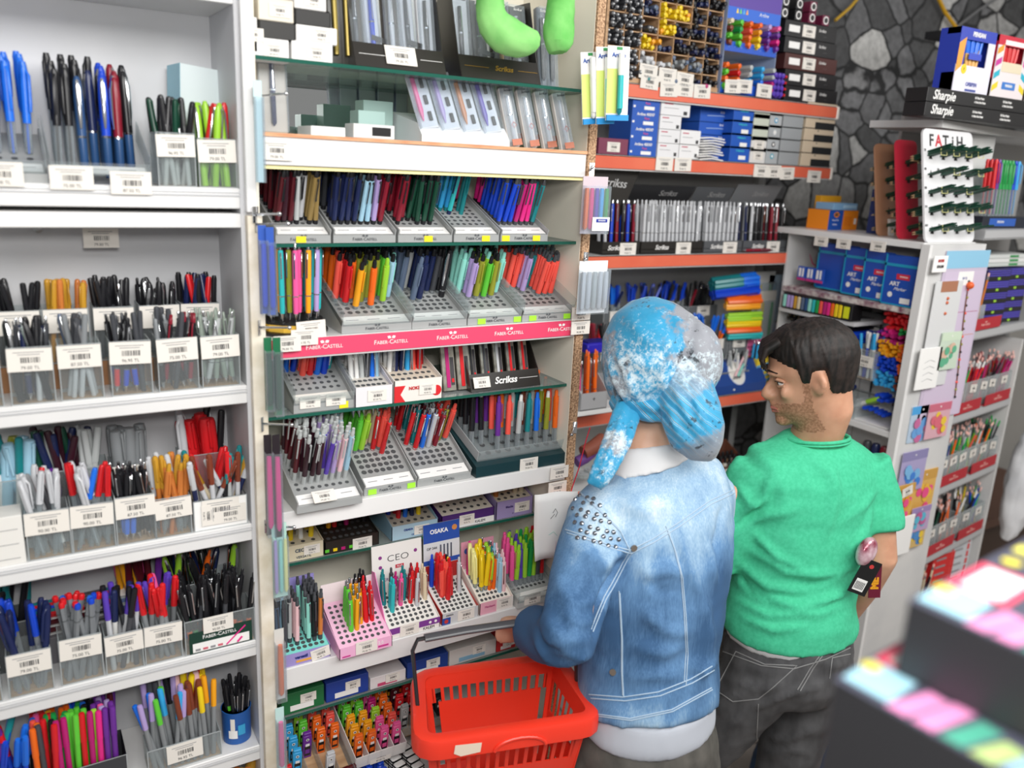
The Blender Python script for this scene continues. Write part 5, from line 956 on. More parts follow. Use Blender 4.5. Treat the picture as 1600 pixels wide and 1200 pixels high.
for j, r in enumerate(rows):
    for i, c in enumerate(r):
        full = 9 if c == 't' else 7
        if (i, j) in ((3, 1), (2, 0), (3, 2), (2, 3)): full = 3
        for k in range(full):
            X = x0 + cw * i + .009 + (cw - .018) * ((k % 3) + .5 * ((k // 3) % 2) * .6) / 2.3; Z = zb + j * ch + .011 + .0115 * (k // 3)
            kd, a, b = pick(grp[c]); o = pen(kd, a, b, (X, 2.025 - ru(0, .02), Z), (ru(-.04, .04), -1, .02 + ru(-.02, .03)), f'among the {nm[c]} in the plywood pigeonhole rack', lo=True, s=.86)
            if c == 't': link('pale_tip', _tp, o)
BLU = mat('#1f56c4', .45, name='blue_display_card')
x0, x1 = XO(1127, 118), XO(1208, 125); w = (x1 - x0) / 2
t = thing('blue_marker_display', 'blue card display with two compartments of round-capped bright markers on the top shelf', 'display box', ((x0 + x1) / 2, 1.905, zb))
mb = MB().box(-w, w, 0, .0015, 0, .03, BLU).box(-w, w, 0, .0015, .118, .145, BLU).box(-w, w, 0, .0015, .238, .3, mat('#5a3fa0', .45)).box(-w, w, .01, .15, .118, .12, mat('#b9bfc9', .5)).box(-w, w, 0, .15, 0, .002, BLU).box(-w, w, .15, .152, 0, .3, mat('#b9bfc9', .5))
for s_ in (-1, 1): mb.box(s_ * w - .001, s_ * w + .001, 0, .15, 0, .3, mat('#9aa9c9', .5))
mb.build('carton', t, smooth=0); mb = MB().text('Artline', .014, PAPER, fc(w * .35, -.0006, .228), shear=.2); mb.box(-w, w, -.0006, 0, .205, .238, mat('#2b68d4', .45))
for k in range(8): mb.text('ae', .006, mat('#7fa6e8', .5), fc(-w * .85 + k * w * .24, -.0006, .131))
for k, c in enumerate(('yellow', 'apple green', 'sky blue', 'amber')): mb.prism([(-w * .7 + k * .013, .222), (-w * .7 + k * .013 + .009, .222), (-w * .7 + k * .013 + .006, .234), (-w * .7 + k * .013 + .003, .234)], -.0012, -.0006, pm(c), 'y')
mb.build('printed_front', t)
low = [['apple green', 'orange', 'apple green', 'orange'], ['coral', 'orange', 'red', 'orange'], ['sky blue', 'sky blue', 'light grey', 'light grey'], ['sky blue', 'bright blue', 'sky blue', 'sky blue'], ['magenta', 'magenta', 'light grey', 'light grey']]
top = [['brown', 'apple green', 'brown', 'beige'], ['apple green', 'apple green', 'green', 'apple green'], ['orange', 'orange', 'coral', 'orange'], ['yellow', 'yellow', 'amber', 'orange'], ['purple', 'purple', 'violet', 'lilac'], ['purple', 'hot pink', 'purple', 'pink']]
for zz, tb, wn in ((zb + .012, low, 'lower'), (zb + .131, top, 'upper')):
    for i, col in enumerate(tb):
        for j in range(4):
            pen('marker', col[j], 'white', (x0 + .011 + (2 * w - .022) * i / (len(tb) - 1), 2.03, zz + .009 + .019 * j), (0, -1, .01), f'with its round cap showing, {wn} compartment of the blue display', lo=True, s=1.02)
for i in range(3):
    for j in range(4): pen('marker', 'violet', 'violet', (XO(1205, 110) + .008 + .016 * i, 2.03, zb + .014 + .018 * j), (0, -1, .0), 'in the violet bundle beside the blue display', lo=True, s=1.05);
for i in range(2):
    for j in range(4): pen('felt', 'red', 'red', (XO(1208, 110) + .044 + .012 * i, 2.03, zb + .014 + .018 * j), (0, -1, .0), 'in the red bundle beside the blue display', lo=True, s=.9)
for k, (v0, v1) in enumerate(((30, 56), (56, 78), (78, 104), (104, 131), (131, 158))):
    a, b = XO(1226, v1, 1.91), XO(1308, v1, 1.91) ; z0 = zb + .0465 * (4 - k) + .001; c = '#5a2422' if k == 2 else '#17171a'
    if k == 2: c = '#4a2320'
    o = sbx(a, min(b, 2.385), 1.912, 2.05, z0, z0 + .0455, c, 'pen_set_carton', ['topmost', 'second from the top', 'red-marbled middle', 'second from the bottom', 'lowest'][k] + " of five flat black cartons at the top shelf's right", deco=lambda mb, w, d, h: (mb.box(-w * .85, -w * .45, -d - .0006, -d, h * .3, h * .72, PAPER), mb.text('Scrikss', .012, PAPER, fc(w * .42, -d - .0006, h * .66), shear=.3), mb.text('- - -', .008, INKL, fc(w * .55, -d - .0006, h * .32))))
    price(o, -.012, -.0700, .022, s=1.3)
for k in range(7):
    a = XO(1215 + (k % 4) * 22, 20, 1.93); z0 = zb + .235 + .032 * (k // 4); c = '#17171a' if k % 4 < 2 else '#6d1a3c'
    o = sbx(a, a + .030, 1.915, 2.06, z0, z0 + .030, c, 'slim_pen_carton', ('slim black carton with a round white end' if k % 4 < 2 else 'slim plum carton with a round white end') + ' on top of the black pile', group=('slim black cartons on the pile' if k % 4 < 2 else 'slim plum cartons on the pile'), deco=lambda mb, w, d, h: (mb.disc((0, 0, 0), .012, PAPER, 16, fc(0, -d - .0006, h * .5)), mb.disc((0, 0, 0), .0085, BLK, 14, fc(0, -d - .001, h * .5))))
zb = 2.0355
def obox(u0, u1, v0, v1, c, lab, Y=1.91, d=.10, deco=None, pr=False, name='marker_carton', k=0):
    a = px(u0, v1, Y=Y); b = px(u1, v1, Y=Y); h = (a.z - px(u0, v1 + (v1 - v0), Y=Y).z); o = sbx(a.x, b.x, Y, Y + d, zb + k, zb + k + h * .97, c, name, lab, deco=deco)
    if pr: price(o, .0, -d / 2 - .0008, h * .45, s=min(1.0, (b.x - a.x) / .05))
    return h
obox(935, 981, 206, 232, '#7b3550', 'low plum carton with a price sticker at the left end of the second orange shelf', pr=True)
def art(mb, w, d, h): mb.text('Artline 400XF', .011, PAPER, fc(0, -d - .0006, h * .76), bold=.0002); mb.text('Paint', .009, mat('#e05a9a', .5), fc(w * .1, -d - .0006, h * .5)); mb.box(-w * .15, w * .6, -d - .0006, -d, h * .1, h * .32, PAPER); mb.box(-w * .95, -w * .8, -d - .0006, -d, h * .2, h * .34, PAPER)
h = 0
for k in range(4): obox(983, 1025, 212, 237, '#1d55b4', f'blue marker carton with pink lettering, {["lowest", "second", "third", "topmost"][k]} of its stack of four', deco=art, k=.0405 * k)
obox(985, 1029, 140, 160, '#dedbd4', 'white carton on top of the blue marker cartons', k=.162, deco=lambda mb, w, d, h: (mb.text('PAINT MARKER', .009, INK, fc(-w * .2, -d - .0006, h * .7)), mb.box(w * .15, w * .8, -d - .0006, -d, h * .15, h * .6, INKL)))
def wd(mb, w, d, h): mb.box(-w * .8, -w * .2, -d - .0006, -d, h * .75, h * .82, mat('#c0566a', .5)); mb.box(w * .55, w * .8, -d - .0006, -d, h * .12, h * .36, INK); mb.box(-w * .8, w * .2, -d - .0006, -d, h * .5, h * .53, INKL)
for k in range(4): obox(1027, 1060 if k < 3 else 1072, 215, 239, '#e4e4e6', f'white carton with a small black square, {["lowest", "second", "third", "topmost"][k]} of the taller white stack', deco=wd, k=.0385 * k)
for k in range(2): obox(1061, 1092, 217, 241, '#e9e9ea', f'white carton with red print, {["lower", "upper"][k]} of the shorter white stack', deco=wd, k=.0385 * k)
for k in range(5): obox(1088, 1139, 222, 244, '#2257b8', f'blue carton with a drawn pen, {["lowest", "second", "middle", "fourth", "topmost"][k]} of the wide blue stack', Y=1.95, deco=lambda mb, w, d, h: (mb.tube([(-w * .6, -d - .001, h * .5), (w * .3, -d - .001, h * .55), (w * .6, -d - .001, h * .5)], .0015, mat('#9db9e8', .5), 5), mb.text('Artline', .010, PAPER, fc(w * .4, -d - .0006, h * .8))), k=.0365 * k)
for k in range(5): obox(1139, 1170, 224, 249, '#1f58b8', f'blue carton with turquoise print, {["lowest", "second", "middle", "fourth", "topmost"][k]} of the narrow blue stack', deco=lambda mb, w, d, h: (mb.text('Calligraphy', .008, mat('#4ad0d8', .5), fc(0, -d - .0006, h * .72)), mb.box(-w * .1, w * .6, -d - .0006, -d, h * .15, h * .4, PAPER)), k=.0385 * k)
for k in range(9):
    o = thing('folded_leaflet', 'crumpled white leaflet in the heap between the white and blue cartons', 'leaflet', (XO(1103, 235, 1.925) + ru(-.012, .012), 1.915, zb + .002 + .0075 * k), ru(-.3, .3), 'crumpled leaflets heaped on the second orange shelf')
    mb = MB(); mb.add([(-.045, -.012, 0), (.0, -.016, .004), (.045, -.012, -.0), (.045, .02, .001), (0, .02, .006), (-.045, .02, .001)], [[0, 1, 4, 5], [1, 2, 3, 4]], PAPER); q = mb.build('paper_sheet', o, smooth=0); q.modifiers.new('t', 'SOLIDIFY').thickness = .003
GS = [('#aeb3b6', '#2ba6c0'), ('#b3b7ba', '#3c3c40'), ('#a9adb0', '#d9dcde'), ('#b3b7ba', '#2b9ac8'), ('#a6aaad', '#1b1b1e')]
for k in range(5):
    obox(1171, 1195, 225, 250, '#dcdad8' if k < 2 else '#c9cfc0', f'white or cream carton, {["lowest", "second", "middle", "fourth", "topmost"][k]} of the stack between blue and grey', k=.033 * k, pr=k < 2)
    obox(1196, 1214, 227, 251, GS[k][0], f'grey carton with a round dot, {["lowest", "second", "middle", "fourth", "topmost"][k]} of the dotted grey stack', k=.036 * k, deco=lambda mb, w, d, h, c=GS[k][1]: (mb.disc((0, 0, 0), .008, mat(c, .4), 14, fc(0, -d - .0006, h * .5)), mb.disc((0, 0, 0), .0045, PAPER, 12, fc(0, -d - .001, h * .5))))
for k in range(4): obox(1216, 1247, 232, 254, '#9fa3a6', f'plain grey carton, {["lowest", "second", "third", "topmost"][k]} of the plain grey stack', k=.037 * k, d=.08)
def tan(mb, w, d, h): mb.box(-w * .35, w + .0004, -d - .0006, -d, 0, h * .52, mat('#26282a', .5)); mb.text('45', .007, INK, fc(-w * .1, -d - .0006, h * .78))
for k in range(5): obox(1250, 1295, 240, 262, '#d6c4ab', f'tan and black carton, {["lowest", "second", "middle", "fourth", "topmost"][k]} of the stack at the right end', k=.0385 * k, deco=tan)
zb = 1.7585
def hood_tray(u0, u1, vb, cols, label, where, body, hc, ht, hood=True, n=None, txt='Scrikss'):
    a, b = XO(u0, vb, 1.91), XO(u1, vb, 1.91); w = (b - a) / 2; t = thing('hooded_pen_tray', label, 'pen tray', ((a + b) / 2, 1.91, zb)); D = .085
    mb = MB().box(-w, w, 0, .0015, 0, .036, body).box(-w, w, 0, D, 0, .0015, body).box(-w, w, D - .0015, D, 0, .15, body); mb.box(-w, w, 0, D, .012, .0135, body)
    for s_ in (-1, 1): mb.box(s_ * w - .0008, s_ * w + .0008, 0, D, 0, .036, body)
    mb.build('tray_body', t, smooth=0)
    mb = MB().text(txt, .019, PAPER, fc(-w * .35, -.0008, .018), shear=.3, bold=.0003); mb.build('white_lettering', t); price(t, w * .35, -.0012, .015, s=1.35)
    if hood:
        M = T(0, D, .15) @ RX(R(32)); hm = MB().box(-w, w, 0, .001, 0, ht, hc, M); hm.text(txt, .026, mat('#9a9a9a', .5), M @ fc(w * .2, -.0008, ht * .5), shear=.3); hm.build('lettered_hood', t, smooth=0)
    for i, c in enumerate(cols):
        for j in range(2): pen('click', c, None if c != 'silver' else 'silver', (a + .008 + (2 * w - .016) * (i + .5) / len(cols), 1.922 + .03 * j, zb + .0145), (ru(-.03, .03), .06, 1), where, lo=False, s=1.0)
mb = MB().prism([(0, 0), (.17, .01), (.10, -.145), (0, -.145)], 0, .002, SBLK, 'y'); o = mb.build('lettered_sign', None, (XO(925, 262, 1.94), 1.935, 2.0 - .012), smooth=0); tag(o, 'black slanted sign with white script hanging under the second orange shelf', 'sign'); q = MB(); q.text('Scrikss', .034, mat('#c9c9c9', .5), fc(.075, -.001, -.03) @ RZ(-.06), shear=.3); q.build('script_lettering', o)
hood_tray(941, 999, 391, ['silver', 'blue', 'dark red', 'black', 'blue', 'dark red'], 'black tray of blue, red and chrome pens, left on the third orange shelf', 'in the left black tray, third orange shelf', SBLK, SBLK, .05, hood=False)
hood_tray(1001, 1097, 393, ['silver'] * 14, 'wide black hooded tray packed with chrome pens on the third orange shelf', 'in the wide black hooded tray', SBLK, mat('#2a2a2c', .3), .055)
hood_tray(1099, 1158, 393, ['silver'] * 8, 'grey hooded tray of slim chrome pens on the third orange shelf', 'in the grey hooded tray', mat('#55575a', .4), mat('#57595c', .3), .055)
hood_tray(1160, 1228, 393, ['navy', 'silver', 'black', 'black', 'black', 'dark red', 'dark red', 'black'], 'grey tray of black and dark red pens at the right of the third orange shelf', 'in the right grey tray, third orange shelf', mat('#55575a', .4), mat('#77797c', .3), .07)
pen('click', 'dark red', None, (XO(1158, 395, 1.905), 1.902, zb + .006), (1, -.0, 0), 'lying in front of the trays on the third orange shelf')
sbx(XO(1234, 392), XO(1270, 392), 1.91, 1.95, zb, zb + .012, '#e2e0e2', 'tissue_pack', 'flat white packet at the right end of the third orange shelf')
c = MB().tube([(XO(1258, 395), 1.905, zb + .016), (XO(1258, 395), 1.893, zb), px(1270, 412, Y=1.888), px(1281, 420, Y=1.886), px(1282, 434, Y=1.886)], .0022, mat('#d9467c', .5), 6).build('pink_ribbon'); tag(c, 'pink ribbon draped over the right end of the third orange rail', 'ribbon')
zb = 1.286
rs = MB().box(1.45, 2.0, 2.06, 2.20, zb + .001, zb + .20, mat('#8a8b8e', .5)).box(1.45, 2.0, 1.98, 2.06, zb + .001, zb + .10, mat('#8a8b8e', .5)).build('stepped_riser', None, smooth=0); tag(rs, 'grey stepped riser under the tubs of ballpoints behind the blue scarf', 'riser')
def otub(u0, u1, v, Y, zz, n, pal, what, h=.07, wall=None, s=1.0, tagp=True, lean=1.0):
    a, b = XO(u0, v, Y), XO(u1, v, Y); c = cup(a, b, Y, Y + .065, zz, h, f'tub of {what} on the lowest orange-railed shelf', wall=wall or SMOKE, tagged=tagp, base=BLK)
    fill(a, b, Y, Y + .065, zz, h, n, pal, f'in the tub of {what}', lo=True, lean=lean, s=s)
SP = [('stick', 'blue', None, 4), ('stick', 'bright blue', None, 2), ('stick', 'navy', None, 1)]
otub(945, 985, 470, 2.07, zb + .202, 16, SP, 'royal blue ballpoints, back row left'); otub(987, 1030, 470, 2.07, zb + .202, 18, SP, 'bright blue ballpoints, back row second')
otub(1032, 1075, 470, 2.07, zb + .202, 18, [('stick', 'blue', None, 3), ('stick', 'black', None, 1)], 'blue and black ballpoints, back row'); otub(1077, 1122, 470, 2.07, zb + .202, 18, [('stick', 'black', 'black', 3), ('click', 'black', None, 2), ('click', 'dark red', None, 1)], 'black ballpoints, back row right')
otub(935, 972, 510, 1.985, zb + .102, 14, [('click', 'red', 'black', 2), ('stick', 'black', None, 2), ('stick', 'dark red', None, 1)], 'red and black ballpoints, middle row'); otub(974, 1010, 510, 1.985, zb + .102, 12, [('stick', 'blue', 'silver', 2), ('stick', 'black', None, 2)], 'blue and black ballpoints beside the scarf')
otub(1070, 1105, 505, 1.985, zb + .102, 12, [('stick', 'lilac', None, 2), ('stick', 'bright blue', 'orange', 2)], 'lilac and orange pens, middle row'); otub(1106, 1142, 500, 1.985, zb + .102, 13, [('stick', 'bright blue', 'orange', 3), ('click', 'grey', None, 1)], 'blue-capped orange pens, middle row'); otub(1144, 1172, 505, 1.985, zb + .102, 12, [('click', 'grey', 'dark grey', 3), ('click', 'red', None, 1)], 'grey click pens, middle row')
otub(1085, 1128, 560, 1.915, zb, 20, [('click', 'red', 'white', 2), ('click', 'green', 'black', 2), ('click', 'black', 'silver', 3), ('click', 'yellow', 'black', 1)], 'mixed click pens, front row'); otub(1130, 1172, 560, 1.925, zb, 18, [('click', 'white', 'black', 3), ('click', 'black', 'magenta', 1), ('click', 'light grey', 'black', 2)], 'white and black click pens, front row')
def bundle(u, v, Y, c, n, d, label_where, s=1.0, kind='marker', c2=None, lo=True, rad=.017):
    p = px(u, v, Y=Y)
    for k in range(n):
        q = k * 2.399; r = rad * math.sqrt((k + .3) / n); a = V(d).normalized(); e1 = a.cross(V((0, 0, 1))).normalized(); e2 = a.cross(e1)
        pen(kind, c, c2 or c, p + e1 * r * cos(q) + e2 * r * sin(q) + V((0, ru(-.004, .004), 0)), d, label_where, lo=lo, s=s)
for (u, v, c, c2) in ((1112, 445, 'bright blue', 'teal'), (1112, 458, 'blue', 'blue')): bundle(u, v, 2.0, c, 9, (1, -.25, .12), 'in the blue bundle lying above the mixed pens', s=1.25, c2=c2, rad=.02)
for (u, v, c) in ((1135, 468, 'orange'), (1133, 478, 'amber'), (1136, 496, 'lime'), (1134, 505, 'yellow'), (1134, 514, 'orange'), (1136, 524, 'turquoise')): bundle(u, v, 1.98, c, 5, (1, -.3, .05), f'in the {c} bundle lying on its side behind the shoppers', s=.95, rad=.013)
for k, (u0, v0, u1, v1) in enumerate(((1182, 425, 1200, 520), (1203, 430, 1222, 500), (1186, 455, 1203, 540), (1207, 505, 1224, 560))):
    hanging('refill_pack', ['upper left', 'upper right', 'lower left', 'lower right'][k] + ' of four white refill packs hanging behind the man\'s head', u0, u1, v0, v1, 2.05 - .02 * (k // 2), [PAPER, mat('#b9cfe0', .5), CARD, mat('#c9c2dd', .5)][k], ['yellow', 'green'] if k != 1 else ['light blue', 'lilac'])
x0, x1 = XO(1180, 590, 1.93), XO(1214, 590, 1.93); t = thing('striped_pen_box', 'yellow and blue striped box with a pink dotted top beside the man\'s forehead', 'display box', ((x0 + x1) / 2, 1.93, zb)); w = (x1 - x0) / 2
mb = MB().box(-w, w, 0, .06, 0, .10, mat('#f2d23a', .5)); [mb.prism([(-w, .01 + k * .02), (w, .03 + k * .02), (w, .038 + k * .02), (-w, .018 + k * .02)], -.0008, 0, mat('#5aa8d8', .5), 'y') for k in range(4)]; mb.box(-w, w, .055, .06, .10, .16, mat('#e86aa0', .5)); [mb.disc((0, 0, 0), .004, BLK, 10, fc(-w + .01 + (k % 4) * .014, .0545, .115 + (k // 4) * .018)) for k in range(8)]; mb.build('carton', t, smooth=0)
for k in range(8): pen('click', 'black' if k % 2 else 'sky blue', None, (x0 + .008 + (k % 4) * .014, 1.945 + .018 * (k // 4), zb + .04), (.04, 0, 1), 'in the striped yellow box', lo=True, s=.85)
x0, x1 = XO(1112, 612, 1.905), XO(1196, 600, 1.905); w = (x1 - x0) / 2; t = thing('oval_window_display', 'dark blue display box with an oval white window holding clear pens, beside the man\'s face', 'display box', ((x0 + x1) / 2, 1.903, zb)); t.rotation_euler.z = 0
DB = mat('#22458c', .4); Mo = RX(R(-35)); mb = MB().prism([(0, 0), (0, .03), (.045, .10), (.075, .10), (.075, 0)], -w, w, DB, 'x')
mb.disc((0, 0, 0), .034, mat('#e6e3dc', .4), 28, T(0, .021, .065) @ RX(R(57.5)), ry=.040); mb.disc((0, 0, 0), .037, mat('#cdd6ea', .4), 28, T(0, .0217, .0645) @ RX(R(57.5)), ry=.043); mb.disc((0, 0, 0), .005, PAPER, 12, fc(-w * .2, -.0006, .014), ry=.003); mb.build('carton', t, smooth=0)
for k, c in enumerate(('pale pink', 'mint', 'light grey')):
    pen('click', c, None, (((x0 + x1) / 2) - .03 + .012 * k, 1.905, zb + .05), (.8, .45, .55 - .1 * k), 'lying across the oval window display', s=.9)
x0, x1 = XO(908, 620, 1.80), XO(947, 640, 1.80); zz = px(925, 640, Y=1.80).z; w = (x1 - x0) / 2
t = thing('grey_pen_carton', 'silver-grey carton of orange, pink and lilac pens left of the blue scarf', 'display box', ((x0 + x1) / 2, 1.80, zz)); mb = MB().box(-w, w, 0, .0015, 0, .05, mat('#a3a3a6', .35)).prism([(0, 0), (0, .05), (.10, .13), (.10, 0)], -w - .001, -w + .001, mat('#b5b5b8', .35), 'x').prism([(0, 0), (0, .05), (.10, .13), (.10, 0)], w - .001, w + .001, mat('#b5b5b8', .35), 'x').box(-w, w, 0, .1, 0, .002, mat('#a3a3a6', .4)); mb.text('+', .02, INK, fc(0, -.0006, .03)); mb.build('carton', t, smooth=0)
for k in range(9): c = ['hot pink', 'lilac', 'orange', 'orange', 'orange', 'magenta'][min(5, k // 2 + (k % 2))]; pen('click', c, c, (x0 + .008 + (2 * w - .016) * k / 8, 1.82 + .02 * (k % 3), zz + .004), (ru(-.05, .05), .05, 1), 'in the silver-grey carton beside the scarf', s=1.1)
sb = MB().box(x0 - .05, x1 + .06, 1.795, 2.1, zz - .014, zz - .001, WHITEB, b=.001).box(x0 - .05, x0 - .03, 1.795, 2.1, zz - .04, zz - .014, SHELFM).build('bracket_shelf', None, smooth=0); tag(sb, 'small white bracket shelf carrying the grey carton beside the scarf', 'shelf')
o = thing('blue_tray', 'royal blue plastic tray behind the hook left of the scarf', 'tray', (XO(935, 548, 1.88), 1.88, px(935, 552, Y=1.88).z)); MB().box(-.04, .04, 0, .05, 0, .03, mat('#2a22b0', .35), b=.004).box(-.036, .036, .004, .046, .03, .034, mat('#1c1780', .35)).build('tray_body', o)
p = px(1140, 745, Y=1.96)
o = thing('bottle_carton', 'open brown carton of black-capped paint bottles under the lowest orange rail', 'box', (XO(1145, 745, 1.95), 1.95, px(1145, 745, Y=1.95).z)); mb = MB().box(-.06, .06, 0, .002, 0, .045, mat('#6b4232', .6)).box(-.06, .06, .11, .112, 0, .10, mat('#6b4232', .6)).box(-.06, .06, 0, .11, 0, .002, mat('#6b4232', .6)); [mb.prism([(0, 0), (0, .045), (.11, .10), (.11, 0)], s_ * .06 - .001, s_ * .06 + .001, mat('#7a4c39', .6), 'x') for s_ in (-1, 1)]; mb.build('carton', o, smooth=0); price(o, -.02, -.001, .02, s=1.2)
zz = o.location.z
for k in range(10): q = thing('paint_bottle', 'small paint bottle with a black cap in the brown carton', 'bottle', (o.location.x - .044 + .022 * (k % 5), 1.975 + .035 * (k // 5), zz + .003), 0, 'paint bottles in the brown carton'); MB().lathe([(.009, 0), (.0095, .002), (.0095, .04), (.005, .046)], [mat('#b98f6a', .4), mat('#d8d0c6', .4), mat('#2a2a2c', .3), mat('#9a4a3a', .4)][k % 4], 12).build('bottle_body', q); MB().lathe([(.006, .045), (.006, .07), (.005, .072)], BLK, 12).build('bottle_cap', q)
sb = MB().box(1.42, 2.36, 1.92, 2.2, zz - .02, zz - .001, WHITEB, b=.001).build('lower_shelf', None, smooth=0); sb.parent = oc; sb.name = 'shelf'; sb.location = (-1.9, -1.9, 0)
sbx(2.10, 2.34, 2.16, 2.19, zz + .001, 1.235, '#2c2b2d', 'dark_mirror', 'tall dark mirror standing under the lowest orange rail', cat='board')  # stands for a dark mirror; a flat dark colour replaces its reflection
o = thing('felt_pen_bundle_tray', 'turquoise plastic tray just above the green shoulder', 'tray', (XO(1165, 755, 1.90), 1.88, zz + .001)); MB().box(-.06, .06, 0, .06, 0, .03, mat('#36b4cc', .4), b=.005).build('tray_body', o)
for k, (u, v, c, r, lab) in enumerate(((925, 700, '#8c4a38', .02, 'brown leather roll'), (915, 715, '#6a3f86', .016, 'purple cloth roll'))):
    p = px(u, v, Y=1.75); o = MB().tube([p + V((-.03, 0, -.01)), p, p + V((.05, .02, .012))], r, mat(c, .6), 12).build('rolled_cloth'); tag(o, lab + ' lying between the chipboard edge and the scarf', 'roll')
for k in range(3):
    p = px(912 + 12 * k, 745 - 6 * k, Y=1.75); o = MB().lathe([(.002, 0), (.02, .001), (.022, .006), (.02, .012), (.012, .013), (.012, .006), (.002, .005)], clear_mat('clear_ring_%d' % k, '#eef2f2', .35), 18).build('clear_tape_ring', None, p); tag(o, 'clear round tape ring left of the denim shoulder', 'tape', 'clear tape rings')
sb = MB().box(.99, 1.42, 1.70, 1.9, px(915, 762, Y=1.74).z - .02, px(915, 762, Y=1.74).z, WHITEB).box(.99, 1.005, 1.70, 1.9, 0, px(915, 762, Y=1.74).z, WHITEB).build('side_counter', None, smooth=0); tag(sb, 'low white counter top behind the chipboard edge, mostly hidden', 'counter')
# ===== UNIT A: top, pouches, markers, end panel
ZA = 1.8385
def ydeco(face, mats): pass
o = sbx(2.285, 2.43, 1.80, 1.885, ZA, ZA + .062, '#ee8a1e', 'pen_carton', 'orange and blue ballpoint carton standing on the white end unit', deco=lambda mb, w, d, h: (mb.box(-w, -w * .05, -d - .0006, -d, 0, h, mat('#1d4fa8', .45)), mb.text('BIC', .015, INK, fc(-w * .5, -d - .001, h * .78), shear=.2, bold=.0006), mb.disc((0, 0, 0), .014, mat('#f08a1c', .45), 16, fc(-w * .5, -d - .0008, h * .78), ry=.009), mb.text('Round Stic', .007, PAPER, fc(-w * .55, -d - .0006, h * .5)), mb.text('Classic', .008, PAPER, fc(-w * .55, -d - .0006, h * .28)), mb.box(w * .75, w * .9, -d - .0006, -d, h * .3, h * .6, PAPER), [mb.box(w * (.1 + .1 * k), w * (.15 + .1 * k), -d - .0006, -d, h * .2, h * .7, mat('#d9761a', .45)) for k in range(5)]))
o = sbx(2.30, 2.42, 1.80, 1.87, ZA + .063, ZA + .085, '#7fa9cf', 'pen_carton', 'light blue flat carton on top of the orange and blue carton', deco=lambda mb, w, d, h: mb.box(-w * .2, w * .9, -d - .0006, -d, h * .3, h * .75, mat('#a9cbe6', .5)))
o = sbx(2.33, 2.43, 1.875, 1.90, ZA + .063, ZA + .105, '#e0a022', 'pen_carton', 'amber carton behind the light blue flat carton')
def pens_(mb, w, d, h): mb.text('PENSAN', .008, PAPER, fc(w * .1, -d - .0006, h * .45), bold=.0002); mb.box(-w * .2, w * .5, -d - .0006, -d, h * .7, h * .85, mat('#c23a3a', .5)); mb.tube([(-w * .6, -d - .001, h * .15), (w * .3, -d - .001, h * .25)], .002, PAPER, 5)
for k in range(2): sbx(2.345, 2.405, 1.655, 1.70, ZA + .068 * k, ZA + .067 + .068 * k, '#24336e', 'pen_carton', ['lower', 'upper'][k] + ' of two navy cartons with white lettering beside the brown pencil board', deco=pens_)
sbx(2.315, 2.345, 1.60, 1.63, ZA, ZA + .05, '#e2e0dc', 'pen_carton', 'small white carton with black dots before the navy cartons', deco=lambda mb, w, d, h: mb.disc((0, 0, 0), .004, BLK, 10, fc(0, -d - .0006, h * .4)))
PG = pm('dark green', .35)
def rboard(x0, x1, y, h, c, name, label, rz=0):
    w = (x1 - x0) / 2; t = thing(name, label, 'display board', ((x0 + x1) / 2, y, ZA), rz); t.rotation_euler.x = -R(12); pts = []
    r = .018
    for (cx, cz, a0) in ((w - r, h - r, 0), (-w + r, h - r, 90), (-w + r, r, 180), (w - r, r, 270)):
        for q in range(6): a = R(a0 + 90 * q / 5); pts.append((cx + r * cos(a), cz + r * sin(a)))
    MB().prism(pts, 0, .006, c, 'y').build('board', t, smooth=0); return t, w
def pencils_on(t, w, h, rows, cols, per, where, color='dark green', y0=-.0):
    Mt = T(*t.location) @ RX(-R(12))
    hm = MB()
    for j in range(rows):
        for i in range(cols):
            X = -w + 2 * w * (i + .55) / cols; Z = h * (.10 + .66 * j / (rows - 1))
            n = per[(i * 3 + j * 5) % len(per)]
            hm.prism([(X - .008, Z - .008), (X + .008, Z - .008), (X, Z + .014)], -.0008, 0, BLK, 'y')
            for k in range(n):
                p = Mt @ V((X - .012 + .0056 * (k % 5), .055, Z - .004 + .0056 * (k // 5)))
                pen('pencil', color, color, p, Mt.to_3x3() @ V((.06 * (k % 3 - 1) * .3, -1, .10)), where, lo=True, s=.66)
            if n > 8: hm.tube([(X - .014, -.040, Z - .005), (X + .013, -.040, Z - .005), (X + .013, -.040, Z + .012), (X - .014, -.040, Z + .012), (X - .014, -.040, Z - .005)], .0009, pm('pale yellow'), 5)
    hm.build('punched_slot', t)
    return
t, w = rboard(2.265, 2.37, 1.60, .275, mat('#a77a5c', .6), 'pencil_board', 'brown wooden pencil display board, rearmost of three'); pencils_on(t, w, .275, 5, 1, [6, 4, 8, 9], 'in the brown display board')
t, w = rboard(2.235, 2.335, 1.51, .285, mat('#c4243c', .5), 'pencil_board', 'red pencil display board between the brown and the white one'); pencils_on(t, w, .285, 5, 1, [9, 8, 10, 6], 'in the red display board')
t, w = rboard(2.215, 2.455, 1.412, .315, mat('#e6e6e8', .4), 'pencil_board', 'white pencil display board headed FATIH full of dark green pencils')
mb = MB();
for k, (ch_, c) in enumerate(zip('FATiH', (INK, INK, mat('#c8283a', .5), INK, INK))): mb.text(ch_, .046, INK if ch_ != 'A' else mat('#c8283a', .5), fc(-.082 + k * .034, -.0008, .282), bold=.001)
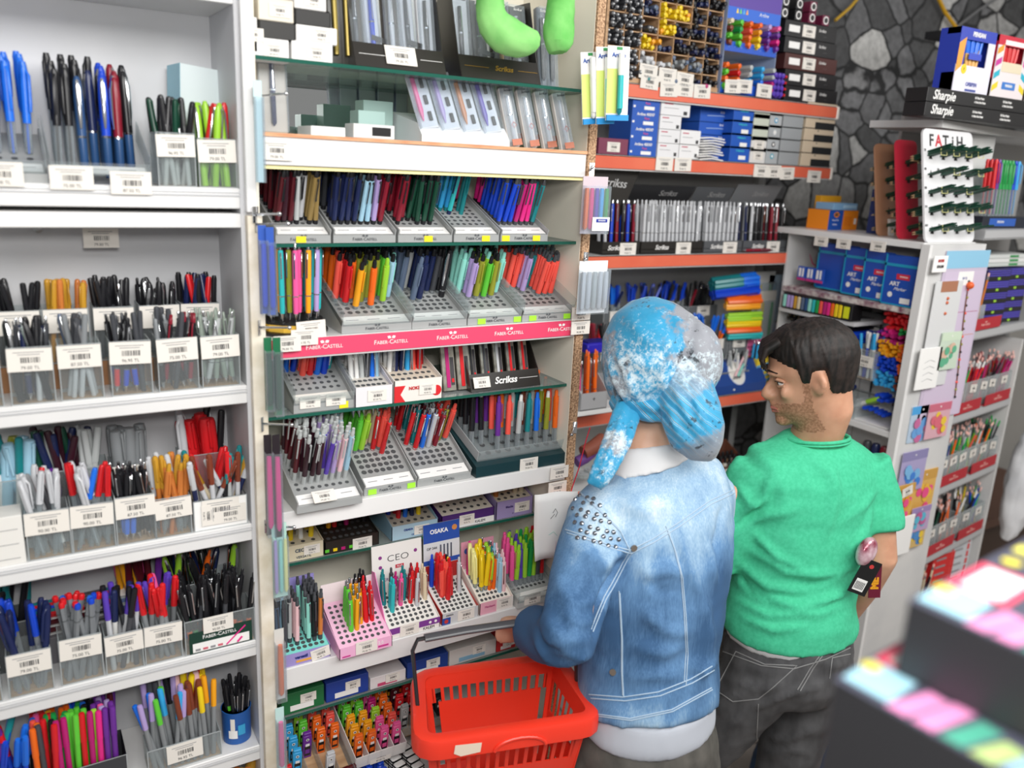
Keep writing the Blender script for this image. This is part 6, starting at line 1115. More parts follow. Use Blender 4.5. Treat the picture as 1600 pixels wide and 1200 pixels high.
for j, ss in enumerate((('6H', '7H', '8H', 'F'), ('2H', '3H', '4H', 'H'), ('8B', '9B', 'HB', 'B'), ('4B', '5B', '6B', '7B'), ('2B', '2B', '3B', 'B'))):
    for i, s_ in enumerate(ss): mb.text(s_, .010, INK, fc(-w + 2 * w * (i + .12) / 4, -.0008,   .315 * (.10 + .66 * j / 4) + .016))
mb.build('black_lettering', t); pencils_on(t, w, .315, 5, 4, [10, 6, 12, 5, 9, 13], 'in the white display board headed FATIH')
PB2 = mat('#1e4fb0', .35, name='blue_pouch_plastic'); ZIP = mat('#1e9ac0', .4)
def faceX(x, y, z, tilt=0): return T(x, y, z) @ RZ(-pi / 2) @ RX(pi / 2 - tilt)
for k, (y1, y0) in enumerate(((1.80, 1.655), (1.69, 1.60), (1.61, 1.515), (1.53, 1.425))):
    x = 2.225 + .012 * (3 - k); w = (y1 - y0) / 2; o = thing('marker_pouch', ['farthest and widest', 'second', 'third', 'nearest'][k] + ' of four blue zip pouches of art markers hanging in the end unit', 'pouch', (x, (y0 + y1) / 2, 1.655 - .002 * k), -pi / 2)
    MB().box(-w, w, 0, .012, 0, .145, PB2, b=.003).build('pouch', o); m = MB().box(-w, w, -.002, 0, .112, .120, ZIP).box(-w, w, -.002, 0, .0, .004, ZIP).box(-w, -w + .004, -.002, 0, 0, .145, ZIP); m.build('zip', o, smooth=0)
    m = MB()
    if k: m.box(-w * .2, w * .6, -.0012, 0, .076, .092, mat('#d12f45', .4)); m.text('PENSAN', .007, PAPER, fc(w * .25, -.0016, .084)); m.disc((0, 0, 0), .008, PAPER, 14, fc(-w * .45, -.0008, .03)); m.box(w * .2, w * .8, -.001, 0, .008, .024, PAPER)
    if k: m.text('ART', .017, PAPER, fc(-w * .25, -.0012, .062), bold=.0003); m.text('Marker', .013, PAPER, fc(w * .1, -.0012, .048), shear=.4)
    if m.f: m.build('printed_panel', o)
for k in range(3):
    o = thing('blue_card_pack', 'small blue pack with white stripes hanging under the orange rail end', 'pack', (2.24, 1.84 - .035 * k, 1.672), -pi / 2, 'small blue packs under the orange rail end'); MB().box(-.016, .016, 0, .006, 0, .045, mat('#2a58b8', .4)).box(-.011, -.003, -.001, 0, .012, .04, PAPER).box(.002, .008, -.001, 0, .012, .04, PAPER).box(-.016, .016, -.001, 0, .0, .008, mat('#c0387a', .4)).build('pack_body', o, smooth=0)
FLOR = noisy('floral_cloth', '#7a4a5e', '#d8d2cc', 45, .8)
sh = MB().box(2.215, 2.452, 1.407, 1.888, 1.632, 1.648, FLOR).build('cloth_covered_shelf', None, smooth=0); tag(sh, 'narrow shelf with a faded floral cloth edge under the blue pouches', 'shelf')
hl = ['mint', 'lilac', 'lilac', 'gold', 'beige', 'slate', 'steel blue', 'mint', 'turquoise', 'green', 'coral', 'magenta', 'hot pink', 'orange', 'yellow', 'yellow']
t = thing('highlighter_box', 'long black box showing sixteen highlighters in a colour row', 'box', (2.20, 1.735, 1.578), -pi / 2); MB().box(-.135, .135, .0, .05, 0, .052, BLK, b=.002).box(.105, .125, -.001, 0, .008, .044, mat('#d9e021', .4)).build('box_body', t, smooth=0)
for k, c in enumerate(hl): MB().box(-.130 + k * .0145, -.130 + k * .0145 + .012, -.004, 0, .006, .046, pm(c), b=.002).build('highlighter', t, smooth=0)
sb2 = MB().box(2.205, 2.452, 1.59, 1.885, 1.565, 1.577, GREYB).build('thin_shelf', None, smooth=0); tag(sb2, 'thin grey shelf under the long box of sixteen highlighters', 'shelf')
def bund(u, v, X, c, nx_, ny_, what, kind='marker', s=.8, c2=None):
    p = px(u, v, X=X)
    for i in range(nx_):
        for j in range(ny_): pen(kind, c, c2 or c, (X + .10, p.y - .014 * (i - nx_ / 2) + .007 * (j % 2), p.z + .0125 * (j - ny_ / 2)), (-1, ru(-.08, .08), ru(-.04, .04)), f'in the {what} on the pegs beside the man', lo=True, s=s)
for a in ((1250, 494, 2.23, 'black', 5, 2, 'upper black bundle'), (1246, 512, 2.225, 'black', 5, 2, 'lower black bundle'), (1262, 486, 2.22, 'blue', 1, 2, 'blue pair'), (1322, 503, 2.25, 'black', 6, 3, 'black bundle above his hair'), (1328, 524, 2.25, 'blue', 5, 3, 'blue bundle above his hair'),
 (1408, 500, 2.26, 'red', 6, 4, 'raspberry red bundle'), (1396, 517, 2.26, 'hot pink', 3, 2, 'hot pink bundle'), (1402, 528, 2.25, 'magenta', 4, 2, 'magenta bundle'), (1418, 518, 2.26, 'green', 2, 2, 'green bundle'), (1386, 520, 2.27, 'purple', 2, 3, 'purple bundle'),
 (1398, 544, 2.25, 'amber', 6, 4, 'amber yellow bundle'), (1374, 540, 2.30, 'violet', 3, 4, 'violet bundle'), (1391, 568, 2.25, 'blue', 6, 4, 'royal blue bundle'), (1421, 553, 2.24, 'orange', 2, 4, 'upper orange bundle'), (1416, 573, 2.24, 'orange', 2, 4, 'lower orange bundle'), (1386, 591, 2.25, 'sky blue', 6, 4, 'sky blue bundle'), (1411, 598, 2.24, 'brown', 2, 4, 'brown bundle')): bund(*a)
bund(1384, 620, 2.24, 'blue', 3, 2, 'short blue-capped bundle', c2='white'); bund(1370, 641, 2.23, 'blue', 5, 1, 'lowest blue-capped row', c2='white')
pg = thing('peg_rail', 'dark wire pegs carrying the marker bundles inside the end unit', 'rail', (2.44, 1.5, 1.28)); mb = MB()
for y in (1.43, 1.50, 1.57, 1.66, 1.75): mb.tube([(0, y - 1.5, 0), (0, y - 1.5, .31)], .003, BLK, 6)
for q in range(7): mb.tube([(0, -.09, .03 + .045 * q), (0, .27, .03 + .045 * q)], .0025, BLK, 6)
mb.build('wire_grid', pg)
p = px(1357, 560, X=2.24); c = cup(2.225, 2.265, p.y - .03, p.y + .03, 1.41, .09, 'small hanging clear cup of sky blue pens behind the man\'s head', tagged=False);
o = price(c, -.022, 0, .055, a=-pi / 2, s=1.3); fill(2.225, 2.265, p.y - .03, p.y + .03, 1.412, .09, 9, [('felt', 'bright blue', 'sky blue', 1), ('felt', 'sky blue', 'white', 1), ('felt', 'white', 'blue', .5)], 'in the small hanging clear cup', s=.95)
t = thing('clear_tub', 'shallow clear tub holding white-barrelled markers behind the man\'s neck', 'tub', (2.27, 1.635, 1.2825)); mb = MB().box(-.06, .06, -.09, -.088, 0, .065, CLEAR).box(-.06, .06, .088, .09, 0, .065, CLEAR).box(-.06, -.058, -.09, .09, 0, .065, CLEAR).box(.058, .06, -.09, .09, 0, .065, CLEAR).box(-.06, .06, -.09, .09, 0, .001, PAPER); mb.build('tub_wall', t, smooth=0); price(t, -.061, .07, .05, a=-pi / 2, s=1.2)
for (a, b, c) in (((2.235, 1.66, 1.29), (-.05, -.9, .9), 'navy'), ((2.25, 1.60, 1.30), (-.1, -1, .55), 'lime'), ((2.24, 1.70, 1.29), (.1, -.7, .8), 'blue')): pen('marker', c, 'white', a, b, 'leaning in the shallow clear tub', s=.95)
ps = MB().box(2.215, 2.42, 1.43, 1.58, 1.2825, 1.285, PAPER).build('paper_sheet', None, smooth=0); tag(ps, 'blank white paper lying on the shelf right of the man\'s neck', 'paper')
for k, c in enumerate(('navy', 'blue', 'dark red', 'red')): pen('marker', c, c, (2.26 + .012 * k, 1.50 - .025 * k, .80), (-.02, 0, 1), 'standing on the lower shelf beside the green shoulder', lo=True, s=2.1 - .02 * k) if False else None
for k, c in enumerate(('dark grey', 'navy', 'dark red', 'red')):
    o = thing('ring_binder_roll', f'{c} marker-shaped tin on the lower shelf beside the green shoulder', 'tin', (2.235, 1.50 - .03 * k, .7605)); MB().lathe([(.012, 0), (.0125, .004), (.0125, .40), (.013, .402), (.013, .455), (.010, .462)], pm(c), 14).build('tin_body', o)
YP = 1.3845
def onpanel(name, label, u0, v0, u1, v1, col, cat='packet', th=.004, deco=None, sk=0, y=YP):
    a = px(u0, v0, Y=y); b = px(u1, v1, Y=y); w = abs(b.x - a.x) / 2; h = a.z - b.z; o = thing(name, label, cat, ((a.x + b.x) / 2, y, b.z)); o.rotation_euler = (0, sk, 0)
    MB().box(-w, w, -th, 0, 0, h, col, b=.001).build('front_sheet', o, smooth=0)
    if deco: m = MB(); deco(m, w, h, -th - .0006); m.build('print', o)
    return o
def purp(m, w, h, y):
    m.box(-w, w, y, y + .0005, h * .90, h, mat('#8fc4e0', .4)).box(-w * .9, w * .9, y, y + .0005, 0, h * .88, mat('#cfc0d6', .4)).box(-w * .3, w * .4, y - .0005, y, h * .80, h * .88, PAPER); m.text('10 TL', .011, mat('#4a4f9a', .5), fc(0, y - .001, h * .84)); m.box(-w, w * .9, y - .0005, y, h * .64, h * .643, mat('#b0557a', .5)).box(-w, w * .9, y - .0005, y, h * .5, h * .503, mat('#c98a6a', .5))
onpanel('lilac_pack', 'long lilac folder with a blue header and handwritten price, taped to the white end panel', 1478, 392, 1497, 645, mat('#c9bcd0', .4), deco=purp, sk=R(0))
onpanel('ruler_pack', 'narrow clear ruler pack beside the long lilac folder', 1462, 440, 1474, 600, mat('#d6d7d8', .3), deco=lambda m, w, h, y: (m.box(-w * .6, w * .6, y, y + .0005, h * .9, h, mat('#a9745a', .5)), [m.ball((0, y, h * q), .005, mat('#c8623a', .4), 8, 5) for q in (.8, .84, .7)]), y=YP - .007)
onpanel('red_white_card', 'white card with bold red and black letters at the top of the panel', 1459, 400, 1476, 425, PAPER, deco=lambda m, w, h, y: (m.text('SAYES', .010, mat('#b02c2c', .5), fc(0, y, h * .7), bold=.0006), m.text('KALEM', .010, INK, fc(0, y, h * .35), bold=.0006)), cat='card', y=YP - .014)
onpanel('taped_note', 'white note with faint handwriting taped to the left edge of the panel', 1438, 545, 1460, 605, PAPER, deco=lambda m, w, h, y: [m.tube([(-w * .5, y, h * (.2 + .15 * k)), (0, y, h * (.26 + .15 * k)), (w * .5, y, h * (.2 + .15 * k))], .0005, INKL, 5) for k in range(4)], cat='note', y=YP - .014)
def pk(c1_, c2_, hd):
    def f(m, w, h, y):
        m.box(-w, w, y, y + .0005, h * .78, h, mat(hd, .4)); r = random.Random(c1_)
        for k in range(9): m.disc((0, 0, 0), w * r.uniform(.18, .34), mat([c1_, c2_][k % 2], .35), 9, fc(w * r.uniform(-.6, .6), y - .0004 * k, h * r.uniform(.12, .68)))
        m.disc((0, 0, 0), .003, PAPER, 8, fc(w * .0, y - .0005, h * .9))
    return f
onpanel('sticker_packet', 'green and white floral sticker packet hanging over the lilac folder', 1472, 520, 1491, 575, mat('#c8d8c6', .3), deco=pk('#5fae8a', '#d9b7a0', '#cfe0c8'), y=YP - .014)
onpanel('eraser_packet', 'light blue packet of small pink toys on the panel beside the red labels', 1425, 636, 1448, 686, mat('#b4c8dc', .25), deco=pk('#c46a9a', '#6aa0d8', '#4aa0dc'))
onpanel('eraser_packet', 'pink packet with a yellow toy, right of the light blue packet', 1452, 632, 1476, 680, mat('#d8a9b4', .25), deco=pk('#e8c63a', '#d86a7a', '#c96a80'), y=YP - .009)
onpanel('eraser_packet', 'purple-headed packet with a blue toy on the end panel', 1411, 708, 1438, 762, mat('#a9a0c8', .25), deco=pk('#3f7ed0', '#7ab4e0', '#8a84b0'), y=YP - .006)
onpanel('eraser_packet', 'yellow packet of pink shapes with a price sticker on the end panel', 1402, 760, 1420, 808, mat('#dcae5a', .25), deco=pk('#e8508a', '#e0a030', '#c99a4a'), y=YP - .012)
onpanel('eraser_packet', 'second yellow packet of pink shapes, right of the stickered one', 1430, 738, 1452, 796, mat('#dcae5a', .25), deco=pk('#e8508a', '#e8b840', '#c99a4a'))
onpanel('eraser_packet', 'packet with blue and lilac shapes under the two yellow packets', 1425, 795, 1447, 825, mat('#b9a0c4', .25), deco=pk('#5ab4d0', '#c05a90', '#9a86b8'), y=YP - .018)
onpanel('eraser_packet', 'lowest yellow and blue toy packet on the end panel', 1420, 818, 1440, 850, mat('#d0b070', .25), deco=pk('#e8c63a', '#4a8ac8', '#caa060'), y=YP - .012)
onpanel('folded_paper', 'large curled white paper low on the end panel beside the green shirt', 1395, 812, 1418, 862, PAPER, cat='paper', y=YP - .024)
p = px(1418, 768, Y=YP - .022); price(ua, p.x - 2.33, p.y - 1.4, p.z, s=1.1, roll=-.2)
mb = MB(); pts = [px(u, v, Y=1.378) for u, v in ((1514, 440), (1508, 480), (1502, 530), (1497, 580), (1492, 620))]; mb.tube(pts, .0018, mat('#7a4a3a', .6), 6)
for k in range(16): q = pts[0].lerp(pts[-1], k / 15); mb.ball(q, .0042, [BLK, pm('coral'), pm('olive')][k % 3], 7, 5)
mb.ball(px(1516, 446, Y=1.372), .011, mat('#e0602a', .4), 10, 7); o = mb.build('beaded_cord'); tag(o, 'beaded cord with an orange bead hanging at the right edge of the panel', 'cord')
# ===== UNIT B: trays of pencils
XF[0] = ub.matrix_basis.copy() if False else (T(2.49, 1.405, 0) @ RZ(R(7.6)))
FR = mat('#b3202e', .45, name='red_shelf_label')
def redlabel(x0, x1, z, label):
    w = (x1 - x0) / 2; o = thing('red_shelf_label', label, 'shelf label', ((x0 + x1) / 2, -.004, z + .001)); MB().box(-w, w, -.002, 0, 0, .036, FR).box(-w, w, -.002, .03, -.0005, .0005, FR).build('label_card', o, smooth=0); m = MB(); castell(m, fc(0, -.0026, .015), .0085, mat('#e8b0a8', .5)); m.build('pale_lettering', o)
RPL = {
 2: ('third shelf', [(.012, .10, [('pencil', 'green', None, 1)], 10, 'green pencils'), (.105, .20, [('pencil', 'red', 'white', 2), ('pencil', 'dark red', None, 1)], 22, 'red dotted pencils'), (.205, .26, [('pencil', 'magenta', None, 1), ('pencil', 'dark red', None, 1)], 12, 'magenta pencils'), (.265, .33, [('pencil', 'black', 'dark red', 2), ('pencil', 'dark red', None, 1)], 12, 'black and dark red pencils'), (.335, .45, [('pencil', 'dark red', None, 1), ('pencil', 'magenta', None, 1), ('pencil', 'orange', None, .5)], 18, 'dark red and orange pencils')]),
 3: ('fourth shelf', [(.012, .07, [('pencil', 'steel blue', None, 2), ('pencil', 'teal', None, 1)], 8, 'blue pencils'), (.075, .14, [('pencil', 'orange', None, 1), ('pencil', 'green', None, 1), ('pencil', 'lilac', None, 1)], 12, 'orange and lilac pencils'), (.145, .21, [('pencil', 'hot pink', None, 1), ('pencil', 'silver', None, 1), ('pencil', 'green', None, 1)], 12, 'pink and silver pencils'), (.215, .29, [('pencil', 'silver', None, 2), ('pencil', 'lime', None, 1), ('pencil', 'coral', None, 1)], 12, 'silver and lime pencils'), (.295, .37, [('pencil', 'orange', None, 1), ('pencil', 'green', None, 1), ('pencil', 'light blue', None, 1)], 12, 'orange and green pencils'), (.375, .45, [('pencil', 'black', 'green', 2), ('pencil', 'dark green', None, 1)], 12, 'black dotted pencils')]),
 4: ('fifth shelf', [(.012, .08, [('pencil', 'dark green', None, 1), ('pencil', 'steel blue', None, 1), ('pencil', 'red', None, .6)], 11, 'green and blue pencils'), (.085, .16, [('pencil', 'orange', None, 1), ('pencil', 'green', None, 1), ('pencil', 'black', None, 2)], 13, 'orange and black pencils'), (.165, .25, [('pencil', 'orange', None, 1.5), ('pencil', 'light grey', None, 1), ('pencil', 'black', None, 1)], 13, 'orange and grey pencils'), (.255, .35, [('pencil', 'black', 'white', 3), ('pencil', 'white', None, 1)], 14, 'black and white pencils'), (.355, .45, [('pencil', 'yellow', None, 1), ('pencil', 'blue', None, 1.5), ('pencil', 'green', None, 1)], 12, 'yellow, blue and green pencils')])}
for k, (nm_, cups) in RPL.items():
    z = BZS[k]
    for (a, b, pal, n, what) in cups:
        c = cup(a, b, .008, .075, z, .095, f'clear cup of {what} on the {nm_} of the grey shelving', tagged=False); price(c, 0, -.0350, .070, s=1.0, roll=ru(-.15, .15))
        fill(a, b, .008, .075, z, .095, n, pal, f'in the cup of {what}, {nm_} at the right', lo=True, s=.86, lean=1.3)
    redlabel(.004, .20, z, f'red label with pale lettering, left one on the {nm_} of the pencil shelving'); redlabel(.235, .43, z, f'red label with pale lettering, right one on the {nm_} of the pencil shelving')
z = BZS[0]
o = sbx(.06, .30, .02, .06, z, z + .035, '#1f2430', 'marker_tray', 'dark tray with a blue and white label under the clear-barrelled pens at the right edge', deco=lambda mb, w, d, h: (mb.box(-w * .7, w * .5, -d - .0006, -d, h * .2, h * .85, mat('#2a5ab0', .5)), mb.text('PENSAN', .010, PAPER, fc(-w * .2, -d - .001, h * .55))))
for k, c in enumerate(('red', 'purple', 'green', 'green', 'green', 'green', 'blue', 'sky blue')):
    for j in range(3): pen('geltop', c, None, (.075 + .024 * k, .028 + .012 * j, z + .036), (0, .05, 1), 'in the dark tray at the upper right edge', s=1.15)
z = BZS[1]
redlabel(.004, .23, z, 'red label with pale lettering under the pencils and purple sets')
c = cup(.02, .13, .01, .07, z, .075, 'clear cup of brown pencils and white tubes at the upper right', tagged=False); price(c, -.02, -.032, .04, s=1.2); fill(.02, .13, .01, .07, z, .075, 12, [('pencil', 'copper', None, 3), ('felt', 'white', 'white', 1)], 'in the cup of brown pencils', lo=True, s=.9, lean=.8)
for j in range(5):
    for i in range(2):
        o = sbx(.16 + .14 * i, .295 + .14 * i, .02, .14, z + .036 * j, z + .035 + .036 * j, '#35307e' if (i + j) % 2 else '#2a2560', 'marker_set_box', 'violet marker set with black trim stacked on the grey shelving at the right edge', group='violet marker sets at the right edge', deco=lambda mb, w, d, h: (mb.box(-w, w, -d - .0006, -d, 0, h * .35, BLK), [mb.box(-w * .9, w * .9, -d - .0012, -d, h * (.45 + .2 * q), h * (.52 + .2 * q), mat('#5a50c0', .4)) for q in range(3)], mb.box(-w * .1, w * .1, -d - .0014, -d, h * .1, h * .3, pm('lime'))))
for j in range(3): sbx(.10, .44, .04, .20, z + .185 + .013 * j, z + .197 + .013 * j, ['#c9cfca', '#dfe0de', '#cfd2d0'][j], 'paper_pad', ['lowest', 'middle', 'topmost'][j] + ' of three flat white pads above the violet marker sets', deco=lambda mb, w, d, h: mb.box(w * .3, w * .6, -d - .0006, -d, h * .2, h * .8, mat('#2f8a4a', .5)))
z = BZS[5]
for j in range(8):
    for i in range(2): sbx(.17 + .13 * i, .298 + .13 * i, .02, .16, z + .028 * j, z + .027 + .028 * j, '#c8ccd0' if i or j == 7 else '#cf2b2b', 'pencil_carton', ('grey-white pencil carton' if i or j == 7 else 'red pencil carton') + ' in the stack low at the right', group=('grey-white pencil cartons low at the right' if i or j == 7 else 'red pencil cartons low at the right'), deco=lambda mb, w, d, h: (mb.box(-w * .7, w * .2, -d - .0006, -d, h * .3, h * .55, INKL), mb.box(w * .6, w * .8, -d - .0006, -d, h * .1, h * .9, mat('#d63a3a', .4))))
c = cup(.015, .155, .008, .09, z, .10, 'clear tub of plum and pale pens low on the grey shelving', tagged=False); fill(.015, .155, .008, .09, z, .10, 26, [('felt', 'dark plum', 'magenta', 3), ('felt', 'navy', 'black', 1), ('click', 'beige', 'black', 1), ('felt', 'red', 'dark grey', 1), ('pencil', 'beige', None, 1)], 'in the clear tub low on the grey shelving', lo=True, s=.95)
XF[0] = None
p = px(1596, 770, Y=1.62)
BAG = noisy('white_plastic_bag', '#dfe1e6', '#f2f3f6', 6, .3, .4)
mb = MB().tube([(0, 0, .30), (.0, 0, .22), (-.01, 0, .10), (.0, 0, -.05), (-.03, 0, -.16), (-.05, 0, -.21)], [(.02, .02), (.06, .05), (.08, .06), (.085, .06), (.05, .04), (.012, .01)], BAG, 18); o = mb.build('plastic_bag', None, p); s_ = o.modifiers.new('s', 'SUBSURF'); s_.levels = s_.render_levels = 2
tx = bpy.data.textures.new('bagfolds', 'CLOUDS'); tx.noise_scale = .05; dm = o.modifiers.new('d', 'DISPLACE'); dm.texture = tx; dm.strength = .03; MB().tube([(.0, 0, .28), (.015, 0, .5), (0, 0, max(.6, 1.53 - p.z)), (-.015, 0, .5), (0, 0, .28)], .006, BAG, 8).build('bag_handle', o); tag(o, 'white plastic bag hanging at the right edge beyond the pencil shelving', 'bag')
o = MB().box(3.05, 4.3, 1.75, 2.3, .56, .60, mat('#6a4a3c', .5)).box(3.1, 4.2, 1.8, 2.25, 0, .56, mat('#4a3a32', .6)).build('brown_counter', None, smooth=0); tag(o, 'brown counter beyond the pencil shelving at the right edge', 'counter')
# ===== TOP OF UNIT B: window boxes and black lettered cartons
zt = 2.173
for k in range(2):
    o = thing('lettered_marker_carton', ['lower', 'upper'][k] + ' of two long black cartons lettered in white script above the white board', 'carton', (2.45, 1.43, zt + .0005 + .037 * k)); MB().box(-.31, .5, 0, .065, 0, .036, mat('#1b1b1d', .4), b=.001).build('carton', o, smooth=0)
    m = MB().text('Sharpie', .034, PAPER, fc(-.235, -.0008, .018), shear=.25, bold=.0005)
    for q in range(3): m.text('24 Fine Point', .0085, PAPER, fc(-.07 + .14 * q, -.0008, .024), bold=.0002); m.text('6 Ultra Fine Point', .0075, PAPER, fc(-.065 + .14 * q, -.0008, .013), bold=.0002)
    m.build('white_lettering', o)
def winbox(x, kind, label):
    o = thing('window_pen_box', label, 'pen box', (x, 1.45, zt + .0755)); w = .085; h = .165
    if kind == 0: c = mat('#e4e2f0', .4); c2 = mat('#2a3fb0', .4)
    else: c = mat('#e9dfe0', .4); c2 = mat('#c8243c', .4)
    mb = MB().box(-w, w, .04, .06, 0, h, c2).box(-w, w, .002, .04, 0, h * .3, c2).box(-w, w, .002, .04, h * .9, h, c2).box(-w, -w + .004, .002, .04, 0, h, c2).box(w - .004, w, .002, .04, 0, h, c2)
    ow, z0, z1 = (w * .62, h * .42, h * .82) if kind == 0 else (w * .6, h * .42, h * .84)
    mb.box(-w, w, 0, .002, 0, z0, c).box(-w, w, 0, .002, z1, h, c2).box(-w, -ow, 0, .002, z0, z1, c2 if kind == 0 else c).box(ow, w, 0, .002, z0, z1, c); mb.build('carton', o, smooth=0)
    m = MB()
    if kind == 0: m.text('PENSAN', .016, PAPER, fc(0, -.0006, h * .91), bold=.0006); m.text('OFISPEN', .014, mat('#2c3f9a', .5), fc(0, -.0006, h * .13), bold=.0003); m.disc((0, 0, 0), .013, mat('#f0d030', .4), 16, fc(-w * .55, -.0006, h * .36)); m.text('1', .012, INK, fc(-w * .55, -.001, h * .36)); m.prism([(-w, h * .3), (-w, h * .75), (-w * .66, h * .85), (-w * .72, h * .4)], -.0008, 0, mat('#e8a040', .4), 'y'); m.box(-w * .4, w * .3, -.0012, 0, h * .52, h * .62, mat('#3a4fc0', .4)); m.box(-w * .3, w * .3, -.001, 0, h * .02, h * .055, mat('#3f4f9a', .5))
    else:
        for q, cc in enumerate(('#e8d030', '#2ab0c8', '#c8389a', '#e8a030')):
            for sgn in (-1, 1): m.prism([(sgn * w * .98, h * (.08 + .2 * q)), (sgn * w * .66, h * (.16 + .2 * q)), (sgn * w * .66, h * (.26 + .2 * q)), (sgn * w * .98, h * (.18 + .2 * q))], -.0006, 0, mat(cc, .4), 'y')
        m.box(-w * .4, w * .4, -.001, 0, h * .14, h * .26, mat('#3a7ac8', .4)); m.text('PENSAN', .010, PAPER, fc(0, -.0014, h * .2), bold=.0003); m.box(-w * .6, w * .6, -.001, .0015, z0, h * .58, mat('#e0d4b8', .5)); m.box(-w * .62, w * .62, -.0006, 0, h * .855, h * .93, PAPER)
    m.build('printed_front', o)
    for q in range(7): cc = 'bright blue' if kind == 0 else ('red' if kind == 1 else 'dark green'); MB().tube([(-ow * .35 + q * ow * .1, .010 + .002 * (q % 2), h * .1), (-ow * .7 + q * ow * .22, .010 + .003 * (q % 2), h * .82)], .0042, mat('#e2b060', .4) if kind == 0 else pm(cc), 7).tube([(-ow * .6 + q * ow * .19, .010 + .003 * (q % 2), h * .62), (-ow * .7 + q * ow * .22, .010 + .003 * (q % 2), h * .83)], .005, pm(cc), 7).build('windowed_pen', o)
    return o
winbox(2.36, 0, 'white and blue window box of blue-capped amber pens on the black lettered cartons'); winbox(2.545, 1, 'rainbow-edged red window box of red pens, second from the left'); winbox(2.73, 2, 'rainbow-edged window box of dark pens cut off by the right edge')
o = MB().box(2.95, 3.9, 1.95, 2.02, 2.505, 2.53, mat('#232326', .5)).build('dark_shelf_board', None, smooth=0); tag(o, 'dark board above and behind the window boxes at the upper right', 'shelf board')
bk = MB().box(3.8, 3.82, 1.96, 2.36, 2.3, 2.505, mat('#232326', .5)).build('shelf_bracket', o, smooth=0)
# ===== FOREGROUND: blurred boxes of glitter pens and the counter under them
def fgbox(lx, ly, lz, w, d, h, rz, label):
    o = thing('gel_pen_box', label, 'box', (lx, ly, lz), rz); BK = mat('#2b2b2e', .45, name='foreground_black_card')
    MB().box(0, w, 0, d, 0, h, BK, b=.001).build('carton', o, smooth=0)
    m = MB(); z = h + .0004; m.box(0, w, 0, d, h, z, mat('#4b4d5c', .5)); r = random.Random(3)
    m.box(.002, .036, .040, .088, z, z + .0006, mat('#e24a66', .5)).box(.008, .031, .045, .083, z + .0006, z + .001, PAPER)
    m.box(.002, .030, .006, .038, z, z + .0006, mat('#9cc9d8', .5)); cs = ['#d98ab8', '#d98ab8', '#4a9a84', '#a9c07a', '#8aa9c8', '#8a5a8a', '#d0507a', '#8ac4c0', '#c9a85a', '#5aa88a', '#c08aa8', '#7ab0d0', '#d0c060', '#4aa080', '#c890b0', '#b0c880']
    for k in range(16): m.add([(.03 + .015 * k, .002, z + .0003), (.042 + .015 * k, .002, z + .0003), (.050 + .015 * k, .034 + .01 * sin(k * 1.7), z + .0003), (.038 + .015 * k, .036 + .01 * sin(k * 1.7), z + .0003)], [[0, 1, 2, 3]], mat(cs[k], .5))
    m.add([(.050, .075, z + .0005), (.058, .068, z + .0005), (.10, .055, z + .0005), (.10, .068, z + .0005)], [[0, 1, 2, 3]], mat('#e6e6ea', .5)); m.disc((.125, .062, z + .001), .024, PAPER, 20).disc((.125, .062, z + .0014), .012, mat('#d8503a', .5), 18)
    for k, (a_, b_) in enumerate(((.006, .030), (.012, .105), (.05, .10), (.09, .11))): m.disc((a_, b_, z + .0008), .006, mat('#e2d24a', .5), 10)
    m.box(.004, .075, .125, .138, z, z + .0008, mat('#e6dc5a', .5))
    m.build('printed_lid', o, smooth=0); return o
zf = 1.72
A = px(1303, 1062, Z=zf); fgbox(A.x, A.y, zf - .075, .30, .19, .075, R(-84), 'blurred black box with a bright printed lid in the near right foreground, lower one')
B = px(1398, 1052, Z=zf + .001); fgbox(B.x, B.y, zf + .0015, .30, .19, .047, R(-84), 'blurred black box with a bright printed lid in the near right foreground, stacked on top')
ct = thing('display_pedestal', 'plain pedestal under the two blurred foreground boxes, out of focus at the lower right', 'pedestal', (A.x + .14, A.y - .14, 0)); MB().box(-.10, .10, -.12, .12, 0, zf - .105, PEG, b=.003).build('pedestal_body', ct); MB().box(-.12, .12, -.14, .14, zf - .105, zf - .0755, PEG, b=.003).build('pedestal_top', ct)

import sys
_bad = {}
for o in bpy.data.objects:
    if o.parent is None and 'label' in o:
        n = len(o['label'].split())
        if n > 16 or n < 4: _bad[o['label']] = n
_ids = {}
for o in bpy.data.objects:
    if o.parent is None and 'label' in o and not o.get('group'): _ids.setdefault(o['label'], []).append(o.name)
print('BAD', sorted(_bad.items())[:12], len(_bad)); print('DUP', {k: v for k, v in _ids.items() if len(v) > 1}); print('pens', NPEN[0], len(bpy.data.objects))
from collections import Counter
print(Counter(o.name.split('.')[0] for o in bpy.data.objects if o.parent is None).most_common(40))
# ===== PEOPLE
from mathutils.bvhtree import BVHTree
CAMP = V((0, 0, CAM_H))
def fused(name, mb, vox, smooth_it=6, mt=None, dec=None):
    """join closed pieces into one continuous smooth surface"""
    me = mb.mesh(name + '_rough'); o = bpy.data.objects.new('tmp', me); COLL.objects.link(o)
    r = o.modifiers.new('r', 'REMESH'); r.mode = 'VOXEL'; r.voxel_size = vox; s = o.modifiers.new('s', 'SMOOTH'); s.iterations = smooth_it; s.factor = .6
    if dec: d_ = o.modifiers.new('d', 'DECIMATE'); d_.ratio = dec
    dg = bpy.context.evaluated_depsgraph_get(); out = bpy.data.meshes.new_from_object(o.evaluated_get(dg)); bpy.data.objects.remove(o); bpy.data.meshes.remove(me)
    out.name = name; out.materials.clear()
    if mt: out.materials.append(mt)
    out.polygons.foreach_set('use_smooth', [True] * len(out.polygons)); return out
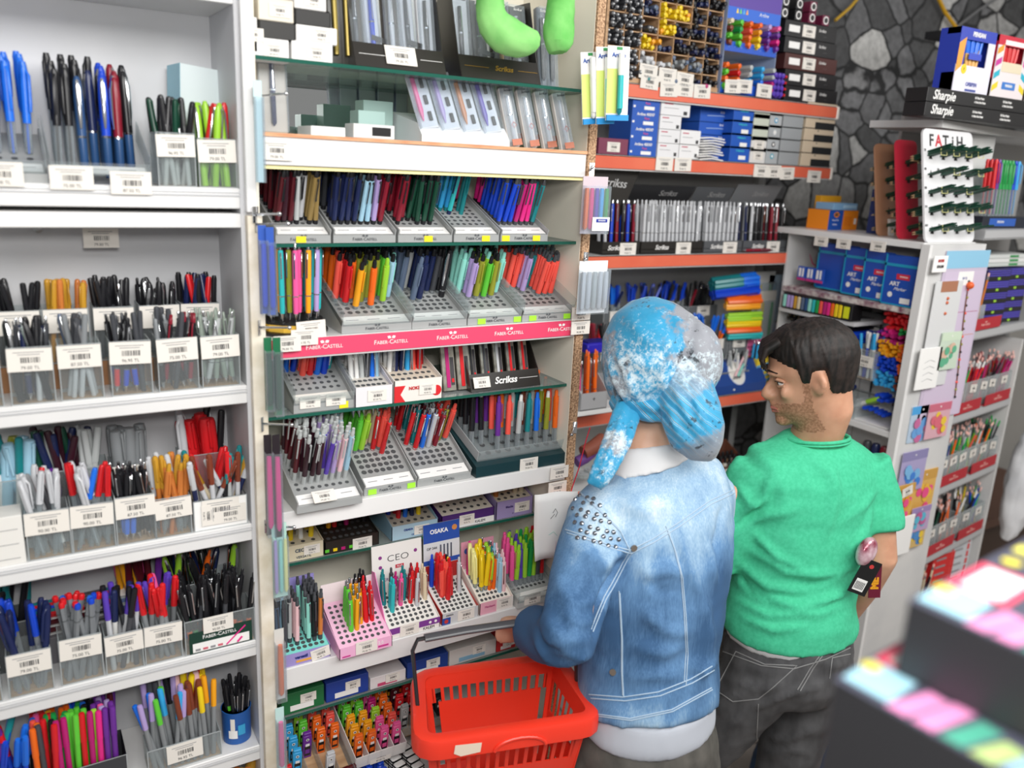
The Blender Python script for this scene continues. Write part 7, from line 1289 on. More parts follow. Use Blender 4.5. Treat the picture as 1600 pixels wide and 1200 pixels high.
def tree(me): return BVHTree.FromPolygons([v.co[:] for v in me.vertices], [p.vertices[:] for p in me.polygons])
def hit(bv, u, v):
    d = (pd(u, v, 1.0) - CAMP).normalized(); r = bv.ray_cast(CAMP, d); return (r[0], r[1]) if r[0] is not None else (None, None)
def path_on(bv, pts, step=7, off=.001):
    out = []
    for a, b in zip(pts, pts[1:]):
        n = max(2, int(math.hypot(b[0] - a[0], b[1] - a[1]) / step))
        for k in range(n + (b is pts[-1])):
            t = k / n; p, nn = hit(bv, a[0] + (b[0] - a[0]) * t, a[1] + (b[1] - a[1]) * t)
            if p is not None and (not out or (p - out[-1]).length < .05): out.append(p + nn * off)
    return out
def folds(me, bv, ridges):
    """press cloth folds into a mesh: ridges = (pixel polyline, height, width)"""
    co = [v.co.copy() for v in me.vertices]; no = [v.normal.copy() for v in me.vertices]
    for pts, h, wd in ridges:
        P = path_on(bv, pts, 6, 0)
        if len(P) < 2: continue
        from mathutils.kdtree import KDTree
        kd = KDTree(len(P)); [kd.insert(p, i) for i, p in enumerate(P)]; kd.balance(); L = len(P)
        for i, v in enumerate(me.vertices):
            _, k, ds = kd.find(v.co)
            if ds < wd * 3: co[i] = co[i] + no[i] * h * 1.55 * math.exp(-(ds / wd / .9) ** 2) * (math.sin(pi * (k + .5) / L) ** .6)
    for v, c in zip(me.vertices, co): v.co = c
    me.update()
def roughen(me, amp, sc, stretch=(1, 1, 1)):
    co = []; zm = min(v.co.z for v in me.vertices)
    for v in me.vertices:
        q = V((v.co.x * sc * stretch[0], v.co.y * sc * stretch[1], v.co.z * sc * stretch[2])); co.append(v.co + v.normal * amp * min(1, (v.co.z - zm) / .05 + .1) * (noise.noise(q) + .5 * noise.noise(q * 2.1)))
    for v, c in zip(me.vertices, co): v.co = c
    me.update()
def loft(mb, secs, ref, mt=None, n=28):
    mb.tube([s[0] for s in secs], [(s[1], s[2]) for s in secs], mt or BLK, n, ref=ref)
def limb(mb, pts, rad, n=16): mb.tube(pts, rad, BLK, n)
def hand(mb, wrist, d, palm_n, s=1.0, curl=.5, side=1):
    """wrist point, pointing direction, palm normal; five separate bent fingers"""
    d = V(d).normalized(); n = V(palm_n); n = (n - d * n.dot(d)).normalized(); t = d.cross(n).normalized() * side; w = V(wrist)
    mb.tube([w - d * .02, w + d * .02, w + d * .05, w + d * .085], [(.024 * s, .018 * s), (.030 * s, .016 * s), (.038 * s, .014 * s), (.036 * s, .011 * s)], BLK, 14, ref=t)
    for k, (o_, L) in enumerate(((-.028, .062), (-.010, .075), (.009, .078), (.027, .070))):
        p = w + d * .080 * s + t * o_ * s; dd = d.copy(); pts = [p - d * .01];
        for q, f in enumerate((.42, .33, .25)):
            dd = (Matrix.Rotation(curl * (.5 + .3 * q), 3, t * side) @ dd).normalized() if False else (dd * cos(curl * (.45 + .25 * q)) + n * sin(curl * (.45 + .25 * q))).normalized(); p = p + dd * L * f * s; pts.append(p)
        mb.tube([w + d * .07 * s + t * o_ * s] + pts[1:], [.0092 * s, .0086 * s, .0080 * s, .0066 * s], BLK, 10)
    tp = w + d * .025 * s - t * .026 * s; mb.tube([tp, tp + (d * .5 - t * .8 + n * .3).normalized() * .03 * s, tp + (d * .75 - t * .75 + n * .5).normalized() * .058 * s], [.0115 * s, .0100 * s, .0078 * s], BLK, 10)
def skin_mat(name, c1, c2):
    m = bpy.data.materials.new(name); m.use_nodes = True; N, L, b = nodes(m); tc = N.new('ShaderNodeTexCoord'); n = N.new('ShaderNodeTexNoise'); n.inputs['Scale'].default_value = 22; n.inputs['Detail'].default_value = 6
    r = N.new('ShaderNodeValToRGB'); r.color_ramp.elements[0].color = lin(c1); r.color_ramp.elements[1].color = lin(c2); r.color_ramp.elements[0].position = .3; r.color_ramp.elements[1].position = .7
    L.new(tc.outputs['Object'], n.inputs['Vector']); L.new(n.outputs[0], r.inputs[0]); L.new(r.outputs[0], b.inputs['Base Color']); b.inputs['Roughness'].default_value = .48; b.inputs['Subsurface Weight'].default_value = .12; b.inputs['Subsurface Radius'].default_value = (.6, .25, .12); b.inputs['Subsurface Scale'].default_value = .01; return m
SKIN = skin_mat('skin', '#c08c70', '#d3a184')

def head_slices(ox=0, oz=0):
    return [(.000, .062, .020, .016), (.010, .078, -.012, .030), (.028, .082, -.030, .043), (.048, .080, -.045, .052), (.070, .079, -.070, .060), (.092, .076, -.088, .066), (.112, .074, -.097, .0705), (.132, .082, -.101, .073), (.152, .080, -.103, .0735), (.172, .074, -.101, .071), (.192, .060, -.091, .063), (.208, .038, -.070, .048), (.219, .008, -.040, .026)]
def head_frame(center, F, pitch=0):
    F = V(F).normalized(); up = V((0, 0, 1)); L = up.cross(F).normalized(); F2 = F * cos(pitch) - up * sin(pitch); U = F2.cross(L).normalized() if F2.cross(L).z > 0 else L.cross(F2).normalized()
    M = Matrix((F2, L, U)).transposed().to_4x4(); M.translation = V(center); return M
def build_head(mb, M, s=1.0):
    sl = head_slices(); pts = []; rr = []
    for z, f, b, w in sl: pts.append(M @ V(((f + b) / 2 * s, 0, z * s))); rr.append((w * s, (f - b) / 2 * s))
    ref = M.to_3x3() @ V((0, 1, 0)); mb.tube(pts, rr, BLK, 30, ref=ref)
    P = lambda x, y, z: M @ V((x * s, y * s, z * s))
    mb.tube([P(.074, 0, .118), P(.086, 0, .104), P(.098, 0, .088), P(.103, 0, .079), P(.090, 0, .069)], [.007 * s, .008 * s, .0095 * s, .0098 * s, .007 * s], BLK, 12)
    for y in (-1, 1):
        mb.ball(P(.088, y * .011, .075), .0070 * s, BLK, 10, 7)
        mb.tube([P(.078, y * .010, .131), P(.082, y * .026, .135), P(.070, y * .048, .131)], [.0075 * s, .0085 * s, .006 * s], BLK, 10)
        mb.ball(P(.054, y * .040, .088), (.018 * s, .012 * s, .018 * s), BLK, 12, 8)
        e = [P(-.012, y * .069, .118), P(-.020, y * .080, .122), P(-.026, y * .083, .108), P(-.022, y * .080, .092), P(-.012, y * .072, .078)]
        mb.tube(e, [.006 * s, .0075 * s, .0078 * s, .0078 * s, .0065 * s], BLK, 10); mb.tube([P(-.006, y * .069, .115), P(-.004, y * .073, .100), P(-.010, y * .072, .080)], [.005 * s] * 3, BLK, 8)
    mb.tube([P(.078, -.020, .049), P(.087, 0, .053), P(.078, .020, .049)], [.004 * s, .0065 * s, .004 * s], BLK, 10); mb.tube([P(.076, -.018, .038), P(.085, 0, .040), P(.076, .018, .038)], [.004 * s, .0072 * s, .004 * s], BLK, 10)
    mb.ball(P(.070, 0, .014), (.018 * s, .020 * s, .014 * s), BLK, 12, 8)
    return P

TURN = V((-.855, .516, 0)); AWAY = V((.528, .849, 0))
Fm = (TURN * cos(R(14)) + AWAY * sin(R(14))).normalized()
hc = pd(1276, 650, 1.85)
Mh = head_frame(hc + V((0, 0, -.012)), Fm, R(16))
neck0 = V((1.535, 1.165, 1.40))
mb = MB(); Pm = build_head(mb, Mh, .98)
limb(mb, [Pm(-.035, 0, .085), Pm(-.032, 0, .03), neck0 + V((.004, -.0, .03)), neck0 + V((0, -.01, -.05))], [.053, .053, .058, .072])
sx = V((1, -.10, 0)).normalized(); spine = [(V((1.530, 1.165, 1.345)), .15, .065), (V((1.522, 1.155, 1.28)), .165, .095), (V((1.51, 1.15, 1.17)), .150, .105), (V((1.495, 1.135, 1.05)), .140, .10), (V((1.482, 1.115, .96)), .140, .105), (V((1.472, 1.105, .89)), .140, .105)]
loft(mb, spine, sx)
shL, shR = V((1.372, 1.185, 1.358)), V((1.692, 1.125, 1.360)); elL, elR = V((1.325, 1.235, 1.12)), pd(1374, 872, 1.93); wrL, wrR = V((1.36, 1.44, 1.16)), pd(1325, 958, 2.06)
limb(mb, [shL + V((.02, 0, -.02)), elL, wrL], [.042, .038, .027]); limb(mb, [shR, shR.lerp(elR, .5), elR, elR.lerp(wrR, .45), wrR], [.050, .046, .040, .038, .027])
hand(mb, wrL, (wrL - elL), V((.2, 0, -1)), curl=.45, side=1); hand(mb, wrR, (wrR - elR), V((-.9, 0, .2)), curl=.7, side=-1)
hipL, hipR = V((1.395, 1.11, .90)), V((1.548, 1.085, .90)); knL, knR = V((1.262, 1.24, .52)), V((1.488, 1.09, .49)); anL, anR = V((1.18, 1.27, .09)), V((1.50, 1.02, .09))
for a, b, c in ((hipL, knL, anL), (hipR, knR, anR)):
    limb(mb, [a, a.lerp(b, .5), b, b.lerp(c, .4), c], [.070, .060, .050, .048, .034]); mb.tube([c + V((0, -.05, -.045)), c + V((-.01, .05, -.05)), c + V((-.02, .15, -.062))], [(.04, .038), (.042, .035), (.03, .02)], BLK, 12, ref=(1, 0, 0))
body = fused('person', mb, .0065, 5, SKIN)
man = link('person', body); tag(man, 'man in a green t-shirt and grey jeans, seen from behind with his face turned left', 'person')
BEARD = mat('#8a6250', .7, name='stubble_shadow'); bvm = tree(body)
SK2 = skin_mat('lips', '#a9665a', '#b87468')
m = MB()
for y in (-1, 1):
    m.ball((0, 0, 0), (.0105, .0105, .0105), mat('#e9e4df', .2), 12, 8, T(*Pm(.0585, y * .031, .111))); m.ball((0, 0, 0), .0048, mat('#2c1a12', .2), 10, 7, T(*Pm(.0650, y * .032, .110)))
m.build('eye', man)
m = MB()
for y in (-1, 1): m.tube([Pm(.054, y * .046, .113), Pm(.067, y * .034, .1185), Pm(.072, y * .020, .116)], [.003, .0048, .003], SKIN, 8).tube([Pm(.056, y * .046, .104), Pm(.066, y * .034, .1015), Pm(.070, y * .020, .104)], [.002, .0035, .002], SKIN, 8).tube([Pm(.058, y * .047, .112), Pm(.0705, y * .033, .1145), Pm(.073, y * .020, .112)], .0011, mat('#2a1c16', .6), 6)
m.build('eyelid', man)
HAIR = noisy('dark_brown_hair', '#080605', '#2a201c', 90, .62, 1.0, 8, stretch=(1, 1, .2))
m = MB()
for y in (-1, 1): m.tube([Pm(.084, y * .014, .1365), Pm(.084, y * .028, .1415), Pm(.066, y * .050, .136)], [(.0018, .0045), (.0022, .005), (.001, .002)], HAIR, 8, ref=(0, 0, 1))
m.build('eyebrow', man)
m = MB().tube([Pm(.078, -.020, .0465), Pm(.0885, -.008, .0495), Pm(.0885, .008, .0495), Pm(.078, .020, .0465)], [.002, .0042, .0042, .002], SK2, 8).tube([Pm(.076, -.018, .041), Pm(.0865, -.007, .0415), Pm(.0865, .007, .0415), Pm(.076, .018, .041)], [.002, .0048, .0048, .002], SK2, 8); m.build('lips', man)
vs, fs, mp = [], [], {}
Mi = Mh.inverted()
def jaw(p): q = Mi @ p / .98; return q.z < .062 - max(0, q.x) * .05 + (.050 if q.x < .018 and q.x > .004 else 0) and q.x > .004 - max(0, .05 - q.z) * .3 and q.z > -.012 and q.z < .118 and not (q.x > .083 and q.z > .030 and q.z < .056)
for p in body.polygons:
    if jaw(p.center):
        f = []
        for i in p.vertices:
            if i not in mp: mp[i] = len(vs); vs.append(body.vertices[i].co + body.vertices[i].normal * .0006)
            f.append(mp[i])
        fs.append(f)
m = MB(); m.add(vs, fs, noisy('stubble', '#94694f', '#bb8a6e', 190, .7)); m.build('stubble', man)
HL = [(-.13, .030), (-.06, .036), (-.038, .070), (-.031, .126), (-.004, .127), (.003, .100), (.017, .102), (.024, .138), (.045, .150), (.066, .166), (.12, .170)]
def hairline(x):
    for (a, za), (b, zb_) in zip(HL, HL[1:]):
        if x <= b: return za + (zb_ - za) * max(0, (x - a) / (b - a))
    return .170
mb = MB(); loft(mb, [(Mh @ V(((f + b) / 2, 0, z)), w, (f - b) / 2) for z, f, b, w in [(.02, .03, -.060, .040), (.045, .06, -.080, .052)] + head_slices()[4:]], Mh.to_3x3() @ V((0, 1, 0)), n=40)
skull = fused('skull', mb, .0035, 3); vs, fs, mp = [], [], {}
for p in skull.polygons:
    q = Mi @ p.center
    if q.z - hairline(q.x) > -.002:
        f = []
        for i in p.vertices:
            if i not in mp:
                v = skull.vertices[i]; q = Mi @ v.co; h = max(0, q.z - hairline(q.x)); a = math.atan2(q.y, q.x + .02); t = -.002 + .0048 * min(1, h / .012) + .0085 * min(1, h / .06) * (.35 + .65 * min(1, max(0, q.z - .09) / .06)) * (1 + .35 * (q.x > .02) * min(1, max(0, q.z - .15) / .04))
                t += min(1, h / .01) * (.0018 * noise.noise(V((a * 9, q.z * 26 + q.x * 9, 0))) + .0016 * noise.noise(V((a * 30 + q.z * 30, q.z * 20, 5))))
                mp[i] = len(vs); vs.append(v.co + v.normal * t)
            f.append(mp[i])
        fs.append(f)
m = MB(); m.add(vs, fs, HAIR)
for k in range(34):
    y = -.052 + .104 * ((k * .618) % 1); z0 = .186 + .010 * ((k * .37) % 1); m.tube([Pm(.050, y * .9, z0 + .010), Pm(.081, y, z0 - .002), Pm(.094, y * 1.02, .170), Pm(.097 - .012 * abs(y) / .05, y * 1.05 + .003, .154 - .006 * (k % 3))], [.010, .0085, .0055, .0008], HAIR, 7)
m.build('hair', man, ang=80)
GREEN = noisy('green_cotton', '#3cb98c', '#47c497', 120, .85, .08)
mb = MB()
sec = [(V((1.534, 1.158, 1.436)), .078, .063), (V((1.534, 1.160, 1.420)), .120, .074), (V((1.533, 1.160, 1.397)), .168, .087), (V((1.530, 1.158, 1.355)), .193, .106), (V((1.525, 1.155, 1.27)), .188, .122), (V((1.515, 1.150, 1.18)), .172, .128), (V((1.505, 1.142, 1.09)), .158, .126), (V((1.492, 1.130, 1.045)), .158, .128), (V((1.482, 1.117, 1.012)), .166, .134), (V((1.482, 1.117, .996)), .168, .136)]
loft(mb, sec, sx)
limb(mb, [shL + V((.03, -.005, .005)), shL.lerp(elL, .45), shL.lerp(elL, .88)], [.068, .074, .072]); limb(mb, [shR + V((-.03, .005, .005)), shR.lerp(elR, .4), shR.lerp(elR, .72)], [.070, .066, .064])
shirt = fused('green_tshirt', mb, .0075, 8, GREEN); bv = tree(shirt)
folds(shirt, bv, [([(1150, 905), (1190, 935), (1250, 950), (1320, 925)], .008, .012), ([(1145, 935), (1200, 962), (1280, 960), (1330, 940)], .007, .010), ([(1150, 875), (1200, 915), (1260, 925)], .008, .011), ([(1160, 850), (1230, 895), (1310, 900), (1335, 880)], .007, .012), ([(1175, 830), (1215, 870), (1250, 885)], .008, .010),
 ([(1165, 800), (1195, 775), (1205, 750)], .010, .012), ([(1160, 820), (1200, 805), (1240, 800)], .007, .012), ([(1190, 790), (1165, 815), (1145, 828)], -.010, .008), ([(1360, 800), (1350, 830), (1330, 860)], .008, .012), ([(1370, 760), (1350, 790), (1320, 810)], .005, .013), ([(1255, 700), (1300, 745), (1320, 790)], .005, .016), ([(1300, 720), (1300, 800), (1285, 850)], .005, .016), ([(1180, 700), (1215, 740), (1225, 790)], .005, .018),
 ([(1160, 965), (1210, 985), (1260, 978)], .006, .008), ([(1280, 940), (1310, 930), (1335, 915)], .006, .009), ([(1150, 890), (1175, 925), (1215, 945)], -.006, .008), ([(1220, 900), (1270, 912), (1325, 895)], -.005, .009), ([(1155, 760), (1170, 785), (1185, 790)], .006, .010), ([(1325, 850), (1335, 880), (1338, 905)], .006, .01), ([(1200, 690), (1160, 712), (1135, 745)], .006, .014)])
roughen(shirt, .0035, 9, (1, 1, 2.4)); sh_o = link('green_tshirt', shirt, man)
bv = tree(shirt)
cl = MB()
for k in range(2):
    pts = []
    for q in range(25): a = 2 * pi * q / 24; pts.append(V((1.534, 1.158, 1.434 - .006 * k)) + sx * (.077 + .004 * k) * cos(a) + V((.1, 1, 0)).normalized() * (.063 + .004 * k) * sin(a) + V((0, 0, -.008 * sin(a))))
    cl.tube(pts, .0042 if k == 0 else .0022, GREEN, 8)
cl.build('neck_ribbing', sh_o)
ct = MB(); loft(ct, [(V((1.480, 1.116, 1.03)), .146, .116), (V((1.474, 1.113, .995)), .151, .119), (V((1.472, 1.112, .990)), .154, .122), (V((1.472, 1.112, .983)), .152, .120)], sx, n=30); us = fused('white_undershirt', ct, .008, 3, mat('#cfcfd0', .8)); roughen(us, .003, 20, (1, 1, .3)); link('white_undershirt', us, man)
JEAN = noisy('grey_denim', '#3f3f41', '#58585a', 26, .8, .15, 8, stretch=(1, 1, .5))
mb = MB()
loft(mb, [(V((1.480, 1.113, 1.03)), .144, .116), (V((1.479, 1.112, 1.0)), .150, .119), (V((1.477, 1.105, .94)), .159, .128), (V((1.472, 1.100, .89)), .160, .130), (V((1.468, 1.10, .845)), .135, .105)], sx)
for a, b, c in ((hipL, knL, anL), (hipR, knR, anR)): limb(mb, [a + V((0, -.01, 0)), a.lerp(b, .35), a.lerp(b, .7), b, b.lerp(c, .4), b.lerp(c, .8), c + V((0, 0, -.03))], [.084, .082, .070, .064, .060, .054, .052], 20)
jeans = fused('grey_jeans', mb, .009, 8, JEAN); bj = tree(jeans)
folds(jeans, bj, [([(1180, 1105), (1230, 1085), (1285, 1070)], .007, .010), ([(1190, 1150), (1230, 1155), (1270, 1140)], .007, .010), ([(1110, 1110), (1150, 1085), (1190, 1080)], .006, .011), ([(1195, 1180), (1235, 1170), (1268, 1180)], .006, .009), ([(1130, 1060), (1180, 1075), (1230, 1070)], .006, .012), ([(1260, 1020), (1290, 1040), (1320, 1035)], .005, .012), ([(1120, 1150), (1145, 1130), (1160, 1115)], .005, .01)])
roughen(jeans, .004, 14, (1, 1, 1.6)); jo = link('grey_jeans', jeans, man); bj = tree(jeans); ST = mat('#8c8c8c', .7, name='pale_stitching')
sm = MB()
for pts in ([(1130, 1018), (1190, 1040), (1240, 1045), (1290, 1030), (1328, 1012)], [(1285, 990), (1288, 1020), (1270, 1045), (1250, 1080)], [(1281, 990), (1284, 1020), (1265, 1045), (1246, 1078)], [(1150, 1018), (1195, 1038), (1245, 1040), (1210, 1072), (1185, 1092), (1145, 1096), (1118, 1078), (1150, 1018)], [(1300, 1028), (1328, 1022)], [(1300, 1028), (1296, 1060)], [(1185, 1100), (1182, 1150), (1186, 1196)]):
    P = path_on(bj, pts, 5, .0008)
    if len(P) > 2: sm.tube(P, .0012, ST, 5)
for (u, v) in ((1265, 988), (1305, 982)):
    a, n1 = hit(bj, u, v); b_, _ = hit(bj, u + 1, v + 16)
    if a and b_: sm.tube([a + n1 * .003, b_ + n1 * .003], [(.004, .0015)] * 2, JEAN, 8)
sm.build('seam_stitching', jo)
sh = MB()
for c in (anL, anR): sh.tube([c + V((.0, -.065, -.058)), c + V((0, -.04, -.045)), c + V((-.01, .05, -.05)), c + V((-.02, .15, -.062)), c + V((-.022, .175, -.066))], [(.02, .028), (.046, .044), (.048, .040), (.042, .028), (.02, .02)], mat('#26262a', .5), 16, ref=(1, 0, 0))
sh.build('shoe', man)
wn = V((.966, 1.085, 1.515)); wsx = V((1, 0.02, 0)).normalized()
Fw = (AWAY * cos(R(30)) + TURN * sin(R(30))).normalized(); Mw_ = head_frame(V((1.005, 1.135, 1.545)), Fw, R(14))
mb = MB(); Pw = build_head(mb, Mw_, .96)
limb(mb, [Pw(-.03, 0, .08), Pw(-.03, 0, .03), wn, wn + V((0, -.01, -.08))], [.048, .047, .047, .06])
loft(mb, [(V((.978, 1.075, 1.43)), .12, .06), (V((.978, 1.06, 1.36)), .15, .08), (V((.972, 1.045, 1.22)), .13, .09), (V((.962, 1.02, 1.11)), .115, .085), (V((.955, 1.0, 1.0)), .12, .095), (V((.95, .995, .90)), .125, .10)], wsx)
wL, wR = V((.860, 1.078, 1.415)), V((1.135, 1.065, 1.42)); eL, eR = pd(886, 1010, 1.37), V((1.135, 1.12, 1.16)); hL, hR = V((.760, 1.12, 1.182)), V((1.07, 1.33, 1.22))
limb(mb, [wL, eL, hL], [.045, .036, .024]); limb(mb, [wR, eR, hR], [.045, .036, .024]); hand(mb, hL, hL - eL, V((-.3, 0, -1)), .85, 1.25, 1); hand(mb, hR, hR - eR, V((-.3, 0, -1)), .9, .5, -1)
hpL, hpR = V((.885, 1.0, .88)), V((1.025, .99, .88)); kL, kR = V((.90, 1.06, .48)), V((1.04, 1.05, .48)); aL, aR = V((.89, .99, .08)), V((1.05, .96, .08))
for a, b, c in ((hpL, kL, aL), (hpR, kR, aR)):
    limb(mb, [a, a.lerp(b, .5), b, b.lerp(c, .4), c], [.070, .062, .05, .048, .034]); mb.tube([c + V((0, -.05, -.04)), c + V((0, .05, -.045)), c + V((0, .14, -.055))], [(.036, .036), (.038, .032), (.028, .018)], BLK, 12, ref=(1, 0, 0))
body = fused('person', mb, .007, 5, skin_mat('skin_light', '#c99a80', '#d8ad92'))
wom = link('person', body); tag(wom, 'woman in a blue headscarf and studded denim jacket carrying the red basket', 'person')
mf = MB()
for y in (-1, 1): mf.ball((0, 0, 0), .010, mat('#e9e4df', .2), 12, 8, T(*Pw(.0585, y * .031, .111))); mf.ball((0, 0, 0), .0046, mat('#2c1a12', .2), 10, 7, T(*Pw(.065, y * .032, .110)))
mf.build('eye', wom)
mf = MB().tube([Pw(.078, -.020, .0465), Pw(.088, 0, .050), Pw(.078, .020, .0465)], [.002, .0045, .002], SK2, 8).tube([Pw(.076, -.018, .041), Pw(.086, 0, .0415), Pw(.076, .018, .041)], [.002, .005, .002], SK2, 8); mf.build('lips', wom)
def denim():
    m = bpy.data.materials.new('washed_denim'); m.use_nodes = True; N, L, b = nodes(m); tc = N.new('ShaderNodeTexCoord'); at_ = N.new('ShaderNodeAttribute'); at_.attribute_name = 'wash'
    n = N.new('ShaderNodeTexNoise'); n.inputs['Scale'].default_value = 12; n.inputs['Detail'].default_value = 7; n.inputs['Roughness'].default_value = .6; mp = N.new('ShaderNodeMapping'); mp.inputs['Scale'].default_value = (1, 1, .3); L.new(tc.outputs['Object'], mp.inputs[0]); L.new(mp.outputs[0], n.inputs['Vector'])
    n2 = N.new('ShaderNodeTexNoise'); n2.inputs['Scale'].default_value = 420; mp2 = N.new('ShaderNodeMapping'); mp2.inputs['Scale'].default_value = (1, 1, .08); L.new(tc.outputs['Object'], mp2.inputs[0]); L.new(mp2.outputs[0], n2.inputs['Vector'])
    ad = N.new('ShaderNodeMath'); ad.operation = 'MULTIPLY_ADD'; ad.inputs[1].default_value = .9; L.new(n.outputs[0], ad.inputs[0]); L.new(at_.outputs['Fac'], ad.inputs[2])
    ad2 = N.new('ShaderNodeMath'); ad2.operation = 'MULTIPLY_ADD'; ad2.inputs[1].default_value = .22; L.new(n2.outputs[0], ad2.inputs[0]); L.new(ad.outputs[0], ad2.inputs[2])
    r = N.new('ShaderNodeValToRGB'); e = r.color_ramp.elements; e[0].position = .42; e[0].color = lin('#335880'); e[1].position = 1.0; e[1].color = lin('#cfdde6'); q = e.new(.66); q.color = lin('#5f88b2'); q = e.new(.85); q.color = lin('#9ab8d0')
    L.new(ad2.outputs[0], r.inputs[0]); L.new(r.outputs[0], b.inputs['Base Color']); b.inputs['Roughness'].default_value = .85
    bp = N.new('ShaderNodeBump'); bp.inputs['Strength'].default_value = .12; L.new(n2.outputs[0], bp.inputs['Height']); L.new(bp.outputs[0], b.inputs['Normal']); return m
DEN = denim()
mb = MB()
sec = [(V((.972, 1.078, 1.498)), .066, .055), (V((.975, 1.075, 1.480)), .105, .066), (V((.984, 1.070, 1.450)), .150, .082), (V((.988, 1.062, 1.40)), .168, .104), (V((.984, 1.055, 1.33)), .166, .118), (V((.975, 1.045, 1.25)), .158, .122), (V((.968, 1.032, 1.16)), .146, .120), (V((.961, 1.018, 1.10)), .140, .120), (V((.956, 1.005, 1.055)), .140, .119), (V((.954, 1.0, 1.036)), .141, .119)]
loft(mb, sec, wsx, n=36)
limb(mb, [wL + V((.035, 0, .0)), wL + V((-.005, -.01, -.02)), wL.lerp(eL, .5), eL + V((0, 0, .01)), eL.lerp(hL, .5), eL.lerp(hL, .93)], [.060, .060, .055, .053, .049, .043], 20); limb(mb, [wR + V((-.03, 0, 0)), wR.lerp(eR, .5), eR, eR.lerp(hR, .8)], [.062, .062, .054, .042], 20)
jk = fused('denim_jacket', mb, .0075, 6, DEN); bv = tree(jk)
folds(jk, bv, [([(835, 1000), (860, 1030), (900, 1035)], .008, .012), ([(850, 965), (880, 1000), (925, 1000)], .007, .012), ([(870, 900), (895, 960), (900, 1010)], .006, .014), ([(930, 900), (950, 870), (985, 850)], .009, .012), ([(945, 930), (975, 880), (1000, 860)], -.008, .009), ([(940, 950), (935, 990), (945, 1010)], -.010, .008), ([(1000, 900), (1040, 890), (1070, 900)], .006, .013), ([(1000, 950), (1040, 985), (1075, 990)], .006, .013), ([(990, 1010), (1040, 1020), (1070, 1010)], .005, .012), ([(1085, 900), (1105, 960), (1110, 1030)], .006, .013), ([(1080, 1040), (1100, 1050), (1118, 1030)], .006, .01), ([(1060, 840), (1075, 880), (1085, 920)], .006, .012), ([(890, 850), (930, 870), (960, 900)], .005, .014), ([(975, 870), (955, 910), (938, 950), (930, 1000)], -.011, .009), ([(840, 985), (850, 1010), (880, 1020)], -.005, .007), ([(885, 930), (905, 945), (930, 940)], .005, .009), ([(880, 960), (905, 975), (928, 970)], .005, .008), ([(1000, 880), (1020, 930), (1010, 980)], .004, .011), ([(1095, 820), (1110, 870), (1115, 920)], .005, .012), ([(985, 1060), (1030, 1055), (1065, 1060)], .004, .01), ([(1130, 790), (1120, 850), (1125, 900)], -.006, .01), ([(960, 780), (1010, 800), (1060, 790)], .004, .014), ([(1000, 900), (1030, 925), (1065, 925)], -.004, .009)])
roughen(jk, .004, 11, (1, 1, 1.6))
wash = jk.attributes.new('wash', 'FLOAT', 'POINT')
for i, v in enumerate(jk.vertices):
    c = v.co; w = .03 + .24 * max(0, min(1, (c.z - 1.29) / .12)); w += .20 * math.exp(-((c.x - .865) ** 2 + (c.z - 1.06) ** 2) / .003); w -= .10 * math.exp(-((c.z - 1.22) / .10) ** 2); w += .12 * math.exp(-((c.z - .99) / .02) ** 2)
    if c.x < .80: w += .12 * max(0, (1.42 - c.z) / .3) - .16
    wash.data[i].value = w
jo = link('denim_jacket', jk, wom); bv = tree(jk)
SD = mat('#a9bfd2', .8, name='worn_denim_seam'); SDD = mat('#4d7099', .8, name='dark_seam')
sm = MB()
def seam(pts, gap=5, r=.0011, mid=True):
    for off in (-gap / 2, gap / 2):
        P = path_on(bv, [(u + off * .5, v + off) for u, v in pts], 5, .0007)
        if len(P) > 2: sm.tube(P, r, SD, 5)
seam([(885, 830), (920, 842), (955, 855), (985, 862), (1020, 845), (1060, 820), (1110, 785), (1146, 768)]); seam([(1042, 825), (1055, 860), (1065, 900), (1070, 960), (1073, 1020), (1070, 1068)], 6)
seam([(985, 862), (965, 900), (945, 935), (925, 985)], 5); seam([(968, 925), (972, 1000), (972, 1050), (974, 1088)], 3); seam([(922, 1088), (975, 1092), (1030, 1084), (1080, 1064), (1114, 1044)], 6); seam([(918, 1028), (945, 1036), (970, 1036)], 5); seam([(985, 862), (970, 830), (945, 805), (918, 780), (900, 765)], 3); seam([(925, 1116), (985, 1124), (1050, 1110), (1112, 1076)], 3)
sm.build('seam_stitching', jo)
st = MB(); STUD = mat('#8d9198', .25, .9, name='metal_stud'); rng = random.Random(5)
for r_ in range(7):
    for k in range(8):
        u = 893 + k * 12 + (r_ % 2) * 6 + rng.uniform(-1.5, 1.5) + r_ * 1.5; v = 770 + r_ * 12 + k * 3.2 - r_ * .5 + rng.uniform(-1.5, 1.5)
        if v > 846 + (u - 885) * .12 or (u > 930 + (v - 770) * .62) or u < 886: continue
        p, n = hit(bv, u, v)
        if p is None: continue
        q = V((0, 0, 1)).rotation_difference(n).to_matrix().to_4x4(); st.tube([p, p + n * .0022, p + n * .0038], [.0044, .0038, .0012], STUD, 8)
for (u, v) in ((990, 856), (958, 1050)):
    p, n = hit(bv, u, v)
    if p: st.tube([p, p + n * .003], .0058, mat('#9a8f84', .35, .7), 12)
st.build('metal_studs', jo)
cl = MB()
for k, (rx_, ry_, dz) in enumerate(((.060, .052, .028), (.068, .060, .010), (.078, .070, -.012))):
    pass
col = MB(); loft(col, [(V((.968, 1.078, 1.520)), .050, .043), (V((.968, 1.076, 1.514)), .058, .050), (V((.970, 1.073, 1.496)), .073, .060), (V((.972, 1.070, 1.484)), .084, .064)], wsx, n=32); cme = fused('white_collar', col, .006, 3, mat('#dfdfe0', .8)); roughen(cme, .0025, 14); link('white_collar', cme, wom)
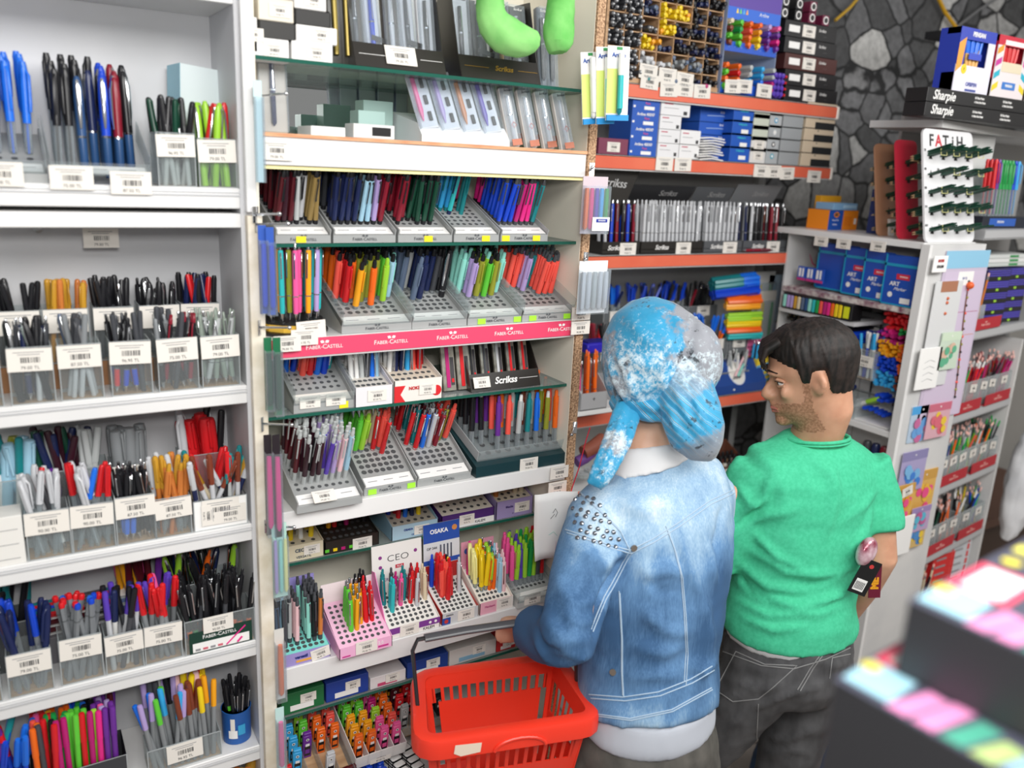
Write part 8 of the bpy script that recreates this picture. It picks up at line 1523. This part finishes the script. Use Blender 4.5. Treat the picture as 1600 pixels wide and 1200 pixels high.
hm = MB(); loft(hm, [(V((.953, .999, 1.06)), .128, .108), (V((.952, .996, 1.025)), .134, .112), (V((.951, .994, 1.01)), .135, .113), (V((.951, .994, 1.004)), .133, .111)], wsx, n=32); hme = fused('grey_shirt_hem', hm, .008, 3, mat('#b7bcc6', .8)); roughen(hme, .004, 16, (1, 1, .4)); link('grey_shirt_hem', hme, wom)
TR = noisy('faded_charcoal_denim', '#4a4844', '#625f5a', 22, .85, .1)
mb = MB(); loft(mb, [(V((.952, .996, 1.03)), .120, .100), (V((.952, .995, .99)), .138, .116), (V((.953, .995, .90)), .160, .134), (V((.955, .995, .82)), .15, .125)], wsx)
for a, b, c in ((hpL, kL, aL), (hpR, kR, aR)): limb(mb, [a, a.lerp(b, .5), b, b.lerp(c, .5), c + V((0, 0, -.02))], [.100, .090, .068, .060, .052], 18)
tme = fused('charcoal_trousers', mb, .010, 6, TR); roughen(tme, .004, 14); link('charcoal_trousers', tme, wom)
shs = MB()
for c in (aL, aR): shs.tube([c + V((0, -.06, -.05)), c + V((0, -.04, -.04)), c + V((0, .05, -.045)), c + V((0, .14, -.055)), c + V((0, .165, -.06))], [(.02, .025), (.042, .038), (.044, .034), (.036, .024), (.016, .016)], mat('#3a3a3e', .5), 14, ref=(1, 0, 0))
shs.build('shoe', wom)
def scarf_mat(stripes):
    m = bpy.data.materials.new('patterned_scarf'); m.use_nodes = True; N, L, b = nodes(m); tc = N.new('ShaderNodeTexCoord')
    def ns(sc, det, ro, mpv=(1, 1, 1), w=0):
        mp = N.new('ShaderNodeMapping'); mp.inputs['Scale'].default_value = mpv; mp.inputs['Location'].default_value = (w, w, 0); n = N.new('ShaderNodeTexNoise'); n.inputs['Scale'].default_value = sc; n.inputs['Detail'].default_value = det; n.inputs['Roughness'].default_value = ro; L.new(tc.outputs['Object'], mp.inputs[0]); L.new(mp.outputs[0], n.inputs['Vector']); return n
    def ramp(src, stops, const=False):
        r = N.new('ShaderNodeValToRGB'); r.color_ramp.interpolation = 'CONSTANT' if const else 'LINEAR'; e = r.color_ramp.elements; e[0].position, e[0].color = stops[0][0], lin(stops[0][1]); e[1].position, e[1].color = stops[-1][0], lin(stops[-1][1])
        for p_, c_ in stops[1:-1]: q = e.new(p_); q.color = lin(c_)
        L.new(src, r.inputs[0]); return r
    def attr(nm): a = N.new('ShaderNodeAttribute'); a.attribute_name = nm; return a.outputs['Fac']
    def mul_add(x, k, y): q = N.new('ShaderNodeMath'); q.operation = 'MULTIPLY_ADD'; L.new(x, q.inputs[0]); q.inputs[1].default_value = k; L.new(y, q.inputs[2]); return q.outputs[0]
    base = ramp(mul_add(ns(15, 5, .65, w=2.3).outputs[0], .68, attr('grey')), [(.0, '#1d86b4'), (.3, '#2a98c4'), (.46, '#2490bc'), (.52, '#8a8d95'), (1, '#94979d')])
    mu = ramp(mul_add(ns(75, 12, .85).outputs[0], 1.0, attr('flake')), [(.0, '#000000'), (.60, '#000000'), (.70, '#ffffff'), (1, '#ffffff')])
    mx = N.new('ShaderNodeMixRGB'); mx.inputs[2].default_value = lin('#ccdde5'); L.new(mu.outputs[0], mx.inputs[0]); L.new(base.outputs[0], mx.inputs[1]); out = mx
    if stripes:
        wv = N.new('ShaderNodeTexWave'); wv.inputs['Scale'].default_value = 12; wv.inputs['Distortion'].default_value = 4.5; wv.inputs['Detail'].default_value = 2; wv.inputs['Detail Scale'].default_value = .6; mp = N.new('ShaderNodeMapping'); mp.inputs['Rotation'].default_value = (0, R(62), R(20)); L.new(tc.outputs['Object'], mp.inputs[0]); L.new(mp.outputs[0], wv.inputs['Vector'])
        sr = ramp(wv.outputs[0], [(.0, '#1f86b4'), (.30, '#2f9fca'), (.36, '#cfe2ec'), (.42, '#2b9ac8'), (.62, '#2b9ac8'), (.64, '#e6eff4'), (.71, '#454d57'), (.84, '#3aa8d0'), (1, '#2a8fba')]); m2 = N.new('ShaderNodeMixRGB'); L.new(attr('stripe'), m2.inputs[0]); L.new(mx.outputs[0], m2.inputs[1]); L.new(sr.outputs[0], m2.inputs[2]); out = m2
    dk = ramp(ns(30, 6, .7, w=11).outputs[0], [(.0, '#262a30'), (.36, '#2c3138'), (.40, '#ffffff'), (1, '#ffffff')]); m3 = N.new('ShaderNodeMixRGB'); m3.blend_type = 'MULTIPLY'; m3.inputs[0].default_value = .85; L.new(out.outputs[0], m3.inputs[1]); L.new(dk.outputs[0], m3.inputs[2])
    L.new(m3.outputs[0], b.inputs['Base Color']); b.inputs['Roughness'].default_value = .6; b.inputs['Sheen Weight'].default_value = .2; return m
SC1 = SC2 = scarf_mat(True)
def paint(me, spots, stripe=None):
    """pattern of the printed cloth: soft-edged grey, flaked and striped areas"""
    A = {k: me.attributes.new(k, 'FLOAT', 'POINT') for k in ('grey', 'flake', 'stripe')}
    for i, v in enumerate(me.vertices):
        s = {'grey': .07, 'flake': .02, 'stripe': 0}
        for k, c, r, a in spots: s[k] += a * math.exp(-((v.co - c).length / r) ** 2)
        for k in s: A[k].data[i].value = max(0, min(1, s[k])) if k == 'stripe' else s[k]
hcn = pd(1026, 562, 1.51)
mb = MB(); ref = V((.855, -.516, 0)).normalized()
cs_ = []
for (u, v, hw, hd) in ((1040, 470, .028, .030), (1036, 482, .058, .062), (1030, 505, .086, .088), (1026, 535, .098, .103), (1024, 568, .099, .108), (1024, 600, .092, .104), (1026, 625, .076, .090), (1030, 645, .058, .070)): cs_.append((pd(u, v, 1.51), hw, hd))
loft(mb, cs_, ref, n=36)
mb.ball((0, 0, 0), (.055, .05, .072), BLK, 20, 14, T(*pd(1082, 566, 1.46)))
scf = fused('headscarf', mb, .0065, 4, SC1); bvs = tree(scf)
folds(scf, bvs, [([(950, 560), (965, 600), (990, 640)], .006, .008), ([(960, 545), (985, 600), (1010, 640)], .005, .008), ([(1055, 545), (1035, 590), (1050, 630)], .006, .01), ([(1050, 520), (1085, 500), (1105, 530)], .006, .011), ([(980, 500), (1010, 530), (1050, 545)], .004, .012), ([(1075, 540), (1070, 580), (1085, 620)], -.009, .009), ([(1100, 555), (1095, 590), (1105, 615)], .006, .01), ([(1062, 560), (1020, 575), (970, 560)], .004, .009), ([(1058, 575), (1020, 605), (980, 615)], .005, .008), ([(1062, 548), (1030, 520), (990, 505)], .0035, .01), ([(1065, 540), (1060, 505), (1050, 480)], .0035, .009)])
roughen(scf, .0025, 22); paint(scf, [('grey', pd(1078, 505, 1.47), .045, .4), ('flake', pd(1005, 590, 1.42), .085, .13), ('flake', pd(950, 570, 1.47), .05, .07), ('grey', pd(965, 600, 1.44), .04, .12), ('flake', pd(1100, 590, 1.43), .05, .12), ('grey', pd(1100, 570, 1.43), .05, .3), ('flake', pd(1090, 500, 1.47), .03, .12), ('stripe', pd(1020, 645, 1.44), .03, .9)]); so = link('headscarf', scf, wom)
mb = MB()
mb.tube([pd(958, 628, 1.50), pd(985, 634, 1.455), pd(1015, 640, 1.435), (pd(1045, 636, 1.43)), pd(1070, 622, 1.435)], [(.018, .012), (.022, .015), (.024, .016), (.026, .018), (.024, .02)], BLK, 16, ref=(0, 0, 1))
mb.tube([pd(1066, 545, 1.455), pd(1068, 580, 1.43), pd(1072, 615, 1.415), pd(1080, 650, 1.41), pd(1090, 680, 1.412), pd(1102, 702, 1.42), pd(1112, 716, 1.43)], [(.024, .02), (.032, .026), (.044, .032), (.052, .036), (.050, .034), (.034, .024), (.010, .010)], BLK, 22, ref=ref)
mb.tube([pd(1095, 590, 1.44), pd(1108, 640, 1.43), pd(1120, 672, 1.43), pd(1121, 682, 1.43)], [(.018, .02), (.022, .022), (.012, .014), (.004, .006)], BLK, 14, ref=ref)
tl = fused('hanging_scarf_end', mb, .006, 3, SC2); bvs = tree(tl)
folds(tl, bvs, [([(1050, 600), (1075, 650), (1100, 690)], .006, .007), ([(1060, 575), (1090, 640), (1112, 690)], .006, .007), ([(1045, 640), (1060, 675), (1085, 700)], .006, .007), ([(1068, 560), (1078, 610), (1085, 660)], -.005, .006), ([(990, 630), (1030, 640), (1060, 630)], .005, .005), ([(990, 642), (1025, 650), (1050, 650)], -.004, .005)])
paint(tl, [('flake', pd(1060, 570, 1.42), .06, .17), ('grey', pd(1060, 570, 1.42), .06, .3), ('stripe', pd(1075, 650, 1.40), .046, 1), ('stripe', pd(1020, 640, 1.43), .06, 1), ('stripe', pd(960, 632, 1.48), .04, 1), ('grey', pd(1105, 712, 1.42), .045, .5)]); link('hanging_scarf_end', tl, so)
mb = MB(); mb.tube([pd(985, 622, 1.465), pd(978, 650, 1.44), pd(966, 685, 1.40), pd(950, 720, 1.375), pd(936, 748, 1.37), pd(928, 760, 1.375)], [(.022, .008), (.026, .010), (.026, .010), (.023, .009), (.020, .008), (.016, .006)], BLK, 18, ref=ref)
t2 = fused('front_scarf_end', mb, .005, 3, SC2); bvs = tree(t2); folds(t2, bvs, [([(975, 640), (955, 700), (932, 750)], .005, .005), ([(985, 640), (968, 700), (945, 745)], -.005, .005)]); paint(t2, [('flake', pd(965, 690, 1.40), .03, .16), ('grey', pd(960, 700, 1.40), .022, .35), ('flake', pd(945, 735, 1.38), .03, .12)]); link('front_scarf_end', t2, so)
RED = mat('#ea3a26', .32, name='red_basket_plastic'); RED2 = RED
BL, BR, FRc, FL = V((.592, 1.215)), V((.842, 1.150)), V((.806, .985)), V((.525, 1.062))
bk = thing('shopping_basket', 'red plastic shopping basket with dark handles hanging from the woman\'s forearm', 'basket', (.69, 1.10, .84)); O = V((.69, 1.10, .84)); ZR, ZB = 1.075, .84
def wall(a, b, nslot, label, z0=ZB, z1=ZR, sh=.03, vis=True, slotr=((.62, .86),)):
    a3, b3 = V((a.x, a.y, 0)), V((b.x, b.y, 0)); L = (b3 - a3).length; u_ = (b3 - a3).normalized(); nrm = V((-u_.y, u_.x, 0)); ctr = V((.686, 1.10, 0));
    if (ctr - a3).dot(nrm) < 0: nrm = -nrm
    mb = MB(); H = z1 - z0
    def q(s0, s1, t0, t1):
        vs = []
        for th in (0, .003):
            for (s_, t_) in ((s0, t0), (s1, t0), (s1, t1), (s0, t1)):
                k = (1 - t_) * sh; ss = s_ + (0.5 - s_) * 2 * k / L; vs.append(a3 + u_ * L * ss + nrm * (k + th) + V((0, 0, z0 + H * t_)) - O)
        mb.add(vs, [[0, 1, 2, 3], [7, 6, 5, 4], [0, 4, 5, 1], [1, 5, 6, 2], [2, 6, 7, 3], [3, 7, 4, 0]], RED)
    cur = 0
    bands = [(0, .12, True), (.12, .36, False), (.36, .46, True), (.46, .60, True), (.60, .86, False), (.86, 1, True)] if label == 'slots' else [(0, .2, True), (.2, .78, None), (.78, .90, False), (.90, 1, True)]
    for t0, t1, solid in bands:
        if solid: q(0, 1, t0, t1)
        elif solid is None: q(.09, .91, t0, t1); q(0, .04, t0, t1); q(.96, 1, t0, t1)
        else:
            n = nslot; q(0, .06, t0, t1); q(.94, 1, t0, t1); w_ = .88 / n
            for k in range(n + 1): q(.06 + w_ * k - .012, .06 + w_ * k + .012, t0, t1)
    mb.build('slotted_wall', bk, smooth=0)
wall(BL, BR, 13, 'panel'); wall(FL, FRc, 14, 'slots'); wall(BL, FL, 7, 'slots'); wall(BR, FRc, 7, 'slots')
c2 = V((.686, 1.10)); base = [V((p.x + (c2.x - p.x) * .12 - O.x, p.y + (c2.y - p.y) * .16 - O.y, 0)) for p in (BL, BR, FRc, FL)]
mb = MB(); mb.add([b for b in base] + [b + V((0, 0, .004)) for b in base], [[3, 2, 1, 0], [4, 5, 6, 7], [0, 1, 5, 4], [1, 2, 6, 5], [2, 3, 7, 6], [3, 0, 4, 7]], RED); mb.build('basket_floor', bk, smooth=0)
cor = [BL, BR, FRc, FL]; ring = []
for i in range(4):
    p, a, b = cor[i], cor[i - 1], cor[(i + 1) % 4]; r = .022; pa = p + (a - p).normalized() * r; pb = p + (b - p).normalized() * r
    for k in range(5): t = k / 4; ring.append(pa * (1 - t) ** 2 + p * 2 * t * (1 - t) + pb * t * t)
prof = [(-.003, -.0), (-.003, .003), (.012, .006), (.020, .003), (.023, -.004), (.023, -.030), (.020, -.030), (.019, -.006), (.010, .001), (0, 0)]
vs = []; nR = len(ring)
for i, p in enumerate(ring):
    o_ = (p - c2).normalized()
    t_ = (ring[(i + 1) % nR] - ring[i - 1]).normalized(); o_ = V((t_.y, -t_.x));
    if o_.dot(p - c2) < 0: o_ = -o_
    for (dx, dz) in prof: vs.append((p.x + o_.x * dx - O.x, p.y + o_.y * dx - O.y, ZR + dz - O.z))
nP = len(prof); mb = MB(); mb.add(vs, [[i * nP + j, i * nP + (j + 1) % nP, ((i + 1) % nR) * nP + (j + 1) % nP, ((i + 1) % nR) * nP + j] for i in range(nR) for j in range(nP)], RED); mb.build('rim', bk)
fm = (V((FL.x, FL.y, ZR)) + V((FRc.x, FRc.y, ZR))) / 2 - O; fd = V((FRc.x - FL.x, FRc.y - FL.y, 0)).normalized(); fn = V((fd.y, -fd.x, 0)); pts = [fm + fn * .0245 + fd * .012 + fd * .045 * cos(pi - pi * k / 10) + V((0, 0, -.028 + .020 * sin(pi * k / 10))) for k in range(11)]
mb = MB().tube(pts, .003, RED, 8); mb.build('grip_recess_lip', bk)
mb = MB(); s0 = V((FL.x, FL.y, ZR)) - O + fd * .045 + fn * .0245; mb.add([s0 + V((0, 0, -.004)), s0 + fd * .045 + V((0, 0, -.006)), s0 + fd * .043 + V((0, 0, -.024)), s0 + fd * .01 + V((0, 0, -.027)), s0 + fd * -.002 + V((0, 0, -.02))], [[0, 1, 2, 3, 4]], mat('#e6d3c0', .8)); mb.build('torn_label', bk)
WIRE = mat('#2b2b2e', .35, name='dark_handle_plastic'); lm = V(((BL.x + FL.x) / 2 - .012, (BL.y + FL.y) / 2, 1.072)) - O; rm_ = V(((BR.x + FRc.x) / 2 + .012, (BR.y + FRc.y) / 2, 1.072)) - O; up1 = V((.0, .02, .118))
mb = MB().tube([lm, lm + up1 * .9 + V((-.004, 0, 0)), lm + up1 + V((.006, 0, .006)), lm.lerp(rm_, .2) + up1 + V((0, 0, .012)), lm.lerp(rm_, .8) + up1 + V((0, 0, .016)), rm_ + up1 + V((-.006, 0, .006)), rm_ + up1 * .9, rm_], [(.0045, .0035)] * 8, WIRE, 8, ref=(0, 1, 0)); mb.build('carrying_handle', bk)
mb = MB().tube([lm.lerp(rm_, .06) + up1 + V((0, 0, .008)), lm.lerp(rm_, .3) + up1 + V((0, 0, .013)), lm.lerp(rm_, .75) + up1 + V((0, 0, .016))], [(.010, .006)] * 3, mat('#4a4a4e', .3), 12, ref=(0, 1, 0)); mb.build('handle_grip', bk)
mb = MB().tube([lm + V((.012, -.01, -.01)), lm + V((.02, -.06, -.0)), lm.lerp(rm_, .5) + V((0, -.085, .004)), rm_ + V((-.01, -.06, 0)), rm_ + V((-.01, -.01, -.01))], .004, WIRE, 8) if False else None
for k, (x, y, c, c2_, r) in enumerate(((.60, 1.05, '#4cc0a0', '#d8e0dc', .026), (.66, 1.06, '#c88ac0', '#e0d8e4', .022))):
    o = thing('round_pack', ['green-lidded', 'lilac-lidded'][k] + ' round clear tub lying in the red basket', 'tub', (x, y, .846)); MB().lathe([(r * .9, 0), (r, .004), (r, .03)], CLEAR, 20).lathe([(r * 1.05, .03), (r * 1.05, .038), (r * .9, .04)], mat(c, .4), 20).build('tub_body', o); MB().disc((0, 0, .0405), r * .7, mat(c2_, .5), 16).build('lid_print', o)
for k, (x, y, a, c) in enumerate(((.72, 1.06, .3, '#e8e2e4'), (.74, 1.10, -.4, '#5ac0c8'), (.68, 1.12, .9, '#e08ab0'), (.76, 1.03, .1, '#d8d0e0'), (.63, 1.13, -.2, '#d8443a'))):
    o = thing('blister_pack', ['white', 'turquoise', 'pink', 'pale lilac', 'red'][k] + ' stationery pack lying in the red basket', 'pack', (x, y, .846 + .012 * k), a); MB().box(-.03, .03, -.045, .045, 0, .008, mat(c, .5), b=.001).box(-.02, .02, -.03, .02, .008, .011, mat('#f0f0f0', .4), b=.001).build('pack_body', o, smooth=0)
p0 = pd(1354, 862, 1.80)
o = thing('pink_pack', 'crumpled clear and raspberry pack tucked at the man\'s right elbow', 'pack', p0); mb = MB().ball((0, 0, 0), (.026, .018, .034), noisy('raspberry_foil', '#8a2340', '#e6c9d2', 30, .15, .5, metal=.2), 14, 10); mb.build('foil_pack', o); o.rotation_euler = (0, R(25), 0)
p1 = pd(1351, 902, 1.80); o = thing('black_hang_tag', 'black hang tag with a white barcode below the raspberry pack', 'tag', p1, R(-35)); m = MB().box(-.020, .020, -.001, .001, -.042, .042, BLK).box(-.014, .010, -.0016, -.001, -.034, -.006, PAPER); [m.box(-.012 + q * .003, -.0105 + q * .003, -.002, -.0016, -.03, -.012, INK) for q in range(7)]; m.disc((0, 0, 0), .005, mat('#c83a3a', .4), 12, fc(.002, -.0014, .028)); m.build('tag_card', o, smooth=0); o.rotation_euler = (0, R(18), R(-35))
p1 = pd(1367, 908, 1.82); o = thing('maroon_hang_tag', 'maroon hang tag with yellow letters beside the black tag', 'tag', p1, R(-35)); m = MB().box(-.013, .013, -.001, .001, -.04, .04, mat('#6a1530', .4)); m.text('ME', .022, mat('#e8a020', .4), T(0, -.0014, -.005) @ RX(pi / 2) @ RZ(pi / 2), bold=.0012); m.build('tag_card', o, smooth=0); o.rotation_euler = (0, R(-6), R(-35))
BAGB = noisy('navy_bag_cloth', '#16304f', '#24486f', 20, .8, .2)
q = px(1262, 1150, Z=.30); mb = MB(); loft(mb, [(V((q.x, q.y, .01)), .15, .12), (V((q.x, q.y, .04)), .17, .14), (V((q.x, q.y, .22)), .165, .13), (V((q.x, q.y, .36)), .14, .11), (V((q.x, q.y, .42)), .08, .06)], V((1, -.3, 0)).normalized(), n=24)
bm_ = fused('backpack', mb, .014, 6, BAGB); roughen(bm_, .012, 10); bo = link('backpack', bm_); tag(bo, 'navy blue backpack standing on the floor beyond the man\'s legs', 'bag'); bvb = tree(bm_)
m = MB()
for pts, r_, mt_ in (([(1308, 1130), (1325, 1165), (1335, 1195)], .006, BLK), ([(1250, 1110), (1290, 1120), (1330, 1150)], .003, mat('#0d1c30', .6))):
    P = path_on(bvb, pts, 6, .002)
    if len(P) > 1: m.tube(P, r_, mt_, 6)
if m.f: m.build('zip', bo)
m = MB().tube([V((q.x - .16, q.y - .05, .40)), V((q.x - .20, q.y - .08, .30)), V((q.x - .20, q.y - .07, .08)), V((q.x - .15, q.y - .05, .03))], [(.016, .004)] * 4, BLK, 8, ref=(1, 0, 0)); m.build('shoulder_strap', bo)
print('pens', NPEN[0], 'objects', len(bpy.data.objects))
